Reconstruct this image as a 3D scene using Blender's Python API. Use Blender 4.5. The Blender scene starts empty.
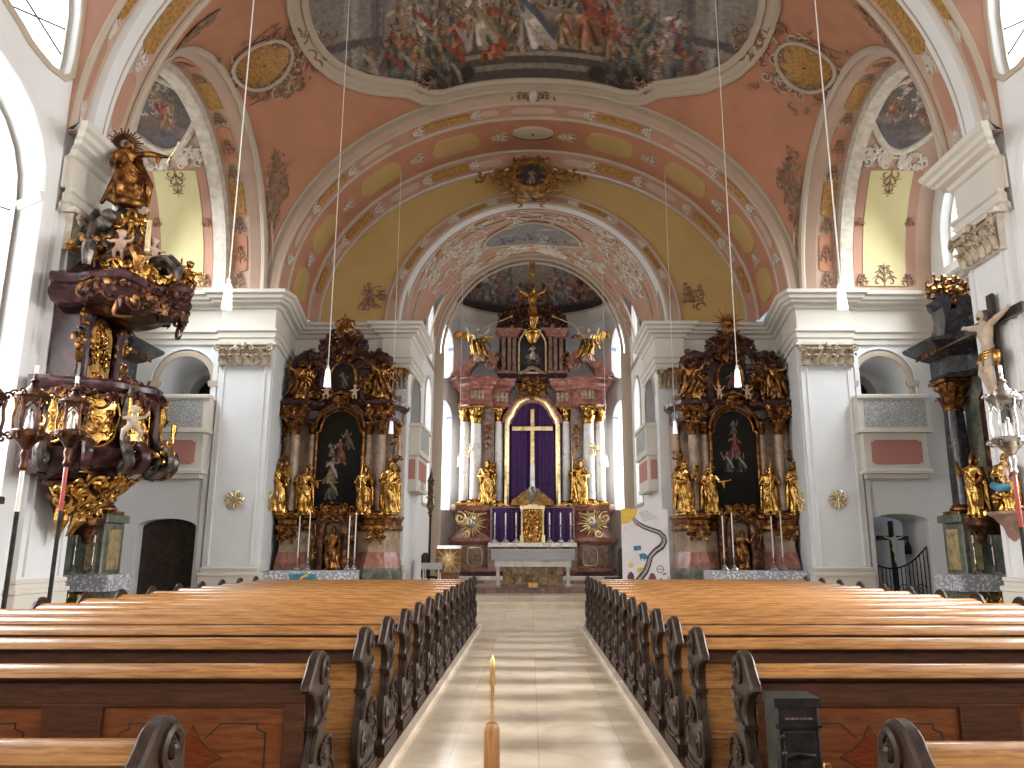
import bpy, bmesh, math, random
import numpy as np
from mathutils import Vector, Matrix, noise
from mathutils.geometry import tessellate_polygon
PI = math.pi
COL = bpy.context.scene.collection
R = math.radians
sin, cos, sqrt = math.sin, math.cos, math.sqrt

# ------------------------------------------------------------ camera survey
FPX, U0, V0, PITCH, CAMZ, CAMX = 765.0, 531.0, 384.0, R(12.2), 1.6, -0.06
def W(u, v, Y):
    """point of the place seen at (u, v), standing Y metres ahead"""
    cx = (u - U0) / FPX; cy = (V0 - v) / FPX
    y = cos(PITCH) - cy * sin(PITCH); z = sin(PITCH) + cy * cos(PITCH)
    return Vector((CAMX + cx / y * Y, Y, CAMZ + z / y * Y))

# ------------------------------------------------------------ materials
MATS = {}
def _mat(name):
    m = bpy.data.materials.new(name); m.use_nodes = True
    nt = m.node_tree
    return m, nt, nt.nodes, nt.links, nt.nodes['Principled BSDF']
def coords(ns, ln, scale=1.0, kind='Object'):
    tc = ns.new('ShaderNodeTexCoord'); mp = ns.new('ShaderNodeMapping')
    ln.new(tc.outputs[kind], mp.inputs[0])
    mp.inputs['Scale'].default_value = (scale,) * 3 if not isinstance(scale, tuple) else scale
    return mp.outputs[0]
def ramp(ns, ln, fac, stops):
    r = ns.new('ShaderNodeValToRGB'); ln.new(fac, r.inputs[0])
    e = r.color_ramp.elements
    while len(e) < len(stops): e.new(.5)
    for i, (p, c) in enumerate(stops):
        e[i].position = p; e[i].color = (*c, 1)
    return r.outputs[0]
def noisy(ns, ln, vec, scale, detail=4, rough=.55, dist=0):
    n = ns.new('ShaderNodeTexNoise'); ln.new(vec, n.inputs['Vector'])
    n.inputs['Scale'].default_value = scale; n.inputs['Detail'].default_value = detail
    n.inputs['Roughness'].default_value = rough; n.inputs['Distortion'].default_value = dist
    return n.outputs['Fac']
def bump(ns, ln, b, h, strength, dist=.02):
    bp = ns.new('ShaderNodeBump'); ln.new(h, bp.inputs['Height'])
    bp.inputs['Strength'].default_value = strength; bp.inputs['Distance'].default_value = dist
    ln.new(bp.outputs[0], b.inputs['Normal'])
def mat_noise(name, stops, scale=3, rough=.6, metal=0, detail=5, dist=0, bmp=0, bscale=None, bdist=.01, spec=None, coat=0, stretch=None):
    m, nt, ns, ln, b = _mat(name)
    v = coords(ns, ln, stretch if stretch else 1.0)
    f = noisy(ns, ln, v, scale, detail, .55, dist)
    ln.new(ramp(ns, ln, f, stops), b.inputs['Base Color'])
    b.inputs['Roughness'].default_value = rough; b.inputs['Metallic'].default_value = metal
    if spec is not None: b.inputs['Specular IOR Level'].default_value = spec
    if coat: b.inputs['Coat Weight'].default_value = coat; b.inputs['Coat Roughness'].default_value = .12
    if bmp:
        f2 = noisy(ns, ln, v, bscale or scale * 4, 4)
        bump(ns, ln, b, f2, bmp, bdist)
    MATS[name] = m
    return m
def hsv3(c, k): return tuple(min(1, max(0, x * k)) for x in c)
def plaster(name, c, var=.05, rough=.85, bmp=.06):
    return mat_noise(name, [(.3, hsv3(c, 1 - var)), (.7, hsv3(c, 1 + var * .6))], 1.3, rough, bmp=bmp, bscale=30, bdist=.004)
plaster('white_plaster', (.72, .725, .73))
plaster('warm_white', (.64, .60, .535))
plaster('cream_moulding', (.47, .39, .305))
plaster('salmon_plaster', (.47, .215, .125), .12)
plaster('pink_plaster', (.43, .235, .165), .10)
plaster('pale_pink', (.48, .34, .255), .08)
plaster('yellow_plaster', (.48, .325, .125), .08)
plaster('pale_yellow', (.60, .53, .28), .05)
plaster('panel_pink', (.46, .20, .165), .06)
mat_noise('ochre_lattice', [(.4, (.30, .15, .04)), (.6, (.46, .25, .07))], 14, .5, .35, bmp=.4, bscale=22, bdist=.02)
mat_noise('gold', [(.34, (.12, .042, .010)), (.48, (.42, .225, .055)), (.72, (.80, .49, .16))], 6, .25, 1.0, bmp=.5, bscale=26, bdist=.012)
mat_noise('pale_gold', [(.25, (.42, .29, .13)), (.5, (.86, .68, .36)), (.75, (1.0, .86, .56))], 6, .36, .85, bmp=.45, bscale=26, bdist=.01)
mat_noise('old_gold', [(.35, (.045, .014, .006)), (.50, (.22, .09, .025)), (.74, (.66, .36, .11))], 7, .3, .9, bmp=.6, bscale=20, bdist=.02)
mat_noise('brown_gilt', [(.38, (.025, .009, .007)), (.55, (.10, .035, .016)), (.74, (.45, .22, .06))], 5, .42, .6, bmp=.6, bscale=18, bdist=.02)
mat_noise('red_marble', [(.3, (.15, .045, .035)), (.5, (.30, .11, .08)), (.7, (.45, .25, .20))], 2.6, .3, dist=1.2, detail=8)
mat_noise('dark_red_marble', [(.3, (.014, .006, .008)), (.5, (.038, .014, .017)), (.72, (.11, .045, .045))], 3.2, .25, dist=1.4, detail=8, spec=.35)
mat_noise('grey_marble', [(.3, (.30, .27, .25)), (.45, (.60, .57, .53)), (.7, (.78, .75, .70))], 2.4, .25, dist=1.6, detail=8)
mat_noise('white_marble', [(.3, (.42, .40, .40)), (.42, (.72, .70, .67)), (.7, (.84, .82, .78))], 1.8, .25, dist=2.2, detail=9)
mat_noise('green_marble', [(.3, (.05, .06, .05)), (.5, (.13, .14, .11)), (.7, (.25, .24, .18))], 3, .35, dist=1.4, detail=8, spec=.35)
mat_noise('mixed_marble', [(.3, (.17, .16, .12)), (.5, (.36, .24, .16)), (.7, (.50, .33, .23))], 2.6, .25, dist=1.5, detail=8)
mat_noise('black_marble', [(.35, (.010, .009, .011)), (.6, (.03, .026, .03)), (.75, (.11, .09, .09))], 4, .25, dist=2, detail=8)
mat_noise('brown_marble', [(.3, (.10, .06, .045)), (.5, (.23, .14, .11)), (.7, (.38, .27, .22))], 3, .28, dist=1.4, detail=8)
mat_noise('silver', [(.3, (.14, .13, .12)), (.55, (.45, .43, .41)), (.75, (.75, .73, .70))], 8, .3, .9, bmp=.4, bscale=20, bdist=.01)
mat_noise('dark_silver', [(.35, (.03, .027, .027)), (.55, (.14, .12, .105)), (.75, (.42, .35, .24))], 7, .35, .7, bmp=.5, bscale=20, bdist=.015)
mat_noise('iron', [(.35, (.006, .006, .006)), (.7, (.04, .037, .035))], 9, .45, .6, bmp=.5, bscale=30, bdist=.004)
mat_noise('flesh_paint', [(.3, (.50, .33, .25)), (.7, (.68, .49, .38))], 5, .45)
mat_noise('pale_flesh', [(.3, (.34, .26, .19)), (.7, (.54, .43, .33))], 5, .45)
mat_noise('dark_hair', [(.3, (.02, .014, .01)), (.7, (.07, .045, .03))], 9, .6)
mat_noise('black_wood', [(.3, (.014, .010, .008)), (.7, (.06, .04, .03))], 6, .35)
mat_noise('wax', [(.3, (.72, .68, .60)), (.7, (.80, .77, .70))], 4, .4)
mat_noise('red_paint', [(.3, (.30, .03, .02)), (.7, (.42, .06, .04))], 6, .35)
mat_noise('white_paint', [(.3, (.66, .63, .58)), (.7, (.76, .74, .70))], 6, .4)
mat_noise('brass', [(.3, (.42, .24, .08)), (.7, (.80, .55, .22))], 8, .28, 1.0)
mat_noise('purple_cloth', [(.3, (.030, .006, .058)), (.7, (.058, .014, .105))], 5, .8, bmp=.2, bscale=60, bdist=.003)
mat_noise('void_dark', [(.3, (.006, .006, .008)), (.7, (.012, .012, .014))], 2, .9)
mat_noise('dark_glass', [(.3, (.01, .012, .014)), (.7, (.03, .04, .04))], 2, .15)
mat_noise('board_white', [(.3, (.70, .66, .68)), (.7, (.76, .72, .74))], 2, .6)
mat_noise('paint_yellow', [(.3, (.66, .42, .04)), (.7, (.80, .56, .10))], 12, .6)
mat_noise('paint_black', [(.3, (.03, .022, .025)), (.7, (.12, .09, .10))], 18, .6)
mat_noise('paint_blue', [(.3, (.03, .13, .20)), (.7, (.07, .25, .33))], 10, .6)
mat_noise('paint_maroon', [(.3, (.13, .04, .05)), (.7, (.22, .10, .11))], 10, .6)
mat_noise('stone_gilt', [(.3, (.16, .11, .07)), (.5, (.42, .34, .24)), (.75, (.62, .54, .40))], 8, .55, .15, bmp=.4, bscale=20, bdist=.015)
mat_noise('stucco_brown', [(.35, (.16, .085, .05)), (.6, (.30, .17, .10))], 8, .6)
mat_noise('stucco_white', [(.35, (.50, .42, .34)), (.65, (.66, .61, .53))], 6, .7)
mat_noise('altar_bronze', [(.3, (.10, .06, .03)), (.5, (.26, .17, .09)), (.72, (.50, .36, .20))], 4, .4, .4, dist=1.5)

def wood(name, c0, c1, c2, rough=.3, axis=0, coat=.25, scale=5, spec=.5):
    m, nt, ns, ln, b = _mat(name)
    s = [8, 8, 8]; s[axis] = .8
    v = coords(ns, ln, tuple(s))
    f = noisy(ns, ln, v, scale, 6, .6, .6)
    ln.new(ramp(ns, ln, f, [(.3, c0), (.5, c1), (.72, c2)]), b.inputs['Base Color'])
    b.inputs['Roughness'].default_value = rough; b.inputs['Specular IOR Level'].default_value = spec
    b.inputs['Coat Weight'].default_value = coat; b.inputs['Coat Roughness'].default_value = .18
    bump(ns, ln, b, f, .12, .003)
    MATS[name] = m
wood('honey_wood', (.16, .065, .021), (.30, .138, .045), (.42, .22, .08), .24)
wood('pew_wood', (.035, .012, .006), (.07, .024, .010), (.11, .04, .016), .45, coat=.0, spec=.35)
wood('dark_oak', (.012, .007, .005), (.026, .014, .009), (.055, .03, .019), .42, 2, 0, spec=.25)
wood('panel_wood', (.10, .028, .009), (.165, .05, .015), (.235, .08, .025), .35)
wood('burl_wood', (.07, .014, .005), (.16, .032, .009), (.24, .055, .015), .3, scale=14)
wood('lectern_wood', (.14, .055, .015), (.26, .11, .03), (.40, .20, .06), .3, 2)

# vertex painted fresco / oil painting
def mat_paint(name, rough):
    m, nt, ns, ln, b = _mat(name)
    a = ns.new('ShaderNodeAttribute'); a.attribute_name = 'Paint'
    v = coords(ns, ln, 1.0); f = noisy(ns, ln, v, 7, 6, .65)
    mx = ns.new('ShaderNodeMix'); mx.data_type = 'RGBA'; mx.blend_type = 'MULTIPLY'
    mx.inputs[0].default_value = .6
    ln.new(a.outputs['Color'], mx.inputs[6]); ln.new(ramp(ns, ln, f, [(.3, (.30, .27, .25)), (.6, (1, 1, 1))]), mx.inputs[7])
    ln.new(mx.outputs[2], b.inputs['Base Color']); b.inputs['Roughness'].default_value = rough
    MATS[name] = m
mat_paint('fresco', .85); mat_paint('oil_paint', .65)
MATS['oil_paint'].node_tree.nodes['Principled BSDF'].inputs['Specular IOR Level'].default_value = .15

# marble floor: rows of square slabs with clouded veins
def mat_floor():
    m, nt, ns, ln, b = _mat('marble_floor')
    v = coords(ns, ln, 1.0)
    br = ns.new('ShaderNodeTexBrick'); ln.new(v, br.inputs[0])
    br.offset = .0; br.inputs['Scale'].default_value = 1.0
    br.inputs['Brick Width'].default_value = .70; br.inputs['Row Height'].default_value = .87
    br.inputs['Mortar Size'].default_value = .002
    br.inputs['Color1'].default_value = (.70, .60, .47, 1); br.inputs['Color2'].default_value = (.58, .48, .36, 1)
    br.inputs['Mortar'].default_value = (.36, .30, .24, 1)
    f = noisy(ns, ln, v, 1.6, 8, .6, 1.5)
    mx = ns.new('ShaderNodeMix'); mx.data_type = 'RGBA'; mx.blend_type = 'MULTIPLY'; mx.inputs[0].default_value = .7
    ln.new(br.outputs[0], mx.inputs[6]); ln.new(ramp(ns, ln, f, [(.3, (.74, .70, .66)), (.6, (1, 1, 1))]), mx.inputs[7])
    ln.new(mx.outputs[2], b.inputs['Base Color']); b.inputs['Roughness'].default_value = .2
    MATS['marble_floor'] = m
mat_floor()
def mat_lace(name, c_cloth, c_gap, scale):
    m, nt, ns, ln, b = _mat(name)
    v = coords(ns, ln, 1.0)
    vo = ns.new('ShaderNodeTexVoronoi'); ln.new(v, vo.inputs['Vector']); vo.inputs['Scale'].default_value = scale
    f = noisy(ns, ln, v, scale * .45, 5, .6, 2)
    mt = ns.new('ShaderNodeMath'); mt.operation = 'MULTIPLY'; ln.new(vo.outputs['Distance'], mt.inputs[0]); ln.new(f, mt.inputs[1])
    ln.new(ramp(ns, ln, mt.outputs[0], [(.12, c_cloth), (.26, c_gap)]), b.inputs['Base Color'])
    b.inputs['Roughness'].default_value = .8
    MATS[name] = m
mat_lace('lace', (.74, .74, .75), (.30, .31, .36), 16)
mat_lace('linen', (.62, .63, .66), (.44, .45, .50), 50)
mat_lace('grille', (.52, .52, .50), (.30, .30, .29), 22)
def mat_emit(name, c, s):
    m, nt, ns, ln, b = _mat(name)
    v = coords(ns, ln, 1.0); f = noisy(ns, ln, v, 5, 2)
    cc = ramp(ns, ln, f, [(.2, hsv3(c, .93)), (.8, c)])
    ln.new(cc, b.inputs['Emission Color']); ln.new(cc, b.inputs['Base Color'])
    b.inputs['Emission Strength'].default_value = s; b.inputs['Roughness'].default_value = .3
    MATS[name] = m
mat_emit('window_glass', (.94, .98, 1.0), 2.0)
mat_noise('ochre_gilt', [(.35, (.12, .055, .018)), (.5, (.30, .15, .04)), (.72, (.46, .26, .08))], 7, .45, .4, bmp=.5, bscale=20, bdist=.02)
mat_emit('lamp_glass', (.96, .97, 1.0), .55)

# ------------------------------------------------------------ mesh builder
class MB:
    def __init__(s, mats='white_plaster'):
        s.v, s.f, s.m, s.mats, s.cur = [], [], [], [], 0
        s.use(mats); s.M = None
    def use(s, name):
        if name not in s.mats: s.mats.append(name)
        s.cur = s.mats.index(name); return s
    def add(s, vs, fs):
        o = len(s.v)
        if s.M is not None: vs = [s.M @ Vector(p) for p in vs]
        s.v += [tuple(p) for p in vs]
        s.f += [tuple(i + o for i in f) for f in fs]
        s.m += [s.cur] * len(fs); return s
    def box(s, x0, x1, y0, y1, z0, z1):
        if x0 > x1: x0, x1 = x1, x0
        if y0 > y1: y0, y1 = y1, y0
        if z0 > z1: z0, z1 = z1, z0
        v = [(x, y, z) for z in (z0, z1) for y in (y0, y1) for x in (x0, x1)]
        return s.add(v, [(0, 2, 3, 1), (4, 5, 7, 6), (0, 1, 5, 4), (2, 6, 7, 3), (0, 4, 6, 2), (1, 3, 7, 5)])
    def chamfer(s, x0, x1, y0, y1, z0, z1, b=.02):
        """box with its four upright and its upper edges chamfered"""
        if x0 > x1: x0, x1 = x1, x0
        if y0 > y1: y0, y1 = y1, y0
        def ring(i, z): return [(x0 + i, y0 + b, z), (x0 + b, y0 + i, z), (x1 - b, y0 + i, z), (x1 - i, y0 + b, z), (x1 - i, y1 - b, z), (x1 - b, y1 - i, z), (x0 + b, y1 - i, z), (x0 + i, y1 - b, z)]
        return s.loft([ring(0, z0), ring(0, z1 - b), ring(b * .8, z1)], cap=True)
    def loft(s, rings, cap=False, closed=True, loop=False):
        n = len(rings[0]); vs = [p for r in rings for p in r]; fs = []
        k = n if closed else n - 1
        for i in range(len(rings) - (0 if loop else 1)):
            i2 = (i + 1) % len(rings)
            for j in range(k):
                j2 = (j + 1) % n
                fs.append((i * n + j, i * n + j2, i2 * n + j2, i2 * n + j))
        if cap:
            fs.append(tuple(reversed(range(n)))); fs.append(tuple((len(rings) - 1) * n + j for j in range(n)))
        return s.add(vs, fs)
    def lathe(s, prof, c=(0, 0, 0), n=20, a0=0, a1=2 * PI, sx=1, sy=1, fl=0, flk=0):
        full = abs(a1 - a0 - 2 * PI) < 1e-6
        m = n if full else n + 1
        rings = []
        for r, z in prof:
            row = []
            for j in range(m):
                a = a0 + (a1 - a0) * j / n
                rr = r * (1 + fl * cos(flk * a)) if fl else r
                row.append((c[0] + rr * sx * cos(a), c[1] + rr * sy * sin(a), c[2] + z))
            rings.append(row)
        return s.loft(rings, cap=full, closed=full)
    def tube(s, pts, r, n=6, cap=True):
        pts = [Vector(p) for p in pts]; m = len(pts)
        rr = r if isinstance(r, (list, tuple)) else [r] * m
        up = Vector((0.13, 0.21, 1)); prev = None; rings = []
        for i, p in enumerate(pts):
            t = (pts[min(i + 1, m - 1)] - pts[max(i - 1, 0)])
            if t.length < 1e-9: t = Vector((0, 0, 1))
            t.normalize()
            if prev is None:
                a = t.cross(up)
                if a.length < .1: a = t.cross(Vector((1, 0, 0)))
            else: a = prev - t * prev.dot(t)
            if a.length < 1e-6: a = t.cross(Vector((1, .3, 0)))
            a.normalize(); prev = a; b = t.cross(a)
            rings.append([p + a * rr[i] * cos(2 * PI * k / n) + b * rr[i] * sin(2 * PI * k / n) for k in range(n)])
        return s.loft(rings, cap=cap)
    def ell(s, c, r, rot=None, n=10, k=7):
        if not isinstance(r, (tuple, list, Vector)): r = (r, r, r)
        rot = rot or Matrix.Identity(3)
        vs = [Vector((0, 0, -1))]; fs = []
        for i in range(1, k):
            a = -PI / 2 + PI * i / k
            for j in range(n): vs.append(Vector((cos(a) * cos(2 * PI * j / n), cos(a) * sin(2 * PI * j / n), sin(a))))
        vs.append(Vector((0, 0, 1))); L = len(vs) - 1
        for j in range(n):
            fs.append((0, 1 + (j + 1) % n, 1 + j)); o = 1 + (k - 2) * n
            fs.append((L, o + j, o + (j + 1) % n))
        for i in range(k - 2):
            for j in range(n):
                a = 1 + i * n; fs.append((a + j, a + (j + 1) % n, a + n + (j + 1) % n, a + n + j))
        C = Vector(c)
        return s.add([C + rot @ Vector((p.x * r[0], p.y * r[1], p.z * r[2])) for p in vs], fs)
    def prism(s, poly, d0, d1, f):
        """extrude the 2-D outline poly between depths d0 and d1; f(a, b, d) -> point"""
        n = len(poly)
        vs = [f(a, b, d0) for a, b in poly] + [f(a, b, d1) for a, b in poly]
        fs = [(i, (i + 1) % n, n + (i + 1) % n, n + i) for i in range(n)]
        tri = tessellate_polygon([[Vector((a, b, 0)) for a, b in poly]])
        fs += [tuple(t) for t in tri] + [tuple(n + i for i in reversed(t)) for t in tri]
        return s.add(vs, fs)
    def grid(s, f, nu, nv, skip=None):
        vs = [f(i / nu, j / nv) for i in range(nu + 1) for j in range(nv + 1)]; fs = []
        for i in range(nu):
            for j in range(nv):
                if skip and skip((i + .5) / nu, (j + .5) / nv): continue
                a = i * (nv + 1) + j; fs.append((a, a + nv + 1, a + nv + 2, a + 1))
        return s.add(vs, fs)
    def sweep(s, path, prof, closed=False, side=1):
        """run the profile [(out, z)] along the plan path, mitred; out points to the left of travel for side=1"""
        P = [Vector((p[0], p[1])) for p in path]; n = len(P); rings = []
        for i in range(n):
            if closed: a, b = P[i] - P[i - 1], P[(i + 1) % n] - P[i]
            else: a = P[i] - P[i - 1] if i else P[1] - P[0]; b = P[i + 1] - P[i] if i < n - 1 else P[-1] - P[-2]
            a.normalize(); b.normalize()
            na = Vector((-a.y, a.x)) * side; nb = Vector((-b.y, b.x)) * side
            m = na + nb; m.normalize(); k = 1 / max(.35, m.dot(na))
            rings.append([(P[i].x + m.x * o * k, P[i].y + m.y * o * k, z) for o, z in prof])
        return s.loft(rings, closed=False, loop=closed)
    def build(s, name, parent=None, sharp=32, remesh=0, smooth=True, bevel=0, world=True):
        me = bpy.data.meshes.new(name)
        off = Vector((0, 0, 0))
        if parent is not None and world:
            q = parent
            while q is not None: off += q.location; q = q.parent
        vs = [tuple(Vector(p) - off) for p in s.v] if off.length else s.v
        me.from_pydata(vs, [], s.f)
        for nme in s.mats: me.materials.append(MATS[nme])
        me.polygons.foreach_set('material_index', s.m)
        me.update()
        bm = bmesh.new(); bm.from_mesh(me)
        bmesh.ops.recalc_face_normals(bm, faces=bm.faces); bm.to_mesh(me); bm.free()
        if smooth:
            me.polygons.foreach_set('use_smooth', [True] * len(me.polygons))
            if not remesh: me.set_sharp_from_angle(angle=R(sharp))
        o = bpy.data.objects.new(name, me); COL.objects.link(o)
        if parent is not None: o.parent = parent
        if bevel:
            b = o.modifiers.new('bevel', 'BEVEL'); b.width = bevel; b.segments = 2; b.limit_method = 'ANGLE'; b.angle_limit = R(40)
        if remesh:
            md = o.modifiers.new('remesh', 'REMESH'); md.mode = 'VOXEL'; md.voxel_size = remesh; md.use_smooth_shade = True
        return o

def thing(name, label, cat, loc=(0, 0, 0), group=None, rz=0):
    o = bpy.data.objects.new(name, None); COL.objects.link(o)
    o.location = loc; o.rotation_euler = (0, 0, rz); o.empty_display_size = .1
    o['label'] = label; o['category'] = cat
    if group: o['group'] = group
    return o
def tag(o, label, cat, group=None, kind=None):
    o['label'] = label; o['category'] = cat
    if group: o['group'] = group
    if kind: o['kind'] = kind
    return o
def struct(o): o['kind'] = 'structure'; return o
def kids(o): return list(o.children)
def dup(root, loc=None, rz=None, label=None, group=None):
    def rec(o, par):
        c = o.copy(); COL.objects.link(c); c.parent = par
        for ch in kids(o): rec(ch, c)
        return c
    r = rec(root, None)
    if loc is not None: r.location = loc
    if rz is not None: r.rotation_euler[2] = rz
    if label: r['label'] = label
    if group: r['group'] = group
    return r
def rebase(o, loc):
    """move a one-mesh thing's origin to loc (keeps the shape in place)"""
    d = Vector(loc)
    o.data.transform(Matrix.Translation(-d)); o.location = d; return o

# ------------------------------------------------------------ 2-D ornament
def spiral(cx, cy, r, turns, a0, hand=1, n=14, inner=.12):
    out = []
    for i in range(n + 1):
        t = i / n; rr = r * (1 - t * (1 - inner)); a = a0 + hand * turns * 2 * PI * t
        out.append((cx + rr * cos(a), cy + rr * sin(a)))
    return out
def s_curve(p, q, bend, n=10):
    (x0, y0), (x1, y1) = p, q; dx, dy = x1 - x0, y1 - y0
    return [(x0 + dx * t - dy * bend * sin(2 * PI * t), y0 + dy * t + dx * bend * sin(2 * PI * t)) for t in (i / n for i in range(n + 1))]
def c_curve(p, q, bend, n=8):
    (x0, y0), (x1, y1) = p, q; dx, dy = x1 - x0, y1 - y0
    return [(x0 + dx * t - dy * bend * sin(PI * t), y0 + dy * t + dx * bend * sin(PI * t)) for t in (i / n for i in range(n + 1))]
def strokes(mb, lines, f, r, n=5, h=0.0):
    """lay tapering rods along 2-D lines on the surface f(a, b, height)"""
    for L in lines:
        m = len(L)
        rad = [r * (.35 + .65 * sin(PI * min(1, .12 + .88 * i / (m - 1)))) for i in range(m)]
        mb.tube([f(a, b, h) for a, b in L], rad, n)
def rocaille(seed, w, h, n, sym=True, size=.28):
    """C- and S-scrolls scattered through an oval w x h about the origin, mirrored left to right"""
    rnd = random.Random(seed); out = []
    for _ in range(n):
        a = rnd.uniform(0, 2 * PI); q = sqrt(rnd.random())
        x, y = w / 2 * q * cos(a), h / 2 * q * sin(a)
        if sym: x = abs(x)
        r = min(w, h) * size * rnd.uniform(.35, 1)
        k = rnd.random()
        if k < .45: L = spiral(x, y, r, rnd.uniform(.8, 1.4), rnd.uniform(0, 6.3), rnd.choice((-1, 1)))
        elif k < .8: L = s_curve((x, y), (x + r * rnd.uniform(-1.5, 1.5), y + r * rnd.uniform(-1.5, 1.5)), rnd.uniform(.15, .4))
        else: L = c_curve((x, y), (x + r * rnd.uniform(-1.2, 1.2), y + r * rnd.uniform(-1.5, 1.5)), rnd.uniform(.3, .7))
        out.append(L)
        if sym: out.append([(-p[0], p[1]) for p in L])
    return out
def sprig(w, h):
    """a small mirrored stucco spray: stem, pairs of curls and tip"""
    o = [[(0, -h / 2), (0, 0), (0, h / 2)]]
    for k, (y, s) in enumerate(((-.32, 1), (-.05, .75), (.22, .5))):
        for sg in (-1, 1):
            o.append([(sg * p[0], p[1]) for p in spiral(w * .24 * s, y * h, w * .2 * s, .9, PI, -1)])
            o.append([(sg * a, b) for a, b in c_curve((0, y * h), (w * .5 * s, y * h + h * .14), .3)])
    return o
def leaves(mb, pts, f, L, wd, th=.012):
    """small pointed leaves: (a, b, angle) on f(a, b, height)"""
    for a, b, ang in pts:
        ca, sa = cos(ang), sin(ang); rows = []
        for t, ww, hh in ((0, .15, 0), (.3, 1, 1.6), (.65, .8, 2.2), (1, .06, .8)):
            x, y = a + ca * L * t, b + sa * L * t
            rows.append([f(x - sa * wd * ww * k, y + ca * wd * ww * k, th * (hh * (1 - .5 * abs(k)) + .4)) for k in (-1, 0, 1)])
        mb.loft(rows, closed=False)

# ------------------------------------------------------------ painter (for frescoes and altar pictures)
class Canvas:
    def __init__(s, w, h, c):
        s.w, s.h = w, h; s.a = np.ones((h, w, 3)) * np.array(c)
        s.Y, s.X = np.mgrid[0:h, 0:w].astype(float)
        s.X = (s.X + .5) / w; s.Y = (s.Y + .5) / h; s.asp = w / h
    def blend(s, m, c): s.a += (np.array(c) - s.a) * np.clip(m, 0, 1)[..., None]
    def ell(s, x, y, rx, ry, c, ang=0, soft=.25, k=1):
        dx = (s.X - x) * s.asp; dy = s.Y - y; ca, sa = cos(ang), sin(ang)
        u = (dx * ca + dy * sa) / rx; v = (-dx * sa + dy * ca) / ry
        s.blend(np.clip((1 - np.sqrt(u * u + v * v)) / soft, 0, 1) * k, c)
    def quad(s, pts, c, soft=.004, k=1):
        m = np.ones_like(s.X); n = len(pts)
        ar = sum(pts[i][0] * pts[(i + 1) % n][1] - pts[(i + 1) % n][0] * pts[i][1] for i in range(n))
        sg = 1 if ar > 0 else -1
        for i in range(n):
            (x0, y0), (x1, y1) = pts[i], pts[(i + 1) % n]; L = math.hypot(x1 - x0, y1 - y0) + 1e-9
            d = ((x1 - x0) * (s.Y - y0) - (y1 - y0) * (s.X - x0)) / L * sg
            m = np.minimum(m, np.clip(d / soft, 0, 1))
        s.blend(m * k, c)
    def line(s, p, q, r0, r1, c, k=1, soft=.3):
        """tapering brush stroke from p to q (heights as unit)"""
        x0, x1 = min(p[0], q[0]) - max(r0, r1) / s.asp, max(p[0], q[0]) + max(r0, r1) / s.asp
        y0, y1 = min(p[1], q[1]) - max(r0, r1), max(p[1], q[1]) + max(r0, r1)
        i0, i1, j0, j1 = max(0, int(y0 * s.h)), min(s.h, int(y1 * s.h) + 2), max(0, int(x0 * s.w)), min(s.w, int(x1 * s.w) + 2)
        if i1 <= i0 or j1 <= j0: return
        X, Y = s.X[i0:i1, j0:j1], s.Y[i0:i1, j0:j1]
        dx, dy = (q[0] - p[0]) * s.asp, q[1] - p[1]; L2 = dx * dx + dy * dy + 1e-12
        t = np.clip((((X - p[0]) * s.asp) * dx + (Y - p[1]) * dy) / L2, 0, 1)
        d = np.hypot((X - p[0]) * s.asp - t * dx, Y - p[1] - t * dy); r = r0 + (r1 - r0) * t
        m = np.clip((r - d) / (r * soft + 1e-9), 0, 1) * k
        A = s.a[i0:i1, j0:j1]; A += (np.array(c) - A) * m[..., None]
    def figure(s, x, y, h, robe, rnd, skin=(.40, .24, .15)):
        """a draped painted figure about h tall centred on (x, y): skirt of folds, torso, bent arms, head"""
        u = rnd.uniform; a = s.asp; ln = u(-.22, .22); dk = tuple(q * .28 for q in robe); lt = tuple(min(1, q * 1.75 + .05) for q in robe)
        P = lambda dx, dy: (x + (dx + ln * dy) * h / a, y + dy * h)
        hip, sh = P(0, -.02), P(0, .27); kn = u(-.2, .2)
        for k in range(6):
            f = -.20 + .08 * k + kn * .4
            s.line(hip, P(f, -.45 + u(-.04, .06)), .07 * h, .055 * h, (robe, dk, lt, robe, dk, robe)[k], .95, .35)
        s.line(hip, P(kn, -.22), .075 * h, .055 * h, lt, .8); s.line(P(kn, -.22), P(kn * 1.4, -.46), .05 * h, .03 * h, robe, .9)
        s.line(P(kn * 1.4, -.44), P(kn * 1.7 + .03, -.5), .022 * h, .015 * h, skin)
        s.line(hip, sh, .10 * h, .085 * h, robe); s.line(P(-.04, .02), P(-.05, .26), .035 * h, .03 * h, dk, .8); s.line(P(.04, .05), P(.05, .27), .022 * h, .02 * h, lt, .8)
        c2 = rnd.choice([(.34, .08, .05), (.12, .13, .18), (.36, .27, .15), (.15, .17, .12), (.42, .38, .33)])
        s.line(P(-.10, .28), P(.14, -.06), .035 * h, .055 * h, c2, .9); s.line(P(.14, -.06), P(.20 + u(0, .1), -.32), .055 * h, .03 * h, c2, .9)
        for sg in (-1, 1):
            e = P(sg * u(.13, .22), u(.05, .26)); w = P(sg * u(.08, .34), u(.02, .44))
            s.line(P(sg * .09, .27), e, .042 * h, .034 * h, robe if sg > 0 else lt); s.line(e, w, .026 * h, .018 * h, skin)
        hx, hy = P(u(-.03, .03), .40)
        s.line(P(0, .28), (hx, hy), .03 * h, .03 * h, tuple(q * .6 for q in skin))
        s.line((hx, hy + .012 * h), (hx, hy + .02 * h), .062 * h, .06 * h, rnd.choice([(.05, .03, .02), (.12, .08, .05), (.22, .17, .12)]))
        s.line((hx + .012 * h / a, hy - .015 * h), (hx + .010 * h / a, hy + .012 * h), .042 * h, .045 * h, skin, 1, .4)
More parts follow.
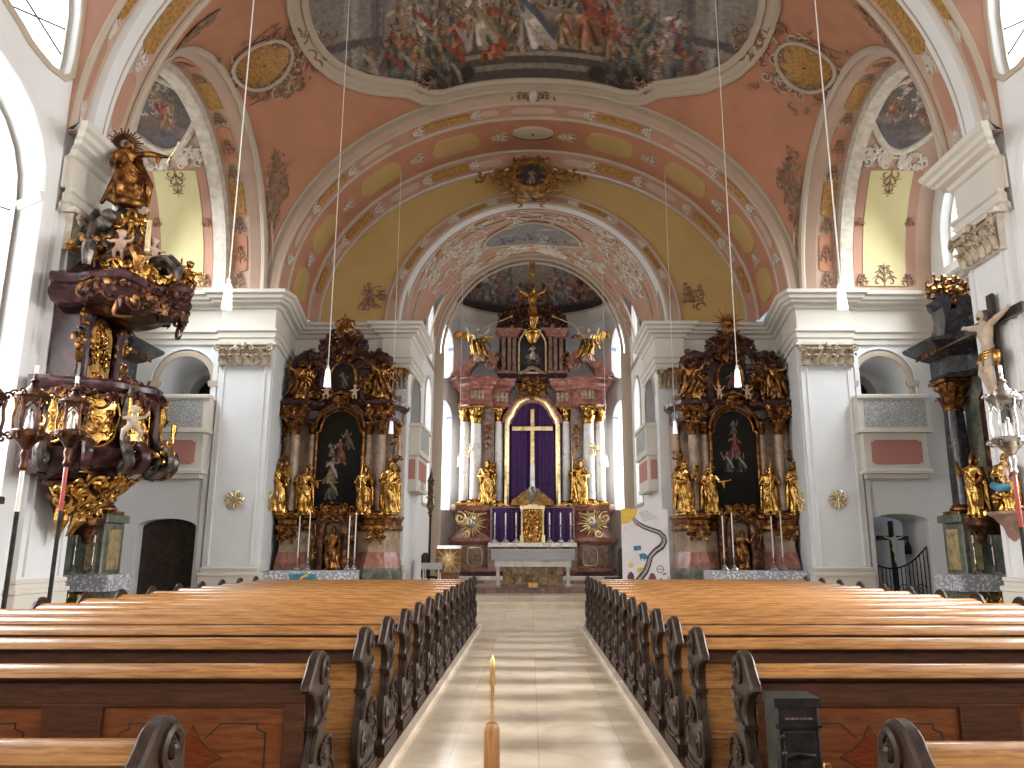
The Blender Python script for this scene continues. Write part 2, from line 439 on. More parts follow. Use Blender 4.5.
    def sample(s, u, v):
        i = min(s.h - 1, max(0, int(v * s.h))); j = min(s.w - 1, max(0, int(u * s.w)))
        return s.a[i, j]
def paint_object(name, f, uvf, canvas, nu, nv, mat, parent=None, closed_u=False):
    """surface f(s, t) whose points take the canvas colour at uvf(s, t)"""
    vs, cols = [], []
    for i in range(nu + 1):
        for j in range(nv + 1):
            vs.append(f(i / nu, j / nv)); c = canvas.sample(*uvf(i / nu, j / nv)); cols += [c[0], c[1], c[2], 1.0]
    mb = MB(mat); mb.add(vs, [(i * (nv + 1) + j, (i + 1) * (nv + 1) + j, (i + 1) * (nv + 1) + j + 1, i * (nv + 1) + j + 1) for i in range(nu) for j in range(nv)])
    o = mb.build(name, parent)
    at = o.data.color_attributes.new('Paint', 'FLOAT_COLOR', 'POINT')
    at.data.foreach_set('color', cols)
    return o
# ============================================================ THE BUILDING
ZC = 8.4                       # top of the main cornice
def ept(a, b, Y, th, zc=ZC): return Vector((a * cos(th), Y, zc + b * sin(th)))
def ring(mb, A, B, zc=ZC, n=72, t0=0, t1=PI):
    mb.grid(lambda u, v: ept(*[A[k] + (B[k] - A[k]) * v for k in range(3)], t0 + (t1 - t0) * u, zc if not isinstance(zc, tuple) else zc[0] + (zc[1] - zc[0]) * v), n, 1)
def ell_tube(mb, a, b, Y, r, zc=ZC, n=64, t0=0, t1=PI, k=8):
    mb.tube([ept(a, b, Y, t0 + (t1 - t0) * i / n, zc) for i in range(n + 1)], r, k)
def ring_f(A, B, zc=ZC, flip=1):
    """(theta, t, height) -> point on the ring between ellipses A and B, height towards the room"""
    def f(th, t, h=0):
        q = [A[k] + (B[k] - A[k]) * t for k in range(3)]
        z = zc if not isinstance(zc, tuple) else zc[0] + (zc[1] - zc[0]) * t
        p = ept(*q, th, z)
        e = 1e-3
        du = ept(*q, th + e, z) - p; q2 = [A[k] + (B[k] - A[k]) * (t + e) for k in range(3)]
        z2 = zc if not isinstance(zc, tuple) else zc[0] + (zc[1] - zc[0]) * (t + e)
        dv = ept(*q2, th, z2) - p
        nrm = du.cross(dv); nrm.normalize()
        c = Vector((0, p.y - 3, ZC - 1)) - p
        if nrm.dot(c) < 0: nrm = -nrm
        return p + nrm * h
    return f
def patch(mb, f, c0, c1, t0, t1, h=.03, ends=.18, n=14):
    """raised cartouche with rounded ends on the ring surface f"""
    rows = []
    for i in range(n + 1):
        s = i / n; e = min(s, 1 - s) / ends
        w = 1 if e >= 1 else sqrt(max(0, 1 - (1 - e) ** 2)) * .98 + .02
        m, hw = (t0 + t1) / 2, (t1 - t0) / 2 * w; th = c0 + (c1 - c0) * s
        rows.append([f(th, m - hw, 0), f(th, m - hw * .96, h), f(th, m + hw * .96, h), f(th, m + hw, 0)])
    mb.loft(rows, closed=False)

def plane_f(p0, p1, n):
    p0, p1 = Vector(p0), Vector(p1); d = (p1 - p0).normalized(); n = Vector(n).normalized()
    return lambda s, z, h=0: Vector((p0.x + d.x * s + n.x * h, p0.y + d.y * s + n.y * h, z))
def wallseg(mb, f, L, z0, z1, holes=(), depth=.5, reveal=None):
    out = [(0, z0), (L, z0), (L, z1), (0, z1)]
    polys = [[Vector((a, b, 0)) for a, b in out]] + [[Vector((a, b, 0)) for a, b in h] for h in holes]
    flat = [p for q in polys for p in q]
    mb.add([f(p.x, p.y) for p in flat], [tuple(t) for t in tessellate_polygon(polys)])
    keep = mb.cur
    if reveal: mb.use(reveal)
    for h in holes:
        mb.loft([[f(a, b, 0) for a, b in h], [f(a, b, -depth) for a, b in h]])
    mb.cur = keep
def arch_poly(s0, s1, z0, zs, rise, n=16):
    m, r = (s0 + s1) / 2, (s1 - s0) / 2
    return [(s0, z0), (s1, z0)] + [(m + r * cos(PI * i / n), zs + rise * sin(PI * i / n)) for i in range(n + 1)]
def outline_frame(mb, poly, f, w0, w1, h, h0=0, closed=True):
    n = len(poly); P = [Vector(p) for p in poly]; rings = []
    for i in range(n):
        a = P[i] - P[i - 1] if (closed or i) else P[1] - P[0]
        b = P[(i + 1) % n] - P[i] if (closed or i < n - 1) else P[-1] - P[-2]
        if a.length < 1e-7: a = b.copy()
        if b.length < 1e-7: b = a.copy()
        a.normalize(); b.normalize()
        na, nb = Vector((a.y, -a.x)), Vector((b.y, -b.x)); m = na + nb
        if m.length < 1e-4: m = na.copy()
        m.normalize(); k = 1 / max(.4, m.dot(na))
        q0, q1 = P[i] - m * w0 * k, P[i] + m * w1 * k; qm = (q0 + q1) / 2
        rings.append([f(q0.x, q0.y, h0), f(q0.x, q0.y, h * .8), f(qm.x, qm.y, h), f(q1.x, q1.y, h * .7), f(q1.x, q1.y, h0)])
    mb.loft(rings, closed=True, loop=closed)

CORN = [(0, 7.0), (.05, 7.0), (.05, 7.14), (.09, 7.16), (.09, 7.3), (.14, 7.33), (.14, 7.38), (.04, 7.4), (.04, 7.95), (.1, 7.98), (.13, 8.06), (.25, 8.1), (.27, 8.16), (.34, 8.19), (.36, 8.27), (.43, 8.31), (.45, 8.4), (0, 8.43)]
def capital_mb(w, d, h, mats=('stucco_white', 'stone_gilt')):
    """pilaster capital: local x across, y forward is -y, z up from 0"""
    mb = MB(mats[0]); rnd = random.Random(5)
    mb.loft([[(-w / 2 * k, -d * k2, z), (w / 2 * k, -d * k2, z), (w / 2 * k, 0, z), (-w / 2 * k, 0, z)] for k, k2, z in ((.92, .9, 0), (.90, .9, h * .6), (1.02, 1.2, h * .86))], cap=True)
    mb.box(-w * .56, w * .56, -d * 1.7, 0, h * .88, h)
    mb.use(mats[1])
    for row, (z0, hh, n) in enumerate(((0.02, .42, 6), (.30, .42, 5))):
        for i in range(n):
            x = -w * .46 + w * .92 * (i + .5) / n; lw = w * .42 / n
            rows = []
            for t, o, k in ((0, .02, .8), (.4, .05, 1.15), (.75, .12, 1.0), (1, .24, .6), (.88, .30, .3)):
                z = h * (z0 + hh * t); y = -d - o * h * .8
                rows.append([(x - lw * k, y + .01, z), (x - lw * .4 * k, y - .025, z), (x + lw * .4 * k, y - .025, z), (x + lw * k, y + .01, z)])
            mb.loft(rows, closed=False)
            mb.ell((x, -d - .2 * h, h * (z0 + hh * .92)), (lw * .6, .03, .03), n=6, k=4)
    for sg in (-1, 1):
        for x, r in ((w * .47, h * .17), (w * .14, h * .11)):
            L = [(sg * (x - r * .2) + sg * p[0], h * .72 + p[1]) for p in spiral(0, 0, r, 1.4, PI * .5, -1)]
            L = [(sg * x + (a - sg * x), b) for a, b in L]
            mb.tube([(a, -d - h * .2, b) for a, b in L], h * .045, 5)
    mb.ell((0, -d - h * .2, h * .86), (h * .13, h * .08, h * .13), n=8, k=5)
    for _ in range(14):
        mb.ell((rnd.uniform(-.5, .5) * w, -d - rnd.uniform(.05, .2) * h, rnd.uniform(.3, .8) * h), (.035, .03, .04), n=5, k=4)
    return mb

# ---- floor and steps
mb = MB('marble_floor'); mb.box(-13, 13, -8, 36, -.3, 0); struct(mb.build('floor'))
mb = MB('marble_floor')
mb.chamfer(-6.9, 6.9, 22.0, 36, 0, .15, .02); mb.chamfer(-6.9, 6.9, 22.75, 36, .15, .30, .02)
struct(mb.build('trim_1'))
mb = MB('brown_marble'); mb.chamfer(-2.2, 2.2, 24.0, 26.6, .30, .45, .02); struct(mb.build('trim_2'))
# pew platforms with their pale stone kerb
for k, sx in enumerate((-1, 1)):
    mb = MB('cream_moulding'); mb.box(sx * 1.04 - .06, sx * 1.11 - .06, 1.2, 17.0, 0, .05)
    mb.use('pew_wood'); mb.box(sx * 1.11 - .06, sx * 5.75, 1.2, 16.95, 0, .05)
    struct(mb.build('trim_%d' % (3 + k)))

WIN = [0]
def window(f, poly, depth, bars=(), parent=None, frame=.07):
    """glazing (and its lead bars) set at the given depth inside the opening poly of the wall surface f"""
    WIN[0] += 1
    mb = MB('window_glass'); mb.prism(poly, -depth, -depth - .03, f)
    w = struct(mb.build('window_%d' % WIN[0], sharp=20))
    fr = MB('white_paint'); outline_frame(fr, poly, f, frame, .02, -depth + .05, -depth - .01)
    fr.build('window_frame', w)
    if bars:
        br = MB('iron')
        for L in bars: br.tube([f(a, b, -depth + .03) for a, b in L], .014, 5)
        br.build('window_bar', w)
    return w

# splay-wall openings traced as the photo shows them: (along the wall, height)
PX, PF, PR_ = 7.8, 11.55, 12.95      # face, front and rear of the near piers
def upper_outline():
    return [(.03, 10.6), (.03, 9.8), (.06, 9.45), (.15, 9.36), (.35, 9.42), (.57, 9.57), (.7, 9.68), (.85, 9.86), (1.18, 10.2), (1.6, 10.5), (2.1, 10.7), (2.5, 11), (2.5, 12), (2, 12.8), (1.2, 13), (.5, 12.5), (.12, 11.6)]
    P = [ (1.5, 9.3), (1.9, 9.3), (2.1, 9.4)]
    P += [(2.35, 9.9), (2.4, 10.6), (2.2, 11.4), (1.8, 11.9), (1.3, 12.1), (.7, 11.9), (.28, 11.4), (.09, 10.8)]
    return P
for sx in (-1, 1):
    side = 'left' if sx < 0 else 'right'
    X = lambda x: sx * x
    mb = MB('white_plaster')
    # near splayed wall with the arched light below and the curved light above
    f = plane_f((X(PX), PF), (X(10.37), 7.265), (-.857 * sx, -.514)); CX = 6.95 if sx < 0 else 7.1
    hole1 = arch_poly(.2, 4.2, 1.9, 7.2, 2.4); hole2 = upper_outline()
    wallseg(mb, f, 5, 0, 15.5, [hole1, hole2], 1.0)
    mb.use('cream_moulding'); outline_frame(mb, hole2, f, -.005, .10, .05)
    mb.use('white_plaster'); outline_frame(mb, hole1, f, -.005, .12, .04)
    # moulding of the impost inside the arched light
    for (s, d0) in ((.72, 0),):
        P = []
    mb.use('white_plaster')
    mb.prism([(.14, 7.06), (.24, 7.06), (.28, 7.2), (.14, 7.2)], .05, -.95, f)
    mb.use('white_plaster')
    window(f, hole1, .92, [[(1.8, 1.9), (1.8, 8.6)], [(2.8, 1.9), (2.8, 8.6)]] + [[(.2, z), (4.2, z)] for z in (3.2, 4.5, 5.8, 7.1)])
    window(f, hole2, .35, [[(.1, 9.9), (2.4, 12.2)], [(1.25, 10.3), (1.25, 13)], [(.1, 11.4), (2.5, 11.2)], [(.05, 10.4), (1.2, 10.25)]])
    # near nave walls beside and behind the camera, with their tall windows
    g = plane_f((X(10.37), 7.265), (X(10.37), -8), (-sx, 0))
    hs = [arch_poly(1.5, 4.3, 2.5, 8, 1.4), arch_poly(7.5, 10.5, 2.5, 8, 1.4)]
    wallseg(mb, g, 15.265, 0, 15.5, hs, .4)
    for h in hs: window(g, h, .35)
    # pier
    f = plane_f((X(PX), PF), (X(PX), PR_), (-sx, 0)); wallseg(mb, f, PR_ - PF, 0, 8.5)
    f = plane_f((X(PX), PR_), (X(10.9), PR_ + .25), (0, 1)); wallseg(mb, f, 3.1, 0, 13.3)
    # outer wall of the side bay, big lunette above the cornice and a window above the altar
    f = plane_f((X(10.9), 13.3), (X(10.9), 20.0), (-sx, 0))
    h3 = arch_poly(1.6, 5.9, 8.9, 9.6, 2.0); h4 = arch_poly(.5, 1.9, 3.2, 6.0, .7)
    wallseg(mb, f, 6.7, 0, 13.3, [h3, h4], .4)
    window(f, h3, .35, [[(2.7, 8.9), (2.7, 11.4)], [(3.75, 8.9), (3.75, 11.6)], [(4.8, 8.9), (4.8, 11.4)], [(1.6, 9.9), (5.9, 9.9)]])
    window(f, h4, .35)
    # end wall of the side bay with gallery arch and passage
    f = plane_f((X(CX), 20.0), (X(10.9), 20.0), (0, -1)); D = 6.95 - CX
    gal = arch_poly(1.68 + D, 3.06 + D, 5.2, 5.98, .70); top = 2.38 if sx < 0 else 2.5
    door = arch_poly(1.72 + D, 3.25 + D, 0, top - .22, .22)
    wallseg(mb, f, 10.9 - CX, 0, 8.5, [gal, door], 1.5)
    mb.use('cream_moulding'); outline_frame(mb, gal[1:], f, -.005, .16, .05, closed=False)
    mb.use('white_plaster'); outline_frame(mb, arch_poly(1.5 + D, 3.24 + D, 5.2, 5.98, .88)[1:], f, -.0, .06, .07, closed=False)
    for s in (1.56 + D, 3.18 + D):
        mb.use('cream_moulding'); mb.prism([(s - .14, 5.84), (s + .14, 5.84), (s + .17, 5.93), (s + .17, 6.0), (s - .17, 6.0), (s - .17, 5.93)], .08, -.02, f)
    mb.use('white_plaster')
    # room behind the gallery arch: back wall with a dark passage
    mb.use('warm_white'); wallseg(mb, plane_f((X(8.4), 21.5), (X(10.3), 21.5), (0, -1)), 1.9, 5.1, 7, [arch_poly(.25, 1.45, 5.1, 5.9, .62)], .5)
    mb.use('void_dark'); mb.box(X(8.3), X(10.4), 22.0, 22.05, 5.0, 7)  # near-black sheet: the passage's shade put into its colour
    mb.use('white_plaster')
    # corner, short return and wall behind the side altar
    f = plane_f((X(CX), 20.0), (X(CX + .45), 22.9), (-sx, 0)); wallseg(mb, f, 2.935, 0, 8.5)
    f = plane_f((X(CX + .45), 22.9), (X(3.8), 22.9), (0, -1)); wallseg(mb, f, CX + .45 - 3.8, 0, 8.5)
    struct(mb.build('wall_' + side, sharp=30))

    # chancel side wall with oratory arch, window and upper window
    mb = MB('white_plaster')
    f = plane_f((X(3.8), 22.95), (X(3.85), 29.3), (-sx, 0))
    ora = arch_poly(.5, 2.4, 5.3, 6.3, .8); cw = arch_poly(3.7, 5.55, 3.2, 6.9, .85); cu = arch_poly(3.75, 5.45, 8.5, 10.2, .9)
    wallseg(mb, f, 6.35, 0, 8.5, [ora, cw], .5)
    f_ = plane_f((X(3.83), 26.4), (X(3.85), 29.3), (-sx, 0)); wallseg(mb, f_, 2.9, 8.5, 12.4, [[(a - 3.45, b) for a, b in cu]], .5)
    mb.use('void_dark'); mb.box(X(4.35), X(4.4), 23.2, 25.6, 5, 7.3)  # near-black sheet in place of the oratory's unlit depth
    mb.use('cream_moulding')
    outline_frame(mb, ora[1:], f, -.005, .12, .05, closed=False)
    for h in (cw, cu): outline_frame(mb, h, f, -.005, .12, .04)
    struct(mb.build('wall_chancel_' + side, sharp=30))
    for h in (cw, cu): window(f, h, .4, [[((h[0][0] + h[1][0]) / 2, h[0][1]), ((h[0][0] + h[1][0]) / 2, h[0][1] + 4)]])

# ---- apse wall (curved), with its lower and upper windows
AC, AR = 30.0, 4.2
def apse_pt(th, z, h=0): return Vector(((AR - h) * cos(th), AC + (AR - h) * sin(th), z))
mb = MB('white_plaster'); N = 150
TW = [(R(18), R(35)), (R(145), R(162))]
def spans(th):
    for a, b in TW:
        if a <= th <= b:
            k = (th - (a + b) / 2) / ((b - a) / 2); s = sqrt(max(0, 1 - k * k))
            k2 = abs(k); up = 8.75 + .35 * k2 * k2; upt = 10.0 + 1.15 * s
            if k2 > .8: up += .1
            return [(.2, 3.2), (7.0 + .8 * s, up), (upt, 12.1)]
    return [(.2, 12.1)]
for i in range(N):
    t0, t1 = PI * i / N, PI * (i + 1) / N; tm = (t0 + t1) / 2
    inw = any(a <= tm <= b for a, b in TW)
    A, B = (spans(min(max(t0, [a for a, b in TW if a <= tm <= b][0] + 1e-4), 9)) if inw else spans(tm)), None
    if inw:
        a, b = [w for w in TW if w[0] <= tm <= w[1]][0]
        A = spans(max(t0, a + 1e-5)); B = spans(min(t1, b - 1e-5))
    else: A = B = [(.2, 12.1)]
    for (z0, z1), (y0, y1) in zip(A, B):
        mb.add([apse_pt(t0, z0), apse_pt(t1, y0), apse_pt(t1, y1), apse_pt(t0, z1)], [(0, 1, 2, 3)])
    if inw:
        for k in (0, 1):
            mb.add([apse_pt(t0, A[k][1]), apse_pt(t1, B[k][1]), apse_pt(t1, B[k][1], -.4), apse_pt(t0, A[k][1], -.4),
                    apse_pt(t0, A[k + 1][0]), apse_pt(t1, B[k + 1][0]), apse_pt(t1, B[k + 1][0], -.4), apse_pt(t0, A[k + 1][0], -.4)], [(0, 1, 2, 3), (4, 5, 6, 7)])
for a, b in TW:
    for t in (a, b):
        for z0, z1 in ((3.2, 7.1), (8.8, 10.1)):
            mb.add([apse_pt(t, z0), apse_pt(t, z1), apse_pt(t, z1, -.4), apse_pt(t, z0, -.4)], [(0, 1, 2, 3)])
for sx in (-1, 1): mb.box(sx * 3.85, sx * 4.3, 29.3, 29.32, .2, 12.5); mb.box(sx * 4.2, sx * 4.22, 29.3, 30.05, .2, 12.5)
# cove moulding under the painted half dome
mb.use('warm_white')
mb.grid(lambda u, v: apse_pt(PI * u, 11.55 + .55 * v, .02 + .28 * (1 - cos(v * PI / 2))), 60, 5)
mb.use('cream_moulding')
mb.tube([apse_pt(PI * i / 60, 12.12, .34) for i in range(61)], .06, 6)
struct(mb.build('wall_apse', sharp=30))
for a, b in TW:
    for z0, z1, s1 in ((3.2, 7.0, .8), (8.8, 10.0, 1.15)):
        WIN[0] += 1
        mb = MB('window_glass'); rows = []
        for i in range(17):
            t = a + (b - a) * i / 16; k = (t - (a + b) / 2) / ((b - a) / 2); zt = z1 + s1 * sqrt(max(0, 1 - k * k)) + .02
            rows.append([apse_pt(t, z0, -.32), apse_pt(t, zt, -.32), apse_pt(t, zt, -.36), apse_pt(t, z0, -.36)])
        mb.loft(rows, cap=True); w = struct(mb.build('window_%d' % WIN[0]))
        br = MB('iron'); m = (a + b) / 2
        br.tube([apse_pt(m, z0, -.3), apse_pt(m, z1 + s1, -.3)], .02, 5)
        for z in np.arange(z0 + .9, z1 + s1 * .6, 1.0): br.tube([apse_pt(a + (b - a) * i / 6, z, -.3) for i in range(7)], .012, 5)
        br.build('window_bar', w)

# ---- rear wall, near ceiling and the outer shell behind the camera
mb = MB('white_plaster')
f = plane_f((-10.37, -8), (10.37, -8), (0, 1)); hs = [arch_poly(2.5, 6, 5, 9.5, 1.6), arch_poly(13.9, 17.4, 5, 9.5, 1.6)]
wallseg(mb, f, 20.74, 0, 15.5, hs, .4); struct(mb.build('wall_rear'))
for h in hs: window(f, h, .35)
mb = MB('pale_pink'); mb.box(-10.5, 10.5, -8.1, PF, 15.5, 15.7)
# face above the near transverse arch
arc = [(7.75 * cos(PI * i / 48), ZC + 6.8 * sin(PI * i / 48)) for i in range(49)]
mb.use('pink_plaster')
out = [(7.4, ZC), (7.4, 15.6), (-7.4, 15.6), (-7.4, ZC)]
polys = [[Vector((a, b, 0)) for a, b in arc + out[::-1][0:0] + [(-PX, ZC), (-PX, 15.6), (PX, 15.6), (PX, ZC)]]]
mb.add([(p.x, PF, p.y) for p in polys[0]], [tuple(t) for t in tessellate_polygon(polys)])
struct(mb.build('ceiling_near'))

# ---- transverse arch on the near piers
mb = MB('pale_pink')
E = lambda k, Y: (7.75 - k, 6.8 - k, PF + (Y - 11.1) * (PR_ + .15 - PF) / 2.2)
ring(mb, E(0, 11.1), E(.02, 11.62)); ring(mb, E(.02, 12.48), E(0, 13.3))
mb.use('white_plaster')
ring(mb, E(.02, 11.62), E(.14, 11.66)); ring(mb, E(.14, 11.66), E(.14, 12.05)); ring(mb, E(.14, 12.05), E(.02, 12.1)); ring(mb, E(.02, 12.1), E(.02, 12.48))
mb.use('cream_moulding')
ell_tube(mb, 7.71, 6.76, PF + .03, .06); ell_tube(mb, 7.71, 6.76, PR_ + .12, .07); ell_tube(mb, 7.68, 6.73, 12.3, .035)
rf = ring_f(E(0, 12.2), E(0, 13.3)); rb = ring_f(E(0, 11.1), E(0, 11.62))
mb.use('ochre_lattice'); mb2 = MB('stucco_brown')
for sg in (0, 1):
    for c0, c1 in ((.34, .62), (.86, 1.12)):
        a0, a1 = (c0, c1) if not sg else (PI - c1, PI - c0)
        patch(mb, rf, a0, a1, .2, .72, .03, .06); patch(mb, rb, a0, a1, .22, .85, .03, .06)
    mb.use('pink_plaster')
    for c0, c1 in ((.1, .28), (.66, .82)):
        a0, a1 = (c0, c1) if not sg else (PI - c1, PI - c0)
        patch(mb, rf, a0, a1, .25, .7, .025, .3); patch(mb, rb, a0, a1, .3, .8, .025, .3)
    mb.use('ochre_lattice')
mb.use('stucco_white')
for th in (.31, .64, .84, 1.14, .07):
    for s in (th, PI - th):
        for g, tt in ((rf, .46), (rb, .55)):
            strokes(mb, sprig(.5, .5), lambda a, b, h, s=s, g=g, tt=tt: g(s + b / 7, tt + a / 1.1, .03 + h), .02)
struct(mb.build('trim_5'))

# ---- main sail vault between the arches (Y 13.3 .. 20)
YM, SA, SB = 16.55, 3.45, 4.6
def skew(y): return .38 * (20 - y) / 6.9
def vz(x, y):
    q = max(0, (20 - y) / 6.9); A = (6.3 + .6 * q) * sqrt(max(0, 1 - (x / (7.4 + skew(y))) ** 2)); S = SB * sqrt(max(0, 1 - ((y - YM) / SA) ** 2))
    return ZC + (A ** 3 + S ** 3) ** (1 / 3)
def vault(x, y, h=0):
    e = .02; XL = 7.36 + skew(y); x = max(-XL, min(XL, x)); y = max(13.14, min(19.96, y))
    z = vz(x, y); n = Vector(((vz(x + e, y) - vz(x - e, y)) / (2 * e) if abs(x) < XL - .04 else 0, (vz(x, y + e) - vz(x, y - e)) / (2 * e) if 13.17 < y < 19.93 else 0, -1))
    n.normalize(); return Vector((x, y, z)) + n * h
mb = MB('salmon_plaster')
mb.grid(lambda u, v: (lambda x, y: Vector((x, y, vz(x, y))))((7.4 + skew(YM - SA * cos(PI * v))) * cos(PI * (1 - u)), YM - SA * cos(PI * v)), 110, 60)
struct(mb.build('ceiling', sharp=60))

# ---- far transverse arches (Y 20 .. 22.9) down to the chancel arch
mb = MB('cream_moulding')
ring(mb, (7.42, 6.32, 19.98), (7.2, 6.08, 19.92))
mb.use('pale_pink'); ring(mb, (7.2, 6.08, 19.92), (7.06, 5.90, 19.96))
mb.use('cream_moulding'); ell_tube(mb, 7.4, 6.3, 19.95, .05); ell_tube(mb, 7.04, 5.88, 20.0, .05)
B1 = ((7.02, 5.86, 20.02), (6.9, 5.66, 20.35)); mb.use('pink_plaster'); ring(mb, *B1)
mb.use('cream_moulding'); ell_tube(mb, 6.9, 5.64, 20.4, .05)
B2 = ((6.88, 5.62, 20.42), (6.84, 5.60, 22.15)); mb.use('salmon_plaster'); ring(mb, *B2)
mb.use('cream_moulding'); ell_tube(mb, 6.82, 5.58, 22.2, .06)
B3 = ((6.8, 5.56, 22.2), (6.62, 5.2, 22.6)); mb.use('pink_plaster'); ring(mb, *B3)
mb.use('cream_moulding'); ell_tube(mb, 6.6, 5.16, 22.65, .05)
mb.use('yellow_plaster'); ring(mb, (6.62, 5.18, 22.7), (4.6, 4.42, 22.9))
mb.use('yellow_plaster'); mb.box(-6.95, -6.4, 22.85, 22.9, 8.4, 9.6); mb.box(6.4, 6.95, 22.85, 22.9, 8.4, 9.6)
mb.use('cream_moulding'); ell_tube(mb, 4.6, 4.42, 22.86, .06)
B4 = ((4.57, 4.39, 22.82), (4.25, 4.12, 22.78)); mb.use('pale_pink'); ring(mb, *B4)
mb.use('cream_moulding'); ell_tube(mb, 4.23, 4.1, 22.8, .05)
mb.use('white_plaster'); ring(mb, (4.21, 4.08, 22.82), (4.0, 3.9, 22.95))
struct(mb.build('trim_6', sharp=40))
mb = MB('pink_plaster')
f1, f2, f3, f4 = ring_f(*B1), ring_f(*B2), ring_f(*B3), ring_f(*B4)
def sym(c, w):
    return [(c - w, c + w)] if abs(c - PI / 2) < 1e-3 else [(c - w, c + w), (PI - c - w, PI - c + w)]
H = PI / 2
for c, w in ((.60, .10), (1.20, .11)):
    for a, b in sym(c, w): mb.use('ochre_lattice'); patch(mb, f1, a, b, .25, .75, .03, .1)
for c, w in ((H, .10), (.35, .09), (.86, .09), (1.38, .05)):
    for a, b in sym(c, w): mb.use('pale_pink'); patch(mb, f1, a, b, .25, .75, .03, .3)
for c, w in ((1.22, .115), (.83, .12), (.44, .11), (.14, .09)):
    for a, b in sym(c, w): mb.use('yellow_plaster'); patch(mb, f2, a, b, .22, .78, .03, .25)
for c, w in ((1.17, .10), (.62, .10), (.25, .08)):
    for a, b in sym(c, w): mb.use('ochre_lattice'); patch(mb, f3, a, b, .25, .75, .04, .1)
for c, w in ((1.36, .07), (.92, .09), (.43, .07)):
    for a, b in sym(c, w): mb.use('pale_pink'); patch(mb, f3, a, b, .25, .75, .03, .35)
for c, w in ((1.12, .12), (.55, .11)):
    for a, b in sym(c, w): mb.use('ochre_lattice'); patch(mb, f4, a, b, .25, .75, .03, .1)
for c, w in ((1.38, .08), (.83, .09), (.28, .1)):
    for a, b in sym(c, w): mb.use('pink_plaster'); patch(mb, f4, a, b, .25, .75, .03, .35)
mb.use('stucco_white')
for g, tt, cs, sc, wd in ((f1, .5, (.48, .73, 1.07, 1.33, .2), 7, .4), (f2, .5, (1.03, 1.42, .63, .28), 7, 1.73), (f3, .5, (1.05, 1.29, .76, .5), 6.7, .5), (f4, .5, (.96, 1.27, .68, .4), 4.4, .5)):
    for c in cs:
        for s in (c, PI - c):
            k = .62 if g is f2 else .42
            strokes(mb, sprig(k, k), lambda a, b, h, s=s, g=g, tt=tt, sc=sc, wd=wd: g(s + b / sc, tt + a / wd, .03 + h), .018)
struct(mb.build('trim_7'))

# ---- chancel vault, painted; lunette cheeks left open over the upper windows
CZ = (8.6, 9.1)
fch = ring_f((4.0, 3.86, 22.95), (3.9, 4.25, 29.3), CZ)
mb = MB('pink_plaster')
mb.grid(lambda u, v: fch(PI * u, v), 60, 40, skip=lambda u, v: (min(u, 1 - u) < .17 and .60 < v < .90 and (min(u, 1 - u) / .17) ** 2 + ((v - .75) / .15) ** 2 < 1))
ring(mb, (4.0, 3.9, 22.9), (4.0, 3.86, 22.96), (8.4, 8.6))
for sx in (-1, 1): mb.box(sx * 3.8, sx * 4.05, 22.95, 29.3, 8.35, 8.5)
mb.use('stucco_white')
rnd = random.Random(3)
for sgn in (0, 1):
    for k in range(95):
        th = rnd.uniform(.42, 1.52); t = rnd.uniform(.02, .97)
        if th > 1.08 and .28 < t < .72: continue
        if th < .72 and .55 < t < .95: continue
        s = th if sgn else PI - th
        L = rocaille(rnd.randint(0, 9999), .9, .8, 3, False, .5)
        strokes(mb, L, lambda a, b, h, s=s, t=t: fch(s + b / 3.8, min(.99, max(.01, t + a / 6.3)), .02 + h), .045, 4)
mb.use('ochre_lattice')
for t in (.12, .86):
    for c in (.75, 1.15):
        for s in (c, PI - c): patch(mb, fch, s - .1, s + .1, t - .03, t + .03, .04, .3)
mb.use('cream_moulding')
for t, r in ((.01, .07), (.2, .05), (.8, .05), (.985, .09)):
    mb.tube([fch(PI * i / 60, t, .02) for i in range(61)], r, 6)
# arch before the apse, its face and the wall over it
ap = [(3.84 * cos(PI * i / 40), 9.1 + 4.18 * sin(PI * i / 40)) for i in range(41)]
mb.use('warm_white')
pol = [Vector((a, b, 0)) for a, b in ap + [(-3.84, 15.6), (3.84, 15.6)]]
mb.add([(p.x, 29.34, p.y) for p in pol], [tuple(t) for t in tessellate_polygon([pol])])
mb.use('cream_moulding'); [mb.box(s * 3.48, s * 3.9, 29.15, 29.38, .3, 9.14) for s in (-1, 1)]; ell_tube(mb, 3.76, 4.1, 29.3, .11, 9.1); ell_tube(mb, 3.56, 3.9, 29.36, .06, 9.1)
mb.use('pale_pink')
for sx in (-1, 1): mb.box(sx * 3.92, sx * 4.6, 22.88, 22.98, 8.35, 9.8); mb.box(sx * 3.9, sx * 4.3, 22.95, 26.4, 8.3, 8.62)
struct(mb.build('ceiling_chancel', sharp=40))

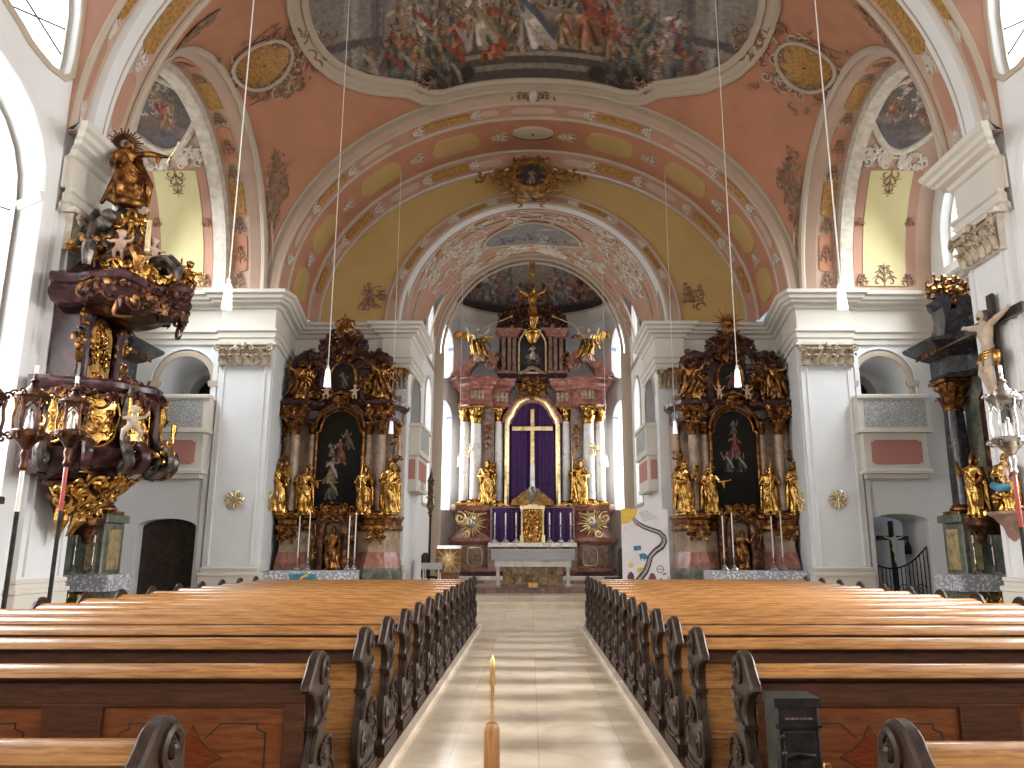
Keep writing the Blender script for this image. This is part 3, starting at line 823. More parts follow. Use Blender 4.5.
# ---- side bays: outer arch, stucco soffit, white inner arch, barrel with yellow field
def bpt(sx, x, a, b, th, h=0):
    return Vector((sx * (x + skew(YM + a * cos(th))), YM + (a - h) * cos(th), ZC + (b - h) * sin(th)))
for sx in (-1, 1):
    mb = MB('pale_pink')
    g = lambda A, B: mb.grid(lambda u, v: bpt(sx, A[0] + (B[0] - A[0]) * v, A[1] + (B[1] - A[1]) * v, A[2] + (B[2] - A[2]) * v, PI * u), 60, 1)
    mb.use('cream_moulding'); mb.tube([bpt(sx, 7.36, 3.33, 4.58, PI * i / 60) for i in range(61)], .09, 8)
    mb.tube([bpt(sx, 7.22, 3.5, 4.78, PI * i / 60) for i in range(61)], .045, 6)
    mb.use('pale_pink'); g((7.38, 3.33, 4.58), (7.7, 3.22, 4.45)); g((7.7, 3.22, 4.45), (8.25, 3.2, 4.42))
    mb.use('stucco_white'); g((8.25, 3.2, 4.42), (8.27, 3.0, 4.2)); g((8.27, 3.0, 4.2), (8.6, 2.98, 4.18)); g((8.6, 2.98, 4.18), (8.62, 3.3, 4.5))
    mb.use('pale_pink'); g((8.62, 3.3, 4.5), (10.9, 3.3, 4.5))
    struct(mb.build('ceiling_bay_' + ('left' if sx < 0 else 'right'), sharp=40))
    mb = MB('pale_yellow')
    fb = lambda th, t, h=0: bpt(sx, 8.62 + 2.28 * t, 3.3, 4.5, th, h)
    rows = []
    def slab(th0, th1, t0, t1, h, mat, n=14):
        mb.use(mat); mb.grid(lambda u, v: fb(th0 + (th1 - th0) * u, t0 + (t1 - t0) * v, h), n, 6)
    slab(.05, .80, .06, .80, .02, 'pink_plaster'); slab(.05, .78, .17, .68, .035, 'pale_yellow')
    mb.use('stucco_brown')
    for (th, t, s) in ((.70, .42, .6), (.12, .42, .7), (.45, .12, .3), (.45, .72, .3), (.09, .15, .4), (.09, .70, .4)):
        strokes(mb, sprig(s, s * (1.2 if th > .6 else .8)), lambda a, b, h, th=th, t=t: fb(th + (b if th < .6 else -b) / 3.9, t + a / 2.28, .05 + h), .018)
    mb.use('stucco_white')
    strokes(mb, [L for q in (-.5, 0, .5) for L in [[(p[0] + q, p[1]) for p in l] for l in rocaille(11 + int(q * 2), .7, .5, 9, True, .35)]], lambda a, b, h: fb(.86 + b / 3.9, .42 + a / 2.28, .04 + h), .05)
    # soffit panels of the inner arch: gold lattice and salmon panels in turn
    fs = lambda th, t, h=0: bpt(sx, 7.7 + .55 * t, 3.22, 4.44, th, h)
    for th0, th1, m in ((.13, .38, 'salmon_plaster'), (.48, .72, 'ochre_lattice'), (.82, 1.1, 'salmon_plaster'), (1.22, 1.5, 'ochre_lattice'), (1.6, 1.9, 'salmon_plaster'), (2.0, 2.3, 'ochre_lattice'), (2.4, 2.8, 'salmon_plaster')):
        mb.use(m); patch(mb, fs, th0, th1, .15, .85, .03, .1)
    mb.use('stucco_brown')
    for th in (.08, .25, .43, .77, .95, 1.16, 1.55, 1.75, 1.95, 2.35):
        strokes(mb, sprig(.4, .45), lambda a, b, h, th=th: fs(th + b / 3.8, .5 + a / .55, .04 + h), .017)
    struct(mb.build('trim_%d' % (8 if sx < 0 else 9)))

# ---- cornices and pilasters
for k, sx in enumerate((-1, 1)):
    mb = MB('cream_moulding')
    CX = 6.95 if sx < 0 else 7.1
    path = [0, (sx * PX, PF), (sx * PX, PF + .12), (sx * (PX - .12), PF + .12), (sx * (PX - .12), PR_ - .12), (sx * PX, PR_ - .12), (sx * PX, PR_), (sx * 10.9, PR_ + .25), (sx * 10.9, 20), (sx * (CX + 1.42), 20), (sx * (CX + 1.42), 19.85), (sx * (CX + .03), 19.85), (sx * CX, 20.0), (sx * (CX + .45), 22.9), (sx * 4.6, 22.9), (sx * 4.6, 22.78), (sx * 3.8, 22.78), (sx * 3.8, 22.95), (sx * 3.81, 25.5)]
    mb.use('warm_white'); mb.sweep(path[1:], CORN, side=1 if sx > 0 else -1)
    struct(mb.build('trim_%d' % (10 + k), sharp=25))
    mb = MB('white_plaster')
    # pilasters: front pier face, bay corner, chancel arch; each shaft on a moulded plinth
    def pil(x0, x1, y0, y1):
        mb.use('white_plaster'); mb.box(x0, x1, y0, y1, 0, 7.0)
        cx, cy = (x0 + x1) / 2, (y0 + y1) / 2; hx, hy = abs(x1 - x0) / 2, abs(y1 - y0) / 2
        mb.use('warm_white')
        for z0, z1, e in ((0, .95, .07), (.95, 1.02, .09), (1.02, 1.10, .04), (1.10, 1.16, .055)):
            mb.chamfer(cx - hx - e, cx + hx + e, cy - hy - e, cy + hy + e, z0, z1, .015)
    pil(sx * (PX - .12), sx * (PX + .1), PF + .12, PR_ - .12)
    pil(sx * (CX + .03), sx * (CX + 1.42), 19.85, 20.1)
    pil(sx * 3.8, sx * 4.6, 22.78, 23.0)
    mb.use('white_plaster')
    mb.box(sx * (PX - .16), sx * PX, PF + .24, PF + .29, 1.2, 6.4); mb.box(sx * (PX - .16), sx * PX, PR_ - .3, PR_ - .25, 1.2, 6.4)
    for x0, x1 in ((.17, .22), (1.26, 1.31)): mb.box(sx * (CX + x0), sx * (CX + x1), 19.82, 19.9, 1.2, 6.4)
    mb.box(sx * (CX + 1.5), sx * (CX + 1.62), 19.93, 20.05, 0, 7.0)
    struct(mb.build('trim_%d' % (12 + k), sharp=25))

cap = capital_mb(1.5, .12, .62).build('pilaster_capital')
tag(cap, 'gilded leafy capital on the left corner pilaster beside the pink balcony', 'capital', 'pilaster capitals')
cap.location = (-7.68, 19.86, 6.38)
def cap2(loc, rz, s, label):
    c = dup(cap, loc, rz, label); c.scale = s; return c
cap2((7.83, 19.86, 6.38), 0, (1, 1, 1), 'gilded leafy capital on the right corner pilaster beside the pink balcony')
cap2((-4.2, 22.78, 6.38), 0, (.58, 1, 1), 'narrow leafy capital left of the chancel arch')
cap2((4.2, 22.78, 6.38), 0, (.58, 1, 1), 'narrow leafy capital right of the chancel arch')
cap2((-7.68, 12.25, 6.38), PI / 2, (.82, 1, 1.1), 'grey leafy capital on the near left pier behind the pulpit canopy')
cap2((7.68, 12.25, 6.38), -PI / 2, (.82, 1, 1.1), 'leafy capital on the near right pier above the crucifix')
# ============================================================ FRESCOES
def crowd(c, rnd, y0, n, h, x0=.03, x1=.97, cols=None):
    cols = cols or [(.30, .07, .04), (.13, .15, .12), (.36, .22, .12), (.42, .36, .28), (.10, .10, .14), (.34, .15, .07), (.20, .12, .08), (.46, .40, .34)]
    for k in range(n):
        x = x0 + (x1 - x0) * (k + rnd.uniform(.1, .9)) / n
        c.figure(x, y0 + rnd.uniform(-.05, .05), h * rnd.uniform(.7, 1.15), rnd.choice(cols), rnd)
rnd = random.Random(21)
cv = Canvas(900, 500, (.33, .29, .26))
cv.ell(.5, .62, .55, .30, (.52, .38, .14), 0, .9); cv.ell(.5, .75, .9, .25, (.55, .44, .24), 0, .9, .6)
for x in (.30, .70): cv.ell(x, .60, .16, .14, (.24, .29, .34), 0, .8)
for k in range(26): cv.ell(rnd.random(), rnd.uniform(.35, .9), rnd.uniform(.04, .12), rnd.uniform(.02, .06), rnd.choice([(.42, .36, .32), (.30, .26, .25), (.5, .40, .28)]), rnd.uniform(-.5, .5), .8, .6)
for sg in (0, 1):      # leaning pillars and steps at both ends
    q = lambda x: x if sg == 0 else 1 - x
    for k, x in enumerate((.03, .09, .16, .22)):
        cv.quad([(q(x), .10), (q(x + .035), .10), (q(x + .12), .85), (q(x + .085), .85)], ((.42, .39, .37), (.22, .19, .19))[k % 2])
        cv.quad([(q(x + .012), .10), (q(x + .018), .10), (q(x + .103), .85), (q(x + .097), .85)], (.10, .085, .08)); cv.quad([(q(x + .024), .10), (q(x + .028), .10), (q(x + .113), .85), (q(x + .109), .85)], (.55, .50, .45))
    cv.quad([(q(.02), .36), (q(.24), .28), (q(.24), .31), (q(.02), .41)], (.16, .13, .13))
    cv.quad([(q(.24), .50), (q(.36), .48), (q(.36), .51), (q(.24), .53)], (.20, .17, .16))
    cv.quad([(q(.235), .2), (q(.25), .2), (q(.25), .52), (q(.235), .52)], (.24, .21, .20))
dull = [(.22, .17, .13), (.28, .24, .20), (.17, .14, .13), (.33, .25, .18), (.24, .15, .11)]
rich = [(.34, .12, .07), (.42, .35, .28), (.14, .16, .13), (.36, .24, .13), (.12, .12, .16), (.28, .16, .09), (.50, .44, .38), (.20, .13, .09)]
crowd(cv, rnd, .42, 20, .15, .22, .78, dull)
cv.quad([(.03, .16), (.97, .16), (.90, .33), (.10, .33)], (.10, .075, .06), .06, .8)
crowd(cv, rnd, .33, 15, .22, .16, .86, dull + rich)
cv.quad([(.18, .02), (.82, .02), (.84, .20), (.16, .20)], (.12, .095, .08)); cv.quad([(.22, .075), (.78, .075), (.75, .105), (.25, .105)], (.30, .26, .21)); cv.quad([(.27, .135), (.73, .135), (.71, .16), (.29, .16)], (.36, .31, .25)); cv.quad([(.31, .175), (.69, .175), (.68, .20), (.32, .20)], (.28, .23, .18))
crowd(cv, rnd, .26, 13, .25, .13, .88, rich)
cv.figure(.485, .34, .36, (.50, .44, .38), rnd); cv.figure(.40, .28, .26, (.40, .10, .05), rnd); cv.figure(.37, .33, .30, (.48, .40, .33), rnd); cv.figure(.63, .36, .30, (.34, .14, .08), rnd)
crowd(cv, rnd, .22, 6, .22, .10, .30, [(.12, .13, .10), (.20, .11, .08), (.26, .20, .15)]); crowd(cv, rnd, .22, 6, .22, .70, .92, [(.12, .13, .10), (.24, .14, .09), (.30, .24, .18)])
for x, y, r in ((.25, .09, .075), (.29, .06, .07), (.33, .08, .05), (.66, .08, .05), (.70, .06, .075), (.745, .09, .07)): cv.ell(x, y, r, r * .8, (.05, .035, .027), .2, .3)
for x in (.26, .30, .69, .74): cv.figure(x, .10, .17, (.10, .065, .045), rnd, (.20, .12, .08))
cv.a = (cv.a * .9) ** 1.12
# outline of the fresco in plan, x against distance, as it meets the vault
HALF = [(0, 19.60), (1.4, 19.58), (2.14, 19.58), (2.54, 19.60), (2.95, 19.50), (3.36, 19.12), (3.94, 18.82), (4.48, 18.5), (4.83, 18.18), (5.12, 17.84), (5.35, 17.38), (5.47, 16.9), (5.48, 16.3), (5.4, 15.7), (5.1, 14.7), (4.4, 14.0), (2.6, 13.7), (0, 13.6)]
PLAN = HALF + [(-x, y) for x, y in reversed(HALF[1:-1])]
def resample(P, n):
    P = P + [P[0]]; L = [0]
    for i in range(1, len(P)): L.append(L[-1] + math.dist(P[i], P[i - 1]))
    out = []; j = 0
    for k in range(n):
        s = L[-1] * k / n
        while L[j + 1] < s: j += 1
        t = (s - L[j]) / (L[j + 1] - L[j]); out.append((P[j][0] + (P[j + 1][0] - P[j][0]) * t, P[j][1] + (P[j + 1][1] - P[j][1]) * t))
    return out
NB = 360; BND = resample(PLAN, NB); CC = (0, 16.7)
def fres(s, t):
    p = BND[int(round(s * NB)) % NB]; k = t
    return (CC[0] + (p[0] - CC[0]) * k, CC[1] + (p[1] - CC[1]) * k)
o = paint_object('ceiling_fresco', lambda s, t: vault(*fres(s, t), .05), lambda s, t: ((fres(s, t)[0] + 5.6) / 11.2, (19.75 - fres(s, t)[1]) / 6.2), cv, NB, 150, 'fresco')
rebase(o, vault(0, 16.7)); tag(o, 'large ceiling painting of a crowd under a golden sky over the nave', 'ceiling painting')
mb = MB('cream_moulding')
def ofr(w0, w1, h): outline_frame(mb, [(p[0], p[1]) for p in BND[::2]], vault, w0, w1, h, .0)
ofr(.10, .05, .16); mb.use('cream_moulding'); ofr(.30, -.08, .08); ofr(.40, -.29, .12)
mb.use('stucco_brown')
for sg in (-1, 1):
    strokes(mb, sprig(.7, .45), lambda a, b, h: vault(sg * 3.1 + a, 19.25 + b, .12 + h), .022)
    strokes(mb, sprig(.35, .5), lambda a, b, h: vault(sg * 4.95 + a, 18.0 + b, .08 + h), .02)
mb.build('fresco_frame', o)

# half dome of the apse
rnd = random.Random(8)
cv = Canvas(520, 260, (.20, .17, .15))
cv.ell(.5, .55, .45, .4, (.38, .31, .24), 0, .8)
for k in range(7):
    for sg in (0, 1):
        x = .02 + .055 * k; q = (lambda v: v) if not sg else (lambda v: 1 - v)
        cv.quad([(q(x), .12 + .05 * k), (q(x + .06), .12 + .05 * k), (q(x + .06), .5 + .05 * k), (q(x), .5 + .05 * k)], ((.17, .14, .12), (.33, .29, .25))[k % 2])
        cv.quad([(q(x + .012), .18 + .05 * k), (q(x + .045), .18 + .05 * k), (q(x + .045), .40 + .05 * k), (q(x + .012), .40 + .05 * k)], ((.28, .24, .21), (.14, .11, .10))[k % 2])
crowd(cv, rnd, .36, 12, .36, .26, .78, [(.15, .06, .045), (.14, .12, .13), (.30, .24, .20), (.26, .23, .22), (.20, .09, .06)])
crowd(cv, rnd, .22, 12, .25, .16, .86, [(.10, .07, .06), (.22, .09, .06), (.18, .15, .13)])
cv.ell(.5, .52, .2, .12, (.36, .28, .20), 0, .7)
cv.ell(.5, .05, 1.2, .12, (.05, .035, .03), 0, .5)
def dome(s, t):
    th = PI * (1 - s); e = PI / 2 * t
    return Vector((4.15 * cos(e) * cos(th) * .93, AC + 4.15 * cos(e) * sin(th) * .93, 12.12 + 3.0 * sin(e)))
o = paint_object('apse_fresco', dome, lambda s, t: (s * .9 + .05, min(.99, t * 1.35)), cv, 200, 90, 'fresco')
rebase(o, (0, 34, 12.2)); tag(o, 'dark painting of figures in the half dome above the high altar', 'ceiling painting')

# chancel ceiling picture
cv = Canvas(260, 200, (.20, .19, .18)); rnd = random.Random(5)
for k in range(30): cv.ell(rnd.random(), rnd.random(), rnd.uniform(.06, .2), rnd.uniform(.04, .1), rnd.choice([(.16, .15, .17), (.46, .42, .38), (.25, .17, .13), (.12, .13, .15)]), rnd.uniform(-.7, .7), .7, .7)
crowd(cv, rnd, .35, 6, .4, .12, .88, [(.16, .11, .09), (.24, .2, .18), (.12, .11, .12)])
def chp(s, t):
    a = 2 * PI * s; return fch(H + .46 * t * cos(a), .50 + .20 * t * sin(a) * (1 - .12 * cos(2 * a)), .05)
o = paint_object('chancel_fresco', chp, lambda s, t: (.5 - .49 * t * cos(2 * PI * s), .5 - .49 * t * sin(2 * PI * s)), cv, 160, 40, 'fresco')
rebase(o, fch(H, .5)); tag(o, 'cloudy oval painting on the chancel vault between white scrolls', 'ceiling painting')
mb = MB('cream_moulding'); mb.tube([fch(H + .47 * cos(a), .50 + .205 * sin(a) * (1 - .12 * cos(2 * a)), .05) for a in (2 * PI * i / 80 for i in range(81))], .06, 6); mb.build('fresco_frame', o)

# pictures high in the side bays
for sx, nm in ((-1, 'left'), (1, 'right')):
    rnd = random.Random(40 + sx); cv = Canvas(260, 260, (.15, .125, .115))
    for k in range(26): cv.ell(rnd.random(), rnd.random(), rnd.uniform(.08, .25), rnd.uniform(.03, .08), rnd.choice([(.10, .09, .10), (.26, .23, .21), (.14, .15, .18), (.20, .13, .10)]), rnd.uniform(-.4, .4), .7, .8)
    crowd(cv, rnd, .25, 9, .26); crowd(cv, rnd, .60, 5, .28, .2, .8); crowd(cv, rnd, .42, 4, .3, .2, .8)
    def sp(s, t, h=.04):
        a = 2 * PI * s; lob = 1 + .05 * cos(4 * a)
        return bpt(sx, 9.62 + 1.02 * t * cos(a) * lob, 3.3, 4.5, 1.27 + .33 * t * sin(a) * lob, h)
    o = paint_object('bay_fresco', sp, lambda s, t: (.5 + sx * .48 * t * cos(2 * PI * s), .5 - .48 * t * sin(2 * PI * s)), cv, 120, 40, 'fresco')
    rebase(o, sp(0, 0)); tag(o, 'dim painted medallion high in the %s side bay above the yellow panel' % nm, 'ceiling painting')
    mb = MB('stucco_white'); mb.tube([sp(i / 80, 1.04) for i in range(81)], .09, 8); mb.build('fresco_frame', o)
# ============================================================ FIGURES
def V3(*a): return Vector(a)
def statue_mb(H, seed, arms=None, mat='gold', sway=.03, halo=False, beard=True, lean=0, plinth=True):
    """robed standing figure facing -y, feet at z 0: folded robe, mantle, neck, head with hair, arms to the hands"""
    rnd = random.Random(seed); mb = MB(mat); ph = rnd.uniform(0, 6)
    prof = [(0, .155, .12), (.03, .165, .13), (.12, .145, .12), (.25, .132, .112), (.38, .128, .108), (.48, .125, .10), (.56, .108, .088), (.62, .10, .08), (.69, .115, .086), (.76, .135, .088), (.80, .128, .078), (.825, .085, .062), (.84, .05, .045), (.88, .04, .04)]
    n = 40; rings = []
    def sx(z): return sway * sin(z * 6.5 + 1) + lean * z
    for z, rx, ry in prof:
        row = []
        amp = .15 * max(0, 1 - z / .82)
        for j in range(n):
            a = 2 * PI * j / n
            k = 1 + amp * sin(8 * a + ph + 5 * z) + amp * .6 * sin(5 * a - ph * 2 - 7 * z)
            row.append((H * (sx(z) + rx * k * cos(a)), H * (ry * k * sin(a) - .01), H * z))
        rings.append(row)
    mb.loft(rings, cap=True)
    kx = rnd.choice((-1, 1)) * .055
    mb.ell((H * (sx(.3) + kx), -H * .09, H * .30), (H * .055, H * .06, H * .15), n=12, k=8)
    for s in (-1, 1): mb.ell((H * (sx(0) + s * .06), -H * .13, H * .02), (H * .032, H * .07, H * .022))
    hx = sx(.93) + rnd.uniform(-.012, .012)
    mb.ell((H * hx, -H * .018, H * .932), (H * .043, H * .052, H * .062), n=14, k=10)
    mb.ell((H * hx, H * .008, H * .948), (H * .052, H * .052, H * .06), n=14, k=8)
    mb.ell((H * hx, -H * .07, H * .925), (H * .010, H * .014, H * .018), n=6, k=5)
    for s in (-1, 1): mb.tube([(H * (hx + s * .042), H * .0, H * .955), (H * (hx + s * .056), H * .02, H * .90), (H * (hx + s * .05), H * .03, H * .845)], [H * .022, H * .02, H * .008], 7)
    if beard: mb.ell((H * hx, -H * .058, H * .882), (H * .028, H * .022, H * .04), n=9, k=6)
    if arms is None:
        arms = [(V3(-.20, -.02, .62), V3(-.06, -.17, .60)), (V3(.20, -.03, .63), V3(.17, -.19, .74))]
    hands = []
    for s, (el, hd) in zip((-1, 1), arms):
        sh = V3(s * .118 + sx(.79), 0, .79); m = (el + hd) / 2
        mb.tube([p * H for p in (sh, (sh + el) / 2, el, m, hd)], [H * .048, H * .046, H * .044, H * .038, H * .022], 9)
        mb.tube([p * H for p in (m, m + V3(0, 0, -.05), m + V3(s * .01, .02, -.15))], [H * .042, H * .04, H * .012], 8)     # hanging sleeve
        d = (hd - el).normalized(); mb.tube([hd * H, (hd + d * .05) * H], [H * .02, H * .016], 6)
        for q in (-1, 0, 1): mb.tube([(hd + d * .045 + V3(0, 0, q * .013)) * H, (hd + d * .085 + V3(0, -.01, q * .018)) * H], [H * .008, H * .005], 5)
        hands.append((hd + d * .06) * H)
    # mantle: swags across the body and falling down one side
    sd = rnd.choice((-1, 1))
    for q in range(4):
        o = q * .035
        mb.tube([p * H for p in (V3(sd * .12, -.05, .80 - o), V3(sd * .05, -.115, .68 - o), V3(-sd * .06, -.125, .56 - o * 1.6), V3(-sd * .14, -.05, .50 - o * 1.9), V3(-sd * .13, .06, .50 - o))], [H * .022, H * .028, H * .03, H * .028, H * .015], 7)
    for q in range(3):
        mb.tube([p * H for p in (V3(-sd * (.14 - q * .02), -.04 - q * .03, .48), V3(-sd * (.17 - q * .02), -.05 - q * .03, .30), V3(-sd * (.165 - q * .03), -.07 - q * .02, .10))], [H * .03, H * .028, H * .014], 7)
    mb.tube([p * H for p in (V3(.09, .06, .80), V3(.14, .09, .5), V3(.17, .08, .08))], [H * .05, H * .06, H * .04], 8)
    mb.tube([p * H for p in (V3(-.09, .06, .80), V3(-.14, .09, .5), V3(-.17, .08, .08))], [H * .05, H * .06, H * .04], 8)
    if plinth: mb.chamfer(-.17 * H, .17 * H, -.14 * H, .13 * H, -.03 * H, .012 * H, .02 * H)
    return mb, hands, V3(hx * H, 0, .935 * H)
def statue(name, label, loc, H, seed, rz=0, arms=None, mat='gold', attr=None, halo=True, group=None, cat='statue', vox=.017, beard=True, lean=0):
    t = thing(name, label, cat, loc, group, rz)
    mb, hands, hc = statue_mb(H, seed, arms, mat, beard=beard, lean=lean)
    mb.build('figure', t, remesh=vox * H / 1.5, world=False)
    if halo:
        h = MB(mat); h.tube([(hc.x + .095 * H * cos(a), .045 * H, hc.z + .02 * H + .095 * H * sin(a)) for a in (2 * PI * i / 20 for i in range(21))], .007 * H, 5)
        h.build('halo', t, world=False)
    if attr == 'staff':
        s = MB(mat); hd = hands[0]; s.tube([(hd.x - .02, hd.y, .1 * H), (hd.x, hd.y - .01, hd.z), (hd.x + .03, hd.y, 1.08 * H)], .009 * H, 6)
        s.tube([(hd.x + .03 + p[0], hd.y, 1.13 * H + p[1]) for p in spiral(0, 0, .06 * H, 1.3, -PI / 2)], .008 * H, 5); s.build('staff', t, world=False)
    if attr == 'book':
        s = MB(mat); hd = hands[1]; s.M = Matrix.Translation(hd) @ Matrix.Rotation(.4, 4, 'X'); s.box(-.06 * H, .06 * H, -.02 * H, .02 * H, -.02 * H, .13 * H); s.build('book', t, world=False)
    if attr == 'cross':
        s = MB(mat); hd = hands[0]; s.tube([(hd.x, hd.y, hd.z - .3 * H), (hd.x, hd.y, hd.z + .45 * H)], .012 * H, 6); s.tube([(hd.x - .1 * H, hd.y, hd.z + .33 * H), (hd.x + .1 * H, hd.y, hd.z + .33 * H)], .012 * H, 6); s.build('hand_cross', t, world=False)
    return t
def putto_mb(H, seed, mat='flesh_paint', pose=0):
    rnd = random.Random(seed); mb = MB(mat); u = rnd.uniform
    mb.ell((0, 0, .52 * H), (.13 * H, .10 * H, .17 * H), n=14, k=9); mb.ell((0, -.02 * H, .44 * H), (.125 * H, .115 * H, .11 * H), n=12, k=8)
    mb.ell((u(-.03, .03) * H, -.02 * H, .82 * H), (.10 * H, .105 * H, .115 * H), n=14, k=9)
    mb.tube([(0, 0, .62 * H), (0, 0, .75 * H)], .055 * H, 8)
    for s in (-1, 1):
        a = u(-.1, .35) if pose == 0 else .3
        mb.tube([(s * .11 * H, 0, .62 * H), (s * .24 * H, -.06 * H, (.58 + a * .4) * H), (s * .30 * H, -.16 * H, (.60 + a) * H)], [.055 * H, .045 * H, .028 * H], 8)
        b = u(-.06, .12)
        mb.tube([(s * .06 * H, 0, .40 * H), (s * (.13 + b) * H, -.14 * H, .28 * H), (s * (.12 + b) * H, -.04 * H, .06 * H), (s * (.12 + b) * H, -.12 * H, .03 * H)], [.085 * H, .065 * H, .04 * H, .03 * H], 8)
        mb.ell((s * .09 * H, -.06 * H, .865 * H), (.04 * H,) * 3, n=7, k=5)
    return mb
def wing_mb(L, s, mat='gold'):
    """feathered wing from the origin out to s*L, lying in the x-z plane, three rows of quills"""
    mb = MB(mat)
    mb.tube([(0, .0, 0), (s * .25 * L, .03, .22 * L), (s * .55 * L, .04, .30 * L), (s * .95 * L, .02, .34 * L)], [.05 * L, .05 * L, .04 * L, .015 * L], 7)
    for row, (n, ln, w) in enumerate(((9, .50, .05), (8, .32, .045), (7, .2, .04))):
        for i in range(n):
            t = (i + .5) / n; x = s * L * (.08 + .86 * t); z = L * (.10 + .26 * min(1, t * 1.6)); a = -1.75 + 1.25 * t
            l2 = L * ln * (.6 + .5 * t); y = -.012 * row
            p = [(x, y, z), (x + s * cos(a) * l2 * .5, y, z + sin(a) * l2 * .5), (x + s * cos(a) * l2, y + .01, z + sin(a) * l2)]
            mb.tube(p, [w * L * .7, w * L, w * L * .3], 5)
    return mb
def orn(name, parent, mat, f, w, h, n, seed, r, size=.28, sym=True, balls=0, leaf=0):
    """carved rocaille relief on the surface f(a, b, height)"""
    mb = MB(mat); rnd = random.Random(seed)
    strokes(mb, rocaille(seed, w, h, n, sym, size), f, r)
    strokes(mb, [s_curve((0, -h * .42), (0, h * .42), .03, 8), s_curve((-w * .42, 0), (w * .42, 0), .03, 8)], f, r * .8)
    for _ in range(balls):
        a, q = rnd.uniform(0, 6.28), sqrt(rnd.random()); mb.ell(f(w / 2 * q * cos(a), h / 2 * q * sin(a), r), r * rnd.uniform(1, 1.9), n=6, k=4)
    if leaf:
        P = []
        for _ in range(leaf):
            a, q = rnd.uniform(0, 6.28), sqrt(rnd.random()); P.append((w / 2 * q * cos(a), h / 2 * q * sin(a), rnd.uniform(0, 6.28)))
            if sym: P.append((-P[-1][0], P[-1][1], PI - P[-1][2]))
        leaves(mb, P, f, min(w, h) * size * .8, min(w, h) * size * .22, r * .8)
    if name is None: return mb
    return mb.build(name, parent)
def flat(x, y, z, sx=1): return lambda a, b, h=0: Vector((x + a, y - h, z + b))

def column(parent, x, y, z0, z1, r, shaft='white_marble', gold='gold', sides=20, name='column'):
    mb = MB(shaft); H = z1 - z0; hc = r * 3.0
    mb.lathe([(r * 1.02, z0 + r * .9), (r * 1.02, z0 + H * .3), (r * .97, z0 + H * .6), (r * .86, z1 - hc)], (x, y, 0), sides)
    c = mb.build(name, parent)
    g = MB(gold); g.chamfer(x - r * 1.45, x + r * 1.45, y - r * 1.45, y + r * 1.45, z0, z0 + r * .35, r * .05)
    g.lathe([(r * 1.1, z0 + r * .3), (r * 1.38, z0 + r * .45), (r * 1.35, z0 + r * .62), (r * 1.12, z0 + r * .72), (r * 1.22, z0 + r * .85), (r * 1.03, z0 + r * .95)], (x, y, 0), sides)
    g.build('column_base', c)
    k = MB(gold); zb = z1 - hc
    k.lathe([(r * .95, zb - .03), (r * 1.02, zb), (r * .88, zb + .02), (r * .85, zb + hc * .5), (r * 1.15, zb + hc * .88)], (x, y, 0), sides)
    k.chamfer(x - r * 1.5, x + r * 1.5, y - r * 1.5, y + r * 1.5, z1 - hc * .12, z1, r * .06)
    for row, (f0, f1, m) in enumerate(((0, .42, 8), (.28, .75, 8))):
        for i in range(m):
            a = 2 * PI * (i + .5 * row) / m; d = V3(cos(a), sin(a), 0); t = V3(-sin(a), cos(a), 0); rows = []
            for q, o, w in ((0, .9, .3), (.5, 1.05, .42), (.85, 1.3, .36), (1, 1.55, .2), (.88, 1.65, .08)):
                c0 = V3(x, y, zb + hc * (f0 + (f1 - f0) * q)) + d * r * o
                rows.append([c0 - t * r * w - d * r * .08, c0, c0 + t * r * w - d * r * .08])
            k.loft(rows, closed=False)
    for i in range(4):
        a = PI / 4 + PI / 2 * i; d = V3(cos(a), sin(a), 0)
        k.tube([V3(x, y, zb + hc * .78) + d * (r * 1.25 + p[0]) + V3(0, 0, p[1]) for p in spiral(0, 0, r * .42, 1.3, PI * .7, -1, 10)], r * .13, 5)
    k.build('column_capital', c)
    return c
def cand(name, label, group=None, H=.95, base='silver', stick=.45):
    t = thing(name, label, 'candle', (0, 0, 0), group)
    mb = MB(base); r = .085
    for i in range(3):
        a = PI / 2 + 2 * PI * i / 3; mb.tube([(0, 0, .13), (.05 * cos(a), .05 * sin(a), .07), (.10 * cos(a), .10 * sin(a), .02), (.12 * cos(a), .12 * sin(a), .015)], [.03, .03, .024, .02], 6)
    mb.lathe([(.0, .02), (.07, .03), (.05, .10), (.018, .15), (.03, .19), (.015, .23), (.022, stick * .6), (.014, stick * .7), (.026, stick * .82), (.012, stick * .9), (.045, stick), (.04, stick + .012), (.0, stick + .014)], n=12)
    mb.build('candlestick', t)
    w = MB('wax'); w.lathe([(0, stick), (.021, stick + .01), (.020, H - .02), (.008, H), (0, H)], n=10); w.tube([(0, 0, H - .01), (.003, 0, H + .025)], .003, 4); w.build('wax_candle', t)
    return t

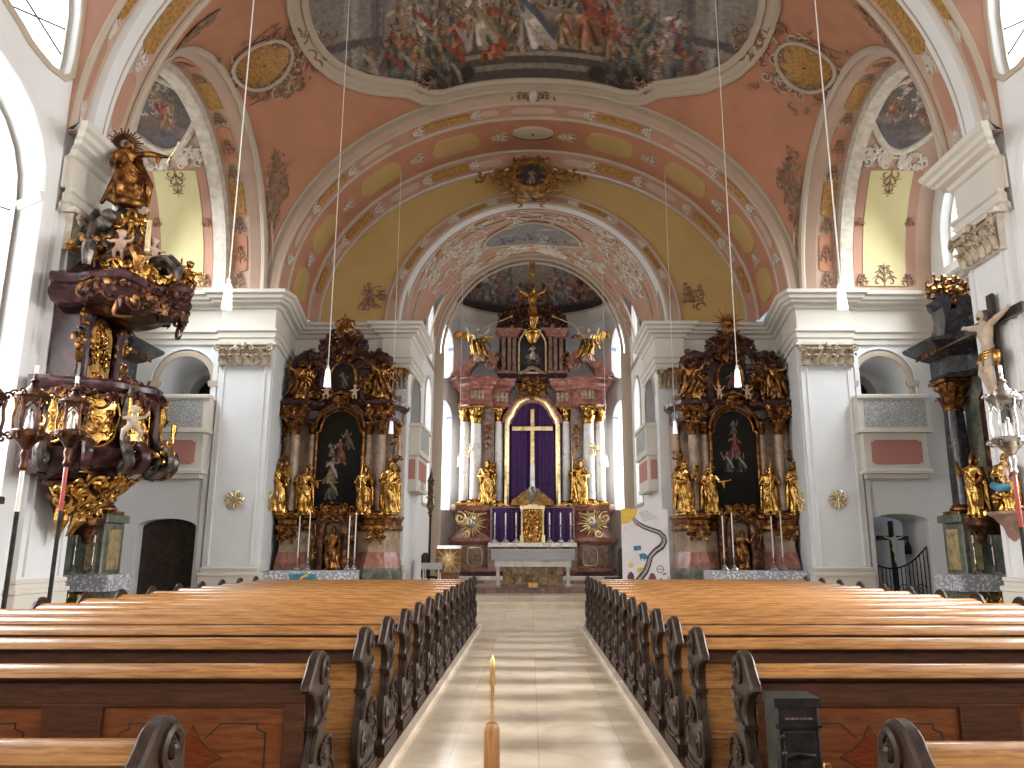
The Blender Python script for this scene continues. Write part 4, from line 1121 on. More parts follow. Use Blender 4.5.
# ============================================================ PEWS
def pew_end_mb(x0, th, face):
    """carved bench end in the y-z plane; face = side that carries the relief"""
    O = [(-.13, 0), (.40, 0), (.41, .10), (.35, .13), (.37, .18), (.43, .27), (.42, .38), (.34, .45), (.22, .47), (.165, .52), (.155, .58), (.18, .62), (.165, .67), (.20, .75), (.21, .84), (.185, .93), (.12, 1.0), (.03, 1.025), (-.06, .995), (-.11, .93), (-.19, .86), (-.2, .82), (-.10, .80), (-.05, .74), (-.03, .67), (-.065, .63), (-.035, .58), (-.06, .50), (-.12, .42), (-.15, .30), (-.13, .18), (-.09, .13), (-.14, .10)]
    mb = MB('dark_oak'); f = lambda a, b, d: Vector((x0 + d, a, b))
    O = [q for i in range(len(O)) for a_, b_ in [(O[i], O[(i + 1) % len(O)])] for q in (((a_[0] * .78 + b_[0] * .22), (a_[1] * .78 + b_[1] * .22)), ((a_[0] * .22 + b_[0] * .78), (a_[1] * .22 + b_[1] * .78)))]
    n = len(O); rings = []
    for d, k in ((0, .012), (.012, 0), (th - .012, 0), (th, .012)):
        c = []
        for i in range(n):
            p, q, s = O[i - 1], O[i], O[(i + 1) % n]; tx, ty = s[0] - p[0], s[1] - p[1]; L = math.hypot(tx, ty) or 1
            c.append(f(q[0] - ty / L * k, q[1] + tx / L * k, d))
        rings.append(c)
    mb.loft(rings)
    for d, flip in ((0, 0), (th, 1)):
        tri = tessellate_polygon([[Vector((a, b, 0)) for a, b in O]])
        o = 0 if not flip else 3 * n
        vs = rings[0] if not flip else rings[3]
        mb.add(vs, [tuple(t) for t in tri])
    xs = x0 - .004 if face < 0 else x0 + th + .004
    g = lambda a, b, h=0: Vector((xs + face * h, a, b))
    strokes(mb, [spiral(.05, .90, .095, 1.6, -.6, 1, 18)], g, .022, 6)
    strokes(mb, [c_curve((.19, .80), (.0, .62), .15), c_curve((.12, .50), (.33, .38), .3), c_curve((-.10, .44), (.0, .60), .2),
                 spiral(.30, .28, .085, 1.4, 1.5, -1, 16), spiral(-.02, .26, .09, 1.3, 1.8, 1, 14), c_curve((-.08, .14), (.33, .14), -.06)], g, .017, 5)
    for i in range(8):
        a = 2 * PI * i / 8; mb.ell(g(.09 + .045 * cos(a), .44 + .045 * sin(a), .008), (.012, .02, .02), n=6, k=4)
    mb.ell(g(.09, .44, .012), (.02, .022, .022), n=8, k=5); mb.ell(g(.05, .90, .01), (.026, .028, .028), n=8, k=5)
    leaves(mb, [(.07, .66, 1.57), (.06, .70, 2.2), (.08, .70, .9), (.13, .22, 1.57), (.10, .2, 2.3), (.16, .2, .8), (.12, .34, 1.57)], g, .11, .022, .01)
    # collar lines at the waist and the foot moulding
    mb.box(x0 - .008, x0 + th + .008, -.05, .175, .595, .62); mb.box(x0 - .012, x0 + th + .012, -.145, .415, .0, .09)
    return mb
ends = {}
def make_pew(L, panel, ledge_wood='honey_wood'):
    t = thing('pew', '', 'pew')
    if not ends:
        a = pew_end_mb(0, .065, -1).build('pew_end'); b = pew_end_mb(0, .05, 1).build('pew_end')
        ends['a'], ends['b'] = a.data, b.data
        bpy.data.objects.remove(a); bpy.data.objects.remove(b)
    for k, x in (('a', 0), ('b', L)):
        o = bpy.data.objects.new('pew_end', ends[k]); COL.objects.link(o); o.parent = t; o.location = (x, 0, 0)
    mb = MB(ledge_wood)
    mb.loft([[(x, -.112, .882), (x, -.122, .892), (x, -.116, .905), (x, -.03, .945), (x, .0, .952), (x, .02, .945), (x, .02, .91), (x, -.02, .895)] for x in (.065, L)], cap=True)
    mb.build('book_ledge', t, world=False, sharp=50)
    mb = MB('pew_wood' if panel else 'honey_wood'); mb.box(.065, L, -.02, .015, .08, .91)
    if panel:
        mb.use('pew_wood'); mb.box(.065, L, -.05, -.02, .74, .85); mb.box(.065, L, -.05, -.02, .08, .20)
        xs = [.1 + 1.17 * i for i in range(5)]
        for i in range(5):
            x = .065 + 1.16 * i; mb.box(x, min(L, x + .34 if i else x + .12), -.05, -.02, .2, .74)
    else:
        mb.use('honey_wood')
        for z in (.30, .62): mb.box(.065, L, -.028, -.02, z, z + .05)
        mb.use('pew_wood'); mb.box(.065, L, -.05, -.02, .79, .89)  # dark strip standing in for the shade beneath the ledge
    mb.build('backrest', t, world=False, bevel=.004)
    mb = MB('pew_wood'); mb.chamfer(.065, L, .015, .38, .40, .44, .012); mb.build('seat', t, world=False)
    mb = MB('pew_wood'); mb.loft([[(x, -.42, .12), (x, -.42, .15), (x, -.22, .20), (x, -.22, .16)] for x in (.065, L)], cap=True)
    for x in (.9, 2.2, 3.5): mb.box(x, x + .05, -.40, -.20, .06, .14)
    mb.build('kneeler', t, world=False)
    if panel:
        for i in range(4):
            x0, x1 = (.19, 1.22) if i == 0 else (.41 + 1.16 * i, 1.22 + 1.16 * i)
            if x1 > L: continue
            z0, z1 = .22, .72; p = MB('panel_wood'); y = -.024
            p.box(x0, x1, y, y + .01, z0, z1)
            p.use('pew_wood')
            outline_frame(p, [(x0, z0), (x1, z0), (x1, z1), (x0, z1)], lambda a, b, h=0: Vector((a, y - h, b)), .0, .035, .022)
            m = (x0 + x1) / 2; zc = (z0 + z1) / 2 - .02; g = lambda a, b, h=0: Vector((a, y - .001 - h, b))
            p.use('black_wood'); c = .05
            w0, w1, h0, h1 = x0 + .10, x1 - .10, z0 + .08, z1 - .09
            for sg in (-1, 1):
                e = w0 if sg < 0 else w1; inn = m + sg * .16
                line = [(m + sg * .07, h1 - .08), (inn, h1), (e - sg * c, h1), (e - sg * c, h1 - .03), (e, h1 - c), (e, h0 + c), (e - sg * c, h0 + .03), (e - sg * c, h0), (inn, h0), (m + sg * .07, h0 + .08)]
                outline_frame(p, line, g, .004, .004, .003, closed=False)
            star = []
            for q in range(16):
                rr = .17 if q % 4 == 0 else (.095 if q % 4 == 2 else .105)
                a = PI * q / 8; star.append((m + rr * 1.0 * cos(a), zc + rr * .95 * sin(a)))
            p.prism([(m + (a - m) * 1.06, zc + (b - zc) * 1.06) for a, b in star], .0, .0025, g)
            p.use('burl_wood'); p.prism(star, .0026, .004, g)
            p.build('inlaid_panel', t, world=False)
    return t
ORD = ['nearest', 'second nearest', 'third', 'fourth', 'fifth', 'sixth', 'seventh', 'eighth', 'ninth', 'tenth', 'eleventh', 'twelfth', 'thirteenth', 'fourteenth']
proto = make_pew(4.45, False); panel = make_pew(4.45, True)
ROWS = [4.70 + .872 * i for i in range(14)]
used = {}
for side, sx in (('left', -1), ('right', 1)):
    for i, y in enumerate(ROWS):
        src = panel if i == 0 else proto
        if id(src) in used: o = dup(src)
        else: o = src; used[id(src)] = 1
        o.location = (sx * 1.13 - .06 + (sx * .09 if i == 0 else 0), y, .05 if i else .0); o.scale = (sx, 1, 1)
        if i == 0: lab = 'pew with star inlaid panels on its back, %s of the aisle' % side
        elif i == 13: lab = 'front pew nearest the altar steps, %s of the aisle' % side
        elif i < 8: lab = 'carved oak pew %s of the aisle, %s row ahead of the inlaid one' % (side, ['', 'first', 'second', 'third', 'fourth', 'fifth', 'sixth', 'seventh'][i])
        else: lab = 'carved oak pew %s of the aisle, %s row back from the altar steps' % (side, ['', 'second', 'third', 'fourth', 'fifth', 'sixth'][13 - i])
        o['label'] = lab; o['group'] = 'pews in the %s block' % side
    o = dup(proto); o.location = (sx * 1.33 - .06, 2.98, -.02 if sx < 0 else -.03); o.scale = (sx, 1, 1)
    o['label'] = 'rearmost pew at the bottom %s corner, behind the inlaid one' % side; o['group'] = 'pews in the %s block' % side

# turned pole with a spike in the middle of the aisle
t = thing('candle_lighter', 'turned brown wooden pole with thin brass spike standing in the aisle', 'candle lighter', (-.155, 2.0, 0))
mb = MB('lectern_wood'); mb.lathe([(0, 0), (.16, 0), (.16, .03), (.05, .06), (.03, .12), (.022, .5), (.021, .96), (.026, .965), (.026, .985), (.021, .99), (.020, 1.04), (.019, 1.17), (.014, 1.185), (.005, 1.19), (0, 1.19)], n=16); mb.build('pole', t, world=False)
mb = MB('brass'); mb.lathe([(.0035, 1.18), (.0045, 1.27), (.007, 1.275), (.006, 1.33), (0, 1.345)], n=10); mb.build('spike', t, world=False)

# black iron alms box on the inlaid pew, right
t = thing('alms_box', 'black iron bound alms box with padlock on the right bench end', 'alms box', (1.32, 4.33, .0))
mb = MB('iron'); mb.chamfer(-.115, .115, -.10, .10, .30, .84, .015)
mb.box(-.12, .12, -.11, .105, .80, .845); mb.box(-.118, .118, -.108, .10, .70, .715)
mb.box(-.10, .10, -.09, .09, 0, .3)
mb.build('box_body', t, world=False)
mb = MB('iron'); mb.chamfer(-.09, .09, -.112, -.10, .42, .69, .01); mb.tube([(-.08, -.12, .56), (-.02, -.13, .58), (.07, -.12, .57)], [.02, .012, .01], 6)
for x, z in ((-.09, .66), (-.085, .58), (-.09, .40), (.02, .50)): mb.ell((x, -.115, z), .014, n=8, k=5)
mb.build('door', t, world=False)
mb = MB('silver'); 
for x0, x1 in ((-.07, -.045), (-.04, -.02), (-.015, .0), (.005, .015), (.02, .04), (.045, .07)): mb.box(x0, x1, -.114, -.109, .742, .752)
mb.build('lettering', t, world=False)
mb = MB('brass'); mb.chamfer(.095, .135, -.155, -.13, .50, .545, .006); mb.build('padlock', t, world=False)
mb = MB('silver'); mb.tube([(.102, -.142, .54), (.102, -.142, .565), (.115, -.142, .58), (.128, -.142, .565), (.128, -.142, .54)], .005, 6); mb.build('shackle', kids(t)[-1], world=True)
# ============================================================ HIGH ALTAR
def hpath(s, d=0): return [(s * .98, 32.5), (s * 1.02, 32.15), (s * 1.62, 32.1), (s * 1.75, 31.75), (s * 2.05, 31.6), (s * 2.62, 31.6), (s * 2.95, 31.72), (s * 3.12, 32.0), (s * 3.15, 32.9)]
HA = thing('high_altar', 'tall red marble high altar with purple curtain in the apse', 'altar', (0, 32.3, .3))
mb = MB('brown_marble')
mb.chamfer(-3.5, 3.5, 30.3, 33.4, .30, .44, .02); mb.use('grey_marble'); mb.chamfer(-3.3, 3.3, 30.6, 33.3, .44, .58, .02); mb.use('dark_red_marble'); mb.chamfer(-3.2, 3.2, 30.9, 33.3, .58, .74, .02)
mb.build('step', HA)
mb = MB('brown_marble'); mb.box(-1.8, 1.8, 31.35, 33, .74, 1.75); mb.box(-1.1, 1.1, 32.4, 33.3, 1.7, 7.4)
for s in (-1, 1):
    q = s if s > 0 else s
    mb.use('brown_marble'); mb.sweep(hpath(s), [(-1.2, .74), (.22, .74), (.22, .86), (.12, .9), (.12, 1.78), (.18, 1.82), (.24, 1.86)], side=-s * 1)
    mb.box(s * 1.0, s * 3.1, 32.3, 33.2, .7, 3.3)
mb.build('altar_base', HA)
mb = MB('red_marble'); mb.box(-1.85, 1.85, 31.3, 31.5, .70, .80)
for s in (-1, 1):
    mb.sweep(hpath(s), [(.12, .74), (.28, .74), (.28, .82), (.2, .86)], side=-s)
    mb.sweep(hpath(s), [(.12, 1.82), (.24, 1.84), (.32, 1.92), (.32, 2.05), (.22, 2.12), (.05, 2.28), (-.02, 2.5), (.0, 2.9), (.1, 3.05), (.22, 3.15), (.26, 3.28), (.26, 3.34), (-.5, 3.36)], side=-s)
mb.build('pedestal_moulding', HA)
for s in (-1, 1):
    for x0, x1 in ((.55, 1.2), (1.35, 1.68), (2.02, 2.62), (1.7, 1.98)):
        m = MB('pale_gold'); pts = [((x0 + x1) / 2 + (x1 - x0) / 2 * abs(cos(a)) ** .5 * (1 if cos(a) > 0 else -1), 1.32 + .36 * abs(sin(a)) ** .5 * (1 if sin(a) > 0 else -1)) for a in (2 * PI * i / 28 for i in range(28))]
        y = 31.33 if x0 < 1.3 else (31.62 if x0 < 2 else 31.46)
        m.tube([(s * a, y, b) for a, b in pts + pts[:1]], .022, 5); m.build('oval_panel', HA)
    # gilt sunburst bracket at the pedestal
    m = MB('pale_gold'); c = (s * 2.45, 31.30, 2.62)
    for i in range(22):
        a = 2 * PI * i / 22; L = .62 if i % 2 else .46
        m.tube([(c[0] + .1 * cos(a), c[1], c[2] + .1 * sin(a)), (c[0] + L * .6 * cos(a), c[1] + .03, c[2] + L * .6 * sin(a)), (c[0] + L * cos(a), c[1] + .1, c[2] + L * .95 * sin(a))], [.03, .035, .012], 5)
    strokes(m, [[(s * p[0], p[1]) for p in L] for L in (spiral(.48, .22, .26, 1.5, 1.2, 1), c_curve((.3, .5), (-.6, .42), .12), spiral(.2, -.4, .16, 1.3, 0, -1), c_curve((.55, 0), (.1, -.55), -.3))], flat(*c), .06, 6)
    b = m.build('sunburst_bracket', HA); m = MB('silver'); m.ell((c[0] - s * .02, c[1] - .1, c[2]), (.15, .1, .2), n=12, k=8); m.build('medallion', b)
    g = MB('gold')
    g.sweep(hpath(s), [(.2, 3.30), (.3, 3.34), (.3, 3.40), (-.3, 3.42)], side=-s); g.build('gilt_edge', HA)
# columns: two in front, one set back near the curtain, on each side
for s in (-1, 1):
    for x, y, r in ((2.36, 31.85, .235), (2.86, 32.1, .195), (1.42, 32.25, .185)): column(HA, s * x, y, 3.40, 7.5, r)
    m = MB('brown_marble'); m.box(s * 1.62, s * 2.12, 32.1, 32.6, 3.4, 7.5); m.box(s * 1.1, s * 3.05, 32.5, 32.9, 3.3, 7.6)
    m.box(s * 1.72, s * 2.0, 32.04, 32.12, 3.5, 7.3); m.build('pilaster', HA)
    orn('pilaster_garland', HA, 'old_gold', flat(s * 1.87, 32.03, 6.2), .3, 1.3, 10, 40, .03)
    m = MB('red_marble')
    PR = [(-.4, 7.5), (.0, 7.5), (.06, 7.55), (.06, 7.68), (.0, 7.72), (.0, 8.2), (.08, 8.24), (.12, 8.34), (.26, 8.42), (.3, 8.5), (.3, 8.6), (.36, 8.66), (.36, 8.72), (-.6, 8.78)]
    m.sweep(hpath(s), PR, side=-s); m.box(s * .98, s * 3.1, 32.2, 33.0, 7.5, 8.74); m.build('entablature', HA)
    m = MB('stone_gilt')
    m.box(s * 1.1, s * 2.55, 32.06, 32.1, 7.95, 8.0)
    for x in (1.1, 1.28, 1.46, 2.1, 2.25, 2.4, 2.55): y = 32.08 if x < 1.6 else 31.56; m.chamfer(s * x - .06, s * x + .06, y - .01, y + .1, 7.8, 8.15, .015)
    m.build('frieze_relief', HA)
    # red volute carrying the trumpeting angel
    m = MB('red_marble')
    P = [(s * 3.15, 8.76), (s * 2.7, 8.80), (s * 2.62, 9.1), (s * 2.3, 9.5), (s * 1.95, 9.55), (s * 1.7, 9.35), (s * 1.62, 9.1), (s * 1.55, 9.12), (s * 1.5, 9.5), (s * 1.75, 9.9), (s * 2.2, 9.98), (s * 2.65, 9.75), (s * 3.0, 9.3), (s * 3.3, 9.0), (s * 3.45, 8.85)]
    m.prism(P, 31.75, 32.35, lambda a, b, d: Vector((a, d, b)))
    m.tube([(s * 1.78 + s * p[0], 31.72, 9.3 + p[1]) for p in spiral(0, 0, .24, 1.4, 1.2, -1)], .05, 6)
    m.build('volute', HA)
# arch frame, curtain
ARC = [(-1.1, 3.4), (-1.1, 6.75), (-1.06, 7.0), (-.92, 7.2), (-.82, 7.45), (-.6, 7.75), (-.3, 7.92), (0, 7.97), (.3, 7.92), (.6, 7.75), (.82, 7.45), (.92, 7.2), (1.06, 7.0), (1.1, 6.75), (1.1, 3.4)]
m = MB('pale_gold'); outline_frame(m, ARC, lambda a, b, h=0: Vector((a, 32.12 - h, b)), .06, .12, .14, closed=False); m.build('arch_frame', HA)
m = MB('red_marble'); A2 = [(a * 1.13, b + .1) for a, b in ARC[1:-1]]; outline_frame(m, A2, lambda a, b, h=0: Vector((a, 32.2 - h, b)), .05, .35, .2, closed=False); m.build('arch_moulding', HA)
orn('crest_cartouche', HA, 'old_gold', flat(0, 31.9, 8.35), 1.35, .75, 22, 77, .05, .3, balls=16, leaf=12)
def top_z(x):
    for (a, b), (c, d) in zip(ARC[1:-1], ARC[2:-1]):
        if a <= x <= c and c > a: return b + (d - b) * (x - a) / (c - a)
    return 6.7
m = MB('purple_cloth')
m.grid(lambda u, v: (lambda x: Vector((x, 32.17 + .04 * sin(u * 46) + .025 * sin(u * 19 + v * 2), 3.42 + (top_z(x) - 3.42) * v)))(-1.07 + 2.14 * u), 150, 10)
o = m.build('lenten_curtain'); rebase(o, (0, 32.2, 3.4)); tag(o, 'tall purple curtain hung in the arch of the high altar', 'curtain')
m = MB('pale_gold'); m.chamfer(-.085, .085, 31.95, 32.03, 3.9, 7.42, .02); m.chamfer(-.86, .86, 31.93, 31.99, 6.5, 6.68, .02)
o = m.build('plain_cross'); rebase(o, (0, 32, 3.9)); tag(o, 'large plain pale wooden cross in front of the purple curtain', 'cross')
for s, nm in ((-1, 'left'), (1, 'right')):
    m = MB('purple_cloth'); m.grid(lambda u, v: Vector((s * (.42 + 1.2 * u), 31.22 + .03 * sin(u * 34), 1.78 + (3.24 - 1.78) * v)), 60, 6)
    o = m.build('purple_drape'); rebase(o, (s * 1, 31.2, 1.78)); tag(o, 'low purple drape %s of the gilt tabernacle behind three candles' % nm, 'drape')
m = MB('brown_marble'); m.box(-1.7, 1.7, 31.26, 32.3, 1.75, 3.28); m.build('gradine', HA)
T = thing('tabernacle', 'gilded tabernacle with ornate door on the high altar', 'tabernacle', (0, 31.1, 1.8))
m = MB('ochre_gilt'); m.box(-.42, .42, 30.95, 31.25, 1.78, 3.2); m.use('pale_gold'); m.chamfer(-.5, .5, 30.88, 31.3, 3.18, 3.32, .02)
for s in (-1, 1): m.lathe([(.05, 1.8), (.06, 1.85), (.042, 1.9), (.04, 3.05), (.06, 3.12), (.06, 3.18)], (s * .42, 30.93, 0), 12); m.box(s * .36, s * .5, 30.85, 31, 1.78, 2.15)
m.build('body', T); orn('door', T, 'gold', flat(0, 30.93, 2.5), .66, 1.3, 40, 12, .03, .3, balls=24, leaf=10)
m = MB('ochre_gilt'); P = [(-.85, 3.34), (-.8, 3.5), (-.6, 3.62), (-.42, 3.78), (-.2, 3.9), (0, 3.94), (.2, 3.9), (.42, 3.78), (.6, 3.62), (.8, 3.5), (.85, 3.34)]
m.prism(P, 31.0, 31.15, lambda a, b, d: Vector((a, d, b))); strokes(m, [spiral(.55, 3.48, .13, 1.3, 1, 1), spiral(-.55, 3.48, .13, 1.3, 2.1, -1)] + [[(a, b + .02) for a, b in P]], lambda a, b, h=0: Vector((a, 30.98 - h, b)), .035); m.build('crest', T)
m = MB('pale_gold'); m.box(-.2, .2, 30.9, 31.3, 3.3, 3.36); m.build('top_shelf', T)
t = thing('reliquary', 'silver ornate stand with thick grey candle above the tabernacle', 'reliquary', (0, 30.98, 3.36))
m = MB('silver'); m.lathe([(.0, 0), (.14, 0), (.10, .06), (.04, .12), (.06, .25), (.16, .4), (.20, .55), (.15, .66), (.1, .72)], n=14)
for i in range(10): a = 2 * PI * i / 10; m.ell((.16 * cos(a), .16 * sin(a), .52), .055, n=6, k=4); m.tube([(.06 * cos(a), .06 * sin(a), .2), (.2 * cos(a), .2 * sin(a), .3), (.26 * cos(a), .26 * sin(a), .62)], .018, 4)
m.build('stand', t, world=False); m = MB('grey_marble'); m.lathe([(.0, .6), (.10, .6), (.085, 1.62), (.06, 1.68), (0, 1.7)], n=14); m.build('thick_candle', t, world=False)
c0 = cand('altar_candle', 'white candle on silver stick, outermost left of six on the high altar', 'candles on the high altar', H=1.05, stick=.62)
c0.location = (-1.5, 30.98, 1.86); c0.scale = (1.35, 1.35, 1.12)
for x, lb in ((-1.07, 'middle one of the three left of the tabernacle'), (-.65, 'beside the tabernacle on its left'), (.68, 'beside the tabernacle on its right'), (1.12, 'middle one of the three right of the tabernacle'), (1.52, 'outermost right of six on the high altar')):
    dup(c0, (x, 30.98, 1.86), label='white candle on silver stick, ' + lb)
m = MB('grey_marble'); m.box(-1.75, 1.75, 30.75, 31.26, 1.70, 1.86); m.build('mensa', HA)
# upper storey
m = MB('dark_red_marble'); m.box(-1.45, 1.45, 32.3, 32.8, 8.7, 11.0); m.box(-1.5, 1.5, 32.1, 32.8, 8.7, 9.05); m.build('upper_storey', HA)
for s in (-1, 1):
    m = MB('brown_marble')
    for x in (.78, 1.0, 1.25): m.chamfer(s * x - .085, s * x + .085, 32.08, 32.35, 9.05, 10.65, .02)
    m.use('red_marble'); m.box(s * .66, s * 1.5, 32.0, 32.4, 9.0, 9.12)
    m.sweep([(s * .64, 32.3), (s * .66, 32.0), (s * 1.38, 32.0), (s * 1.45, 32.6)], [(-.2, 10.6), (.04, 10.62), (.05, 10.72), (.14, 10.8), (.2, 10.9), (.2, 10.97), (-.3, 11.0)], side=-s)
    m.build('upper_pilaster', HA)
    orn('upper_ornament', HA, 'old_gold', flat(s * 1.45, 32.1, 9.5), .35, 1.0, 10, 31, .035, leaf=4)
    m = MB('dark_red_marble'); m.tube([(s * (1.5 - .0), 32.1, 11.0), (s * 1.3, 32.1, 11.25), (s * .95, 32.1, 11.42), (s * .7, 32.1, 11.7), (s * .35, 32.1, 11.95), (0, 32.1, 12.0)], [.12, .14, .13, .13, .12, .11], 8)
    m.tube([(s * 1.2 + p[0] * s, 32.0, 11.2 + p[1]) for p in spiral(0, 0, .3, 1.4, .6, -1)], .07, 7); m.build('pediment_scroll', HA)
PF = [(-.58, 9.02), (.58, 9.02), (.58, 10.35), (.52, 10.55), (.4, 10.75), (.3, 10.95), (.12, 11.05), (-.12, 11.05), (-.3, 10.95), (-.4, 10.75), (-.52, 10.55), (-.58, 10.35)]
m = MB('pale_gold'); outline_frame(m, PF, lambda a, b, h=0: Vector((a, 32.06 - h, b)), .04, .04, .08); m.build('picture_frame', HA)
def picture(name, parent, x, y, w, z0, z1, seed, bg, figs, shape=None, mat='oil_paint', n=70):
    rnd = random.Random(seed); cv = Canvas(180, int(180 * (z1 - z0) / w), bg)
    for k in range(18): cv.ell(rnd.random(), rnd.random(), rnd.uniform(.1, .4), rnd.uniform(.03, .12), tuple(q * rnd.uniform(.4, 2.2) for q in bg), rnd.uniform(-.6, .6), .8, .6)
    for (fx, fy, fh, col) in figs: cv.figure(fx, fy, fh, col, rnd)
    cv.a *= 1.0
    def g(s, t):
        zz = z0 + (z1 - z0) * t; ww = w / 2 * (shape(t) if shape else 1); return Vector((x + (2 * s - 1) * ww, y, zz))
    def uv(s, t): ww = (shape(t) if shape else 1); return (.5 + (s - .5) * ww, t)
    return paint_object(name, g, uv, cv, n, int(n * 1.6), mat, parent)
picture('upper_picture', HA, 0, 32.08, 1.14, 9.04, 11.03, 4, (.035, .03, .028), [(.5, .45, .34, (.5, .46, .42)), (.35, .3, .25, (.10, .07, .06)), (.68, .3, .25, (.12, .06, .05)), (.5, .75, .2, (.07, .08, .08))], lambda t: 1 if t < .68 else 1 - .75 * ((t - .68) / .32) ** 1.5)
m = MB('brown_marble'); m.tube([(-.6, 32.0, 9.0), (-.35, 32, 9.05), (-.15, 32, 9.2), (0, 32, 9.24), (.15, 32, 9.2), (.35, 32, 9.05), (.6, 32, 9.0)], .09, 8); m.build('picture_sill', HA)
ob = orn(None, None, 'brown_gilt', flat(0, 32.0, 11.5), 2.9, .95, 44, 52, .08, .3, balls=36, leaf=20); ob.build('crest_carving', HA)
for k, (x, z, sd) in enumerate(((-.75, 11.45, 1), (.72, 11.45, 2), (-.3, 11.75, 3), (.35, 11.75, 4))):
    m = putto_mb(.5, sd, 'brown_gilt'); o = m.build('cherub', HA, remesh=.02, world=False); o.location = Vector((x, 31.9, z - .25)) - HA.location
def angel(name, label, loc, H, sx, seed, flesh='pale_flesh', gold='gold', trumpet=True):
    t = thing(name, label, 'angel', loc)
    arms = [(V3(-.19, -.06, .80), V3(-.30, -.12, .95)), (V3(.22, -.06, .78), V3(.33, -.14, .93))]
    mb, hands, hc = statue_mb(H, seed, arms, flesh, beard=False, plinth=False); mb.build('figure', t, remesh=.02 * H / 1.2, world=False)
    d = MB(gold)
    for q in range(7):
        a = q * .9; d.tube([p * H for p in (V3(.13 * cos(a), -.08 + .08 * sin(a), .62), V3(.16 * cos(a + .4), -.10 + .1 * sin(a), .42), V3(.17 * cos(a + .2) - sx * .08, -.05 + .1 * sin(a), .2), V3(.2 * cos(a) - sx * .16, .02 + .1 * sin(a), .08))], [.035 * H, .06 * H, .055 * H, .02 * H], 7)
    d.tube([p * H for p in (V3(-.15, -.1, .6), V3(0, -.14, .56), V3(.15, -.1, .62), V3(.3, .0, .52), V3(.36, .04, .4))], [.04 * H, .05 * H, .05 * H, .04 * H, .02 * H], 7)
    d.build('drapery', t, world=False, sharp=180)
    for s in (-1, 1):
        k = (.68 if s == sx else .34) if trumpet else .55
        w = wing_mb(k * H, s, gold).build('wing', t, world=False); w.location = (s * .05 * H, .08 * H, .72 * H); w.rotation_euler = (0, 0, s * .45)
    if trumpet:
        w = MB('pale_gold'); h0 = V3(-sx * .05, -.12, .90) * H; d1 = V3(-sx * .92, -.1, .36) * H
        w.tube([h0, h0 + d1 * .9, h0 + d1 * .97, h0 + d1], [.008 * H, .012 * H, .028 * H, .05 * H], 8); w.build('trumpet', t, world=False)
    return t
angel('angel_statue', 'winged trumpeting angel on the left red volute of the high altar', (-2.35, 31.85, 9.45), 1.55, -1, 5)
angel('angel_statue', 'winged trumpeting angel on the right red volute of the high altar', (2.35, 31.85, 9.45), 1.55, 1, 6)
statue('saint_statue', 'gilded robed saint standing left of the purple curtain on the high altar', (-1.86, 31.5, 3.42), 1.78, 11, 0, attr='book')
statue('saint_statue', 'gilded robed saint standing right of the purple curtain on the high altar', (1.92, 31.5, 3.42), 1.78, 12, 0, [(V3(-.22, -.03, .66), V3(-.18, -.2, .78)), (V3(.2, -.05, .62), V3(.06, -.18, .62))], attr='staff')
for s in (-1, 1):
    m = orn(None, None, 'pale_gold', flat(s * 2.62, 31.6, 5.6), .5, .6, 8, 9 + s, .025, leaf=4, sym=False)
    m.build('column_spray', HA)

# hanging crucifix before the apse arch
t = thing('hanging_crucifix', 'gilded crucifix hanging from the apse arch above the high altar', 'crucifix', (0, 29.0, 9.4))
m = MB('gold'); m.tube([(0, 29.0, 12.75), (0, 29, 11.9)], .035, 6); m.lathe([(0, 12.9), (.12, 12.85), (.07, 12.6), (.11, 12.35), (.04, 12.2)], (0, 29, 0), 10); m.build('chain', t)
m = MB('old_gold'); m.chamfer(-.05, .05, 29.0, 29.06, 9.9, 12.0, .01); m.chamfer(-.55, .55, 29.0, 29.06, 11.35, 11.45, .01); m.build('cross', t)
def corpus_mb(H, mat, spread=.42, up=.1, lean=0):
    mb = MB(mat)
    mb.loft([[(H * (rx * cos(a) + ox), H * (ry * sin(a) - .06), H * z) for a in (2 * PI * j / 20 for j in range(20))] for z, rx, ry, ox in ((.44, .06, .05, .01), (.48, .085, .06, .012), (.54, .082, .06, .01), (.60, .066, .05, .0), (.68, .085, .062, -.005), (.75, .105, .065, 0), (.80, .10, .055, 0), (.83, .05, .04, 0), (.85, .036, .036, .005))], cap=True)
    for s in (-1, 1):
        mb.tube([V3(s * .085, -.05, .79) * H, V3(s * (.085 + spread) / 2 + V3(0, 0, 0).x, -.05, .79 + up * .55) * H if False else V3(s * (.1 + spread * .48), -.05, .80 + up * .55) * H, V3(s * spread * .95, -.03, .80 + up) * H], [.038 * H, .028 * H, .016 * H], 9)
        hx, hz = s * spread, .80 + up * 1.04
        mb.ell((hx * H, -.035 * H, hz * H), (.028 * H, .012 * H, .02 * H), n=8, k=5)
        for q in range(4): mb.tube([V3(hx, -.04, hz + (q - 1.5) * .010) * H, V3(hx + s * .035, -.06, hz + (q - 1.5) * .013) * H], .006 * H, 5)
        mb.tube([V3(hx - s * .01, -.04, hz + .012) * H, V3(hx + s * .005, -.06, hz + .035) * H], .006 * H, 5)
        mb.tube([V3(s * .045, -.06, .47) * H, V3(s * .05 + .03, -.13, .30) * H, V3(s * .02 + .01, -.05, .07) * H, V3(s * .012, -.09, .0) * H], [.058 * H, .042 * H, .026 * H, .016 * H], 10)
        mb.ell(V3(s * .05 + .03, -.14, .29) * H, (.036 * H,) * 3, n=8, k=6)
    mb.ell(V3(.03 * (1 if lean >= 0 else -1), -.10, .885) * H, (.042 * H, .05 * H, .058 * H), n=12, k=9)
    mb.ell(V3(.03 * (1 if lean >= 0 else -1), -.15, .88) * H, (.010 * H, .014 * H, .016 * H), n=6, k=4)
    return mb
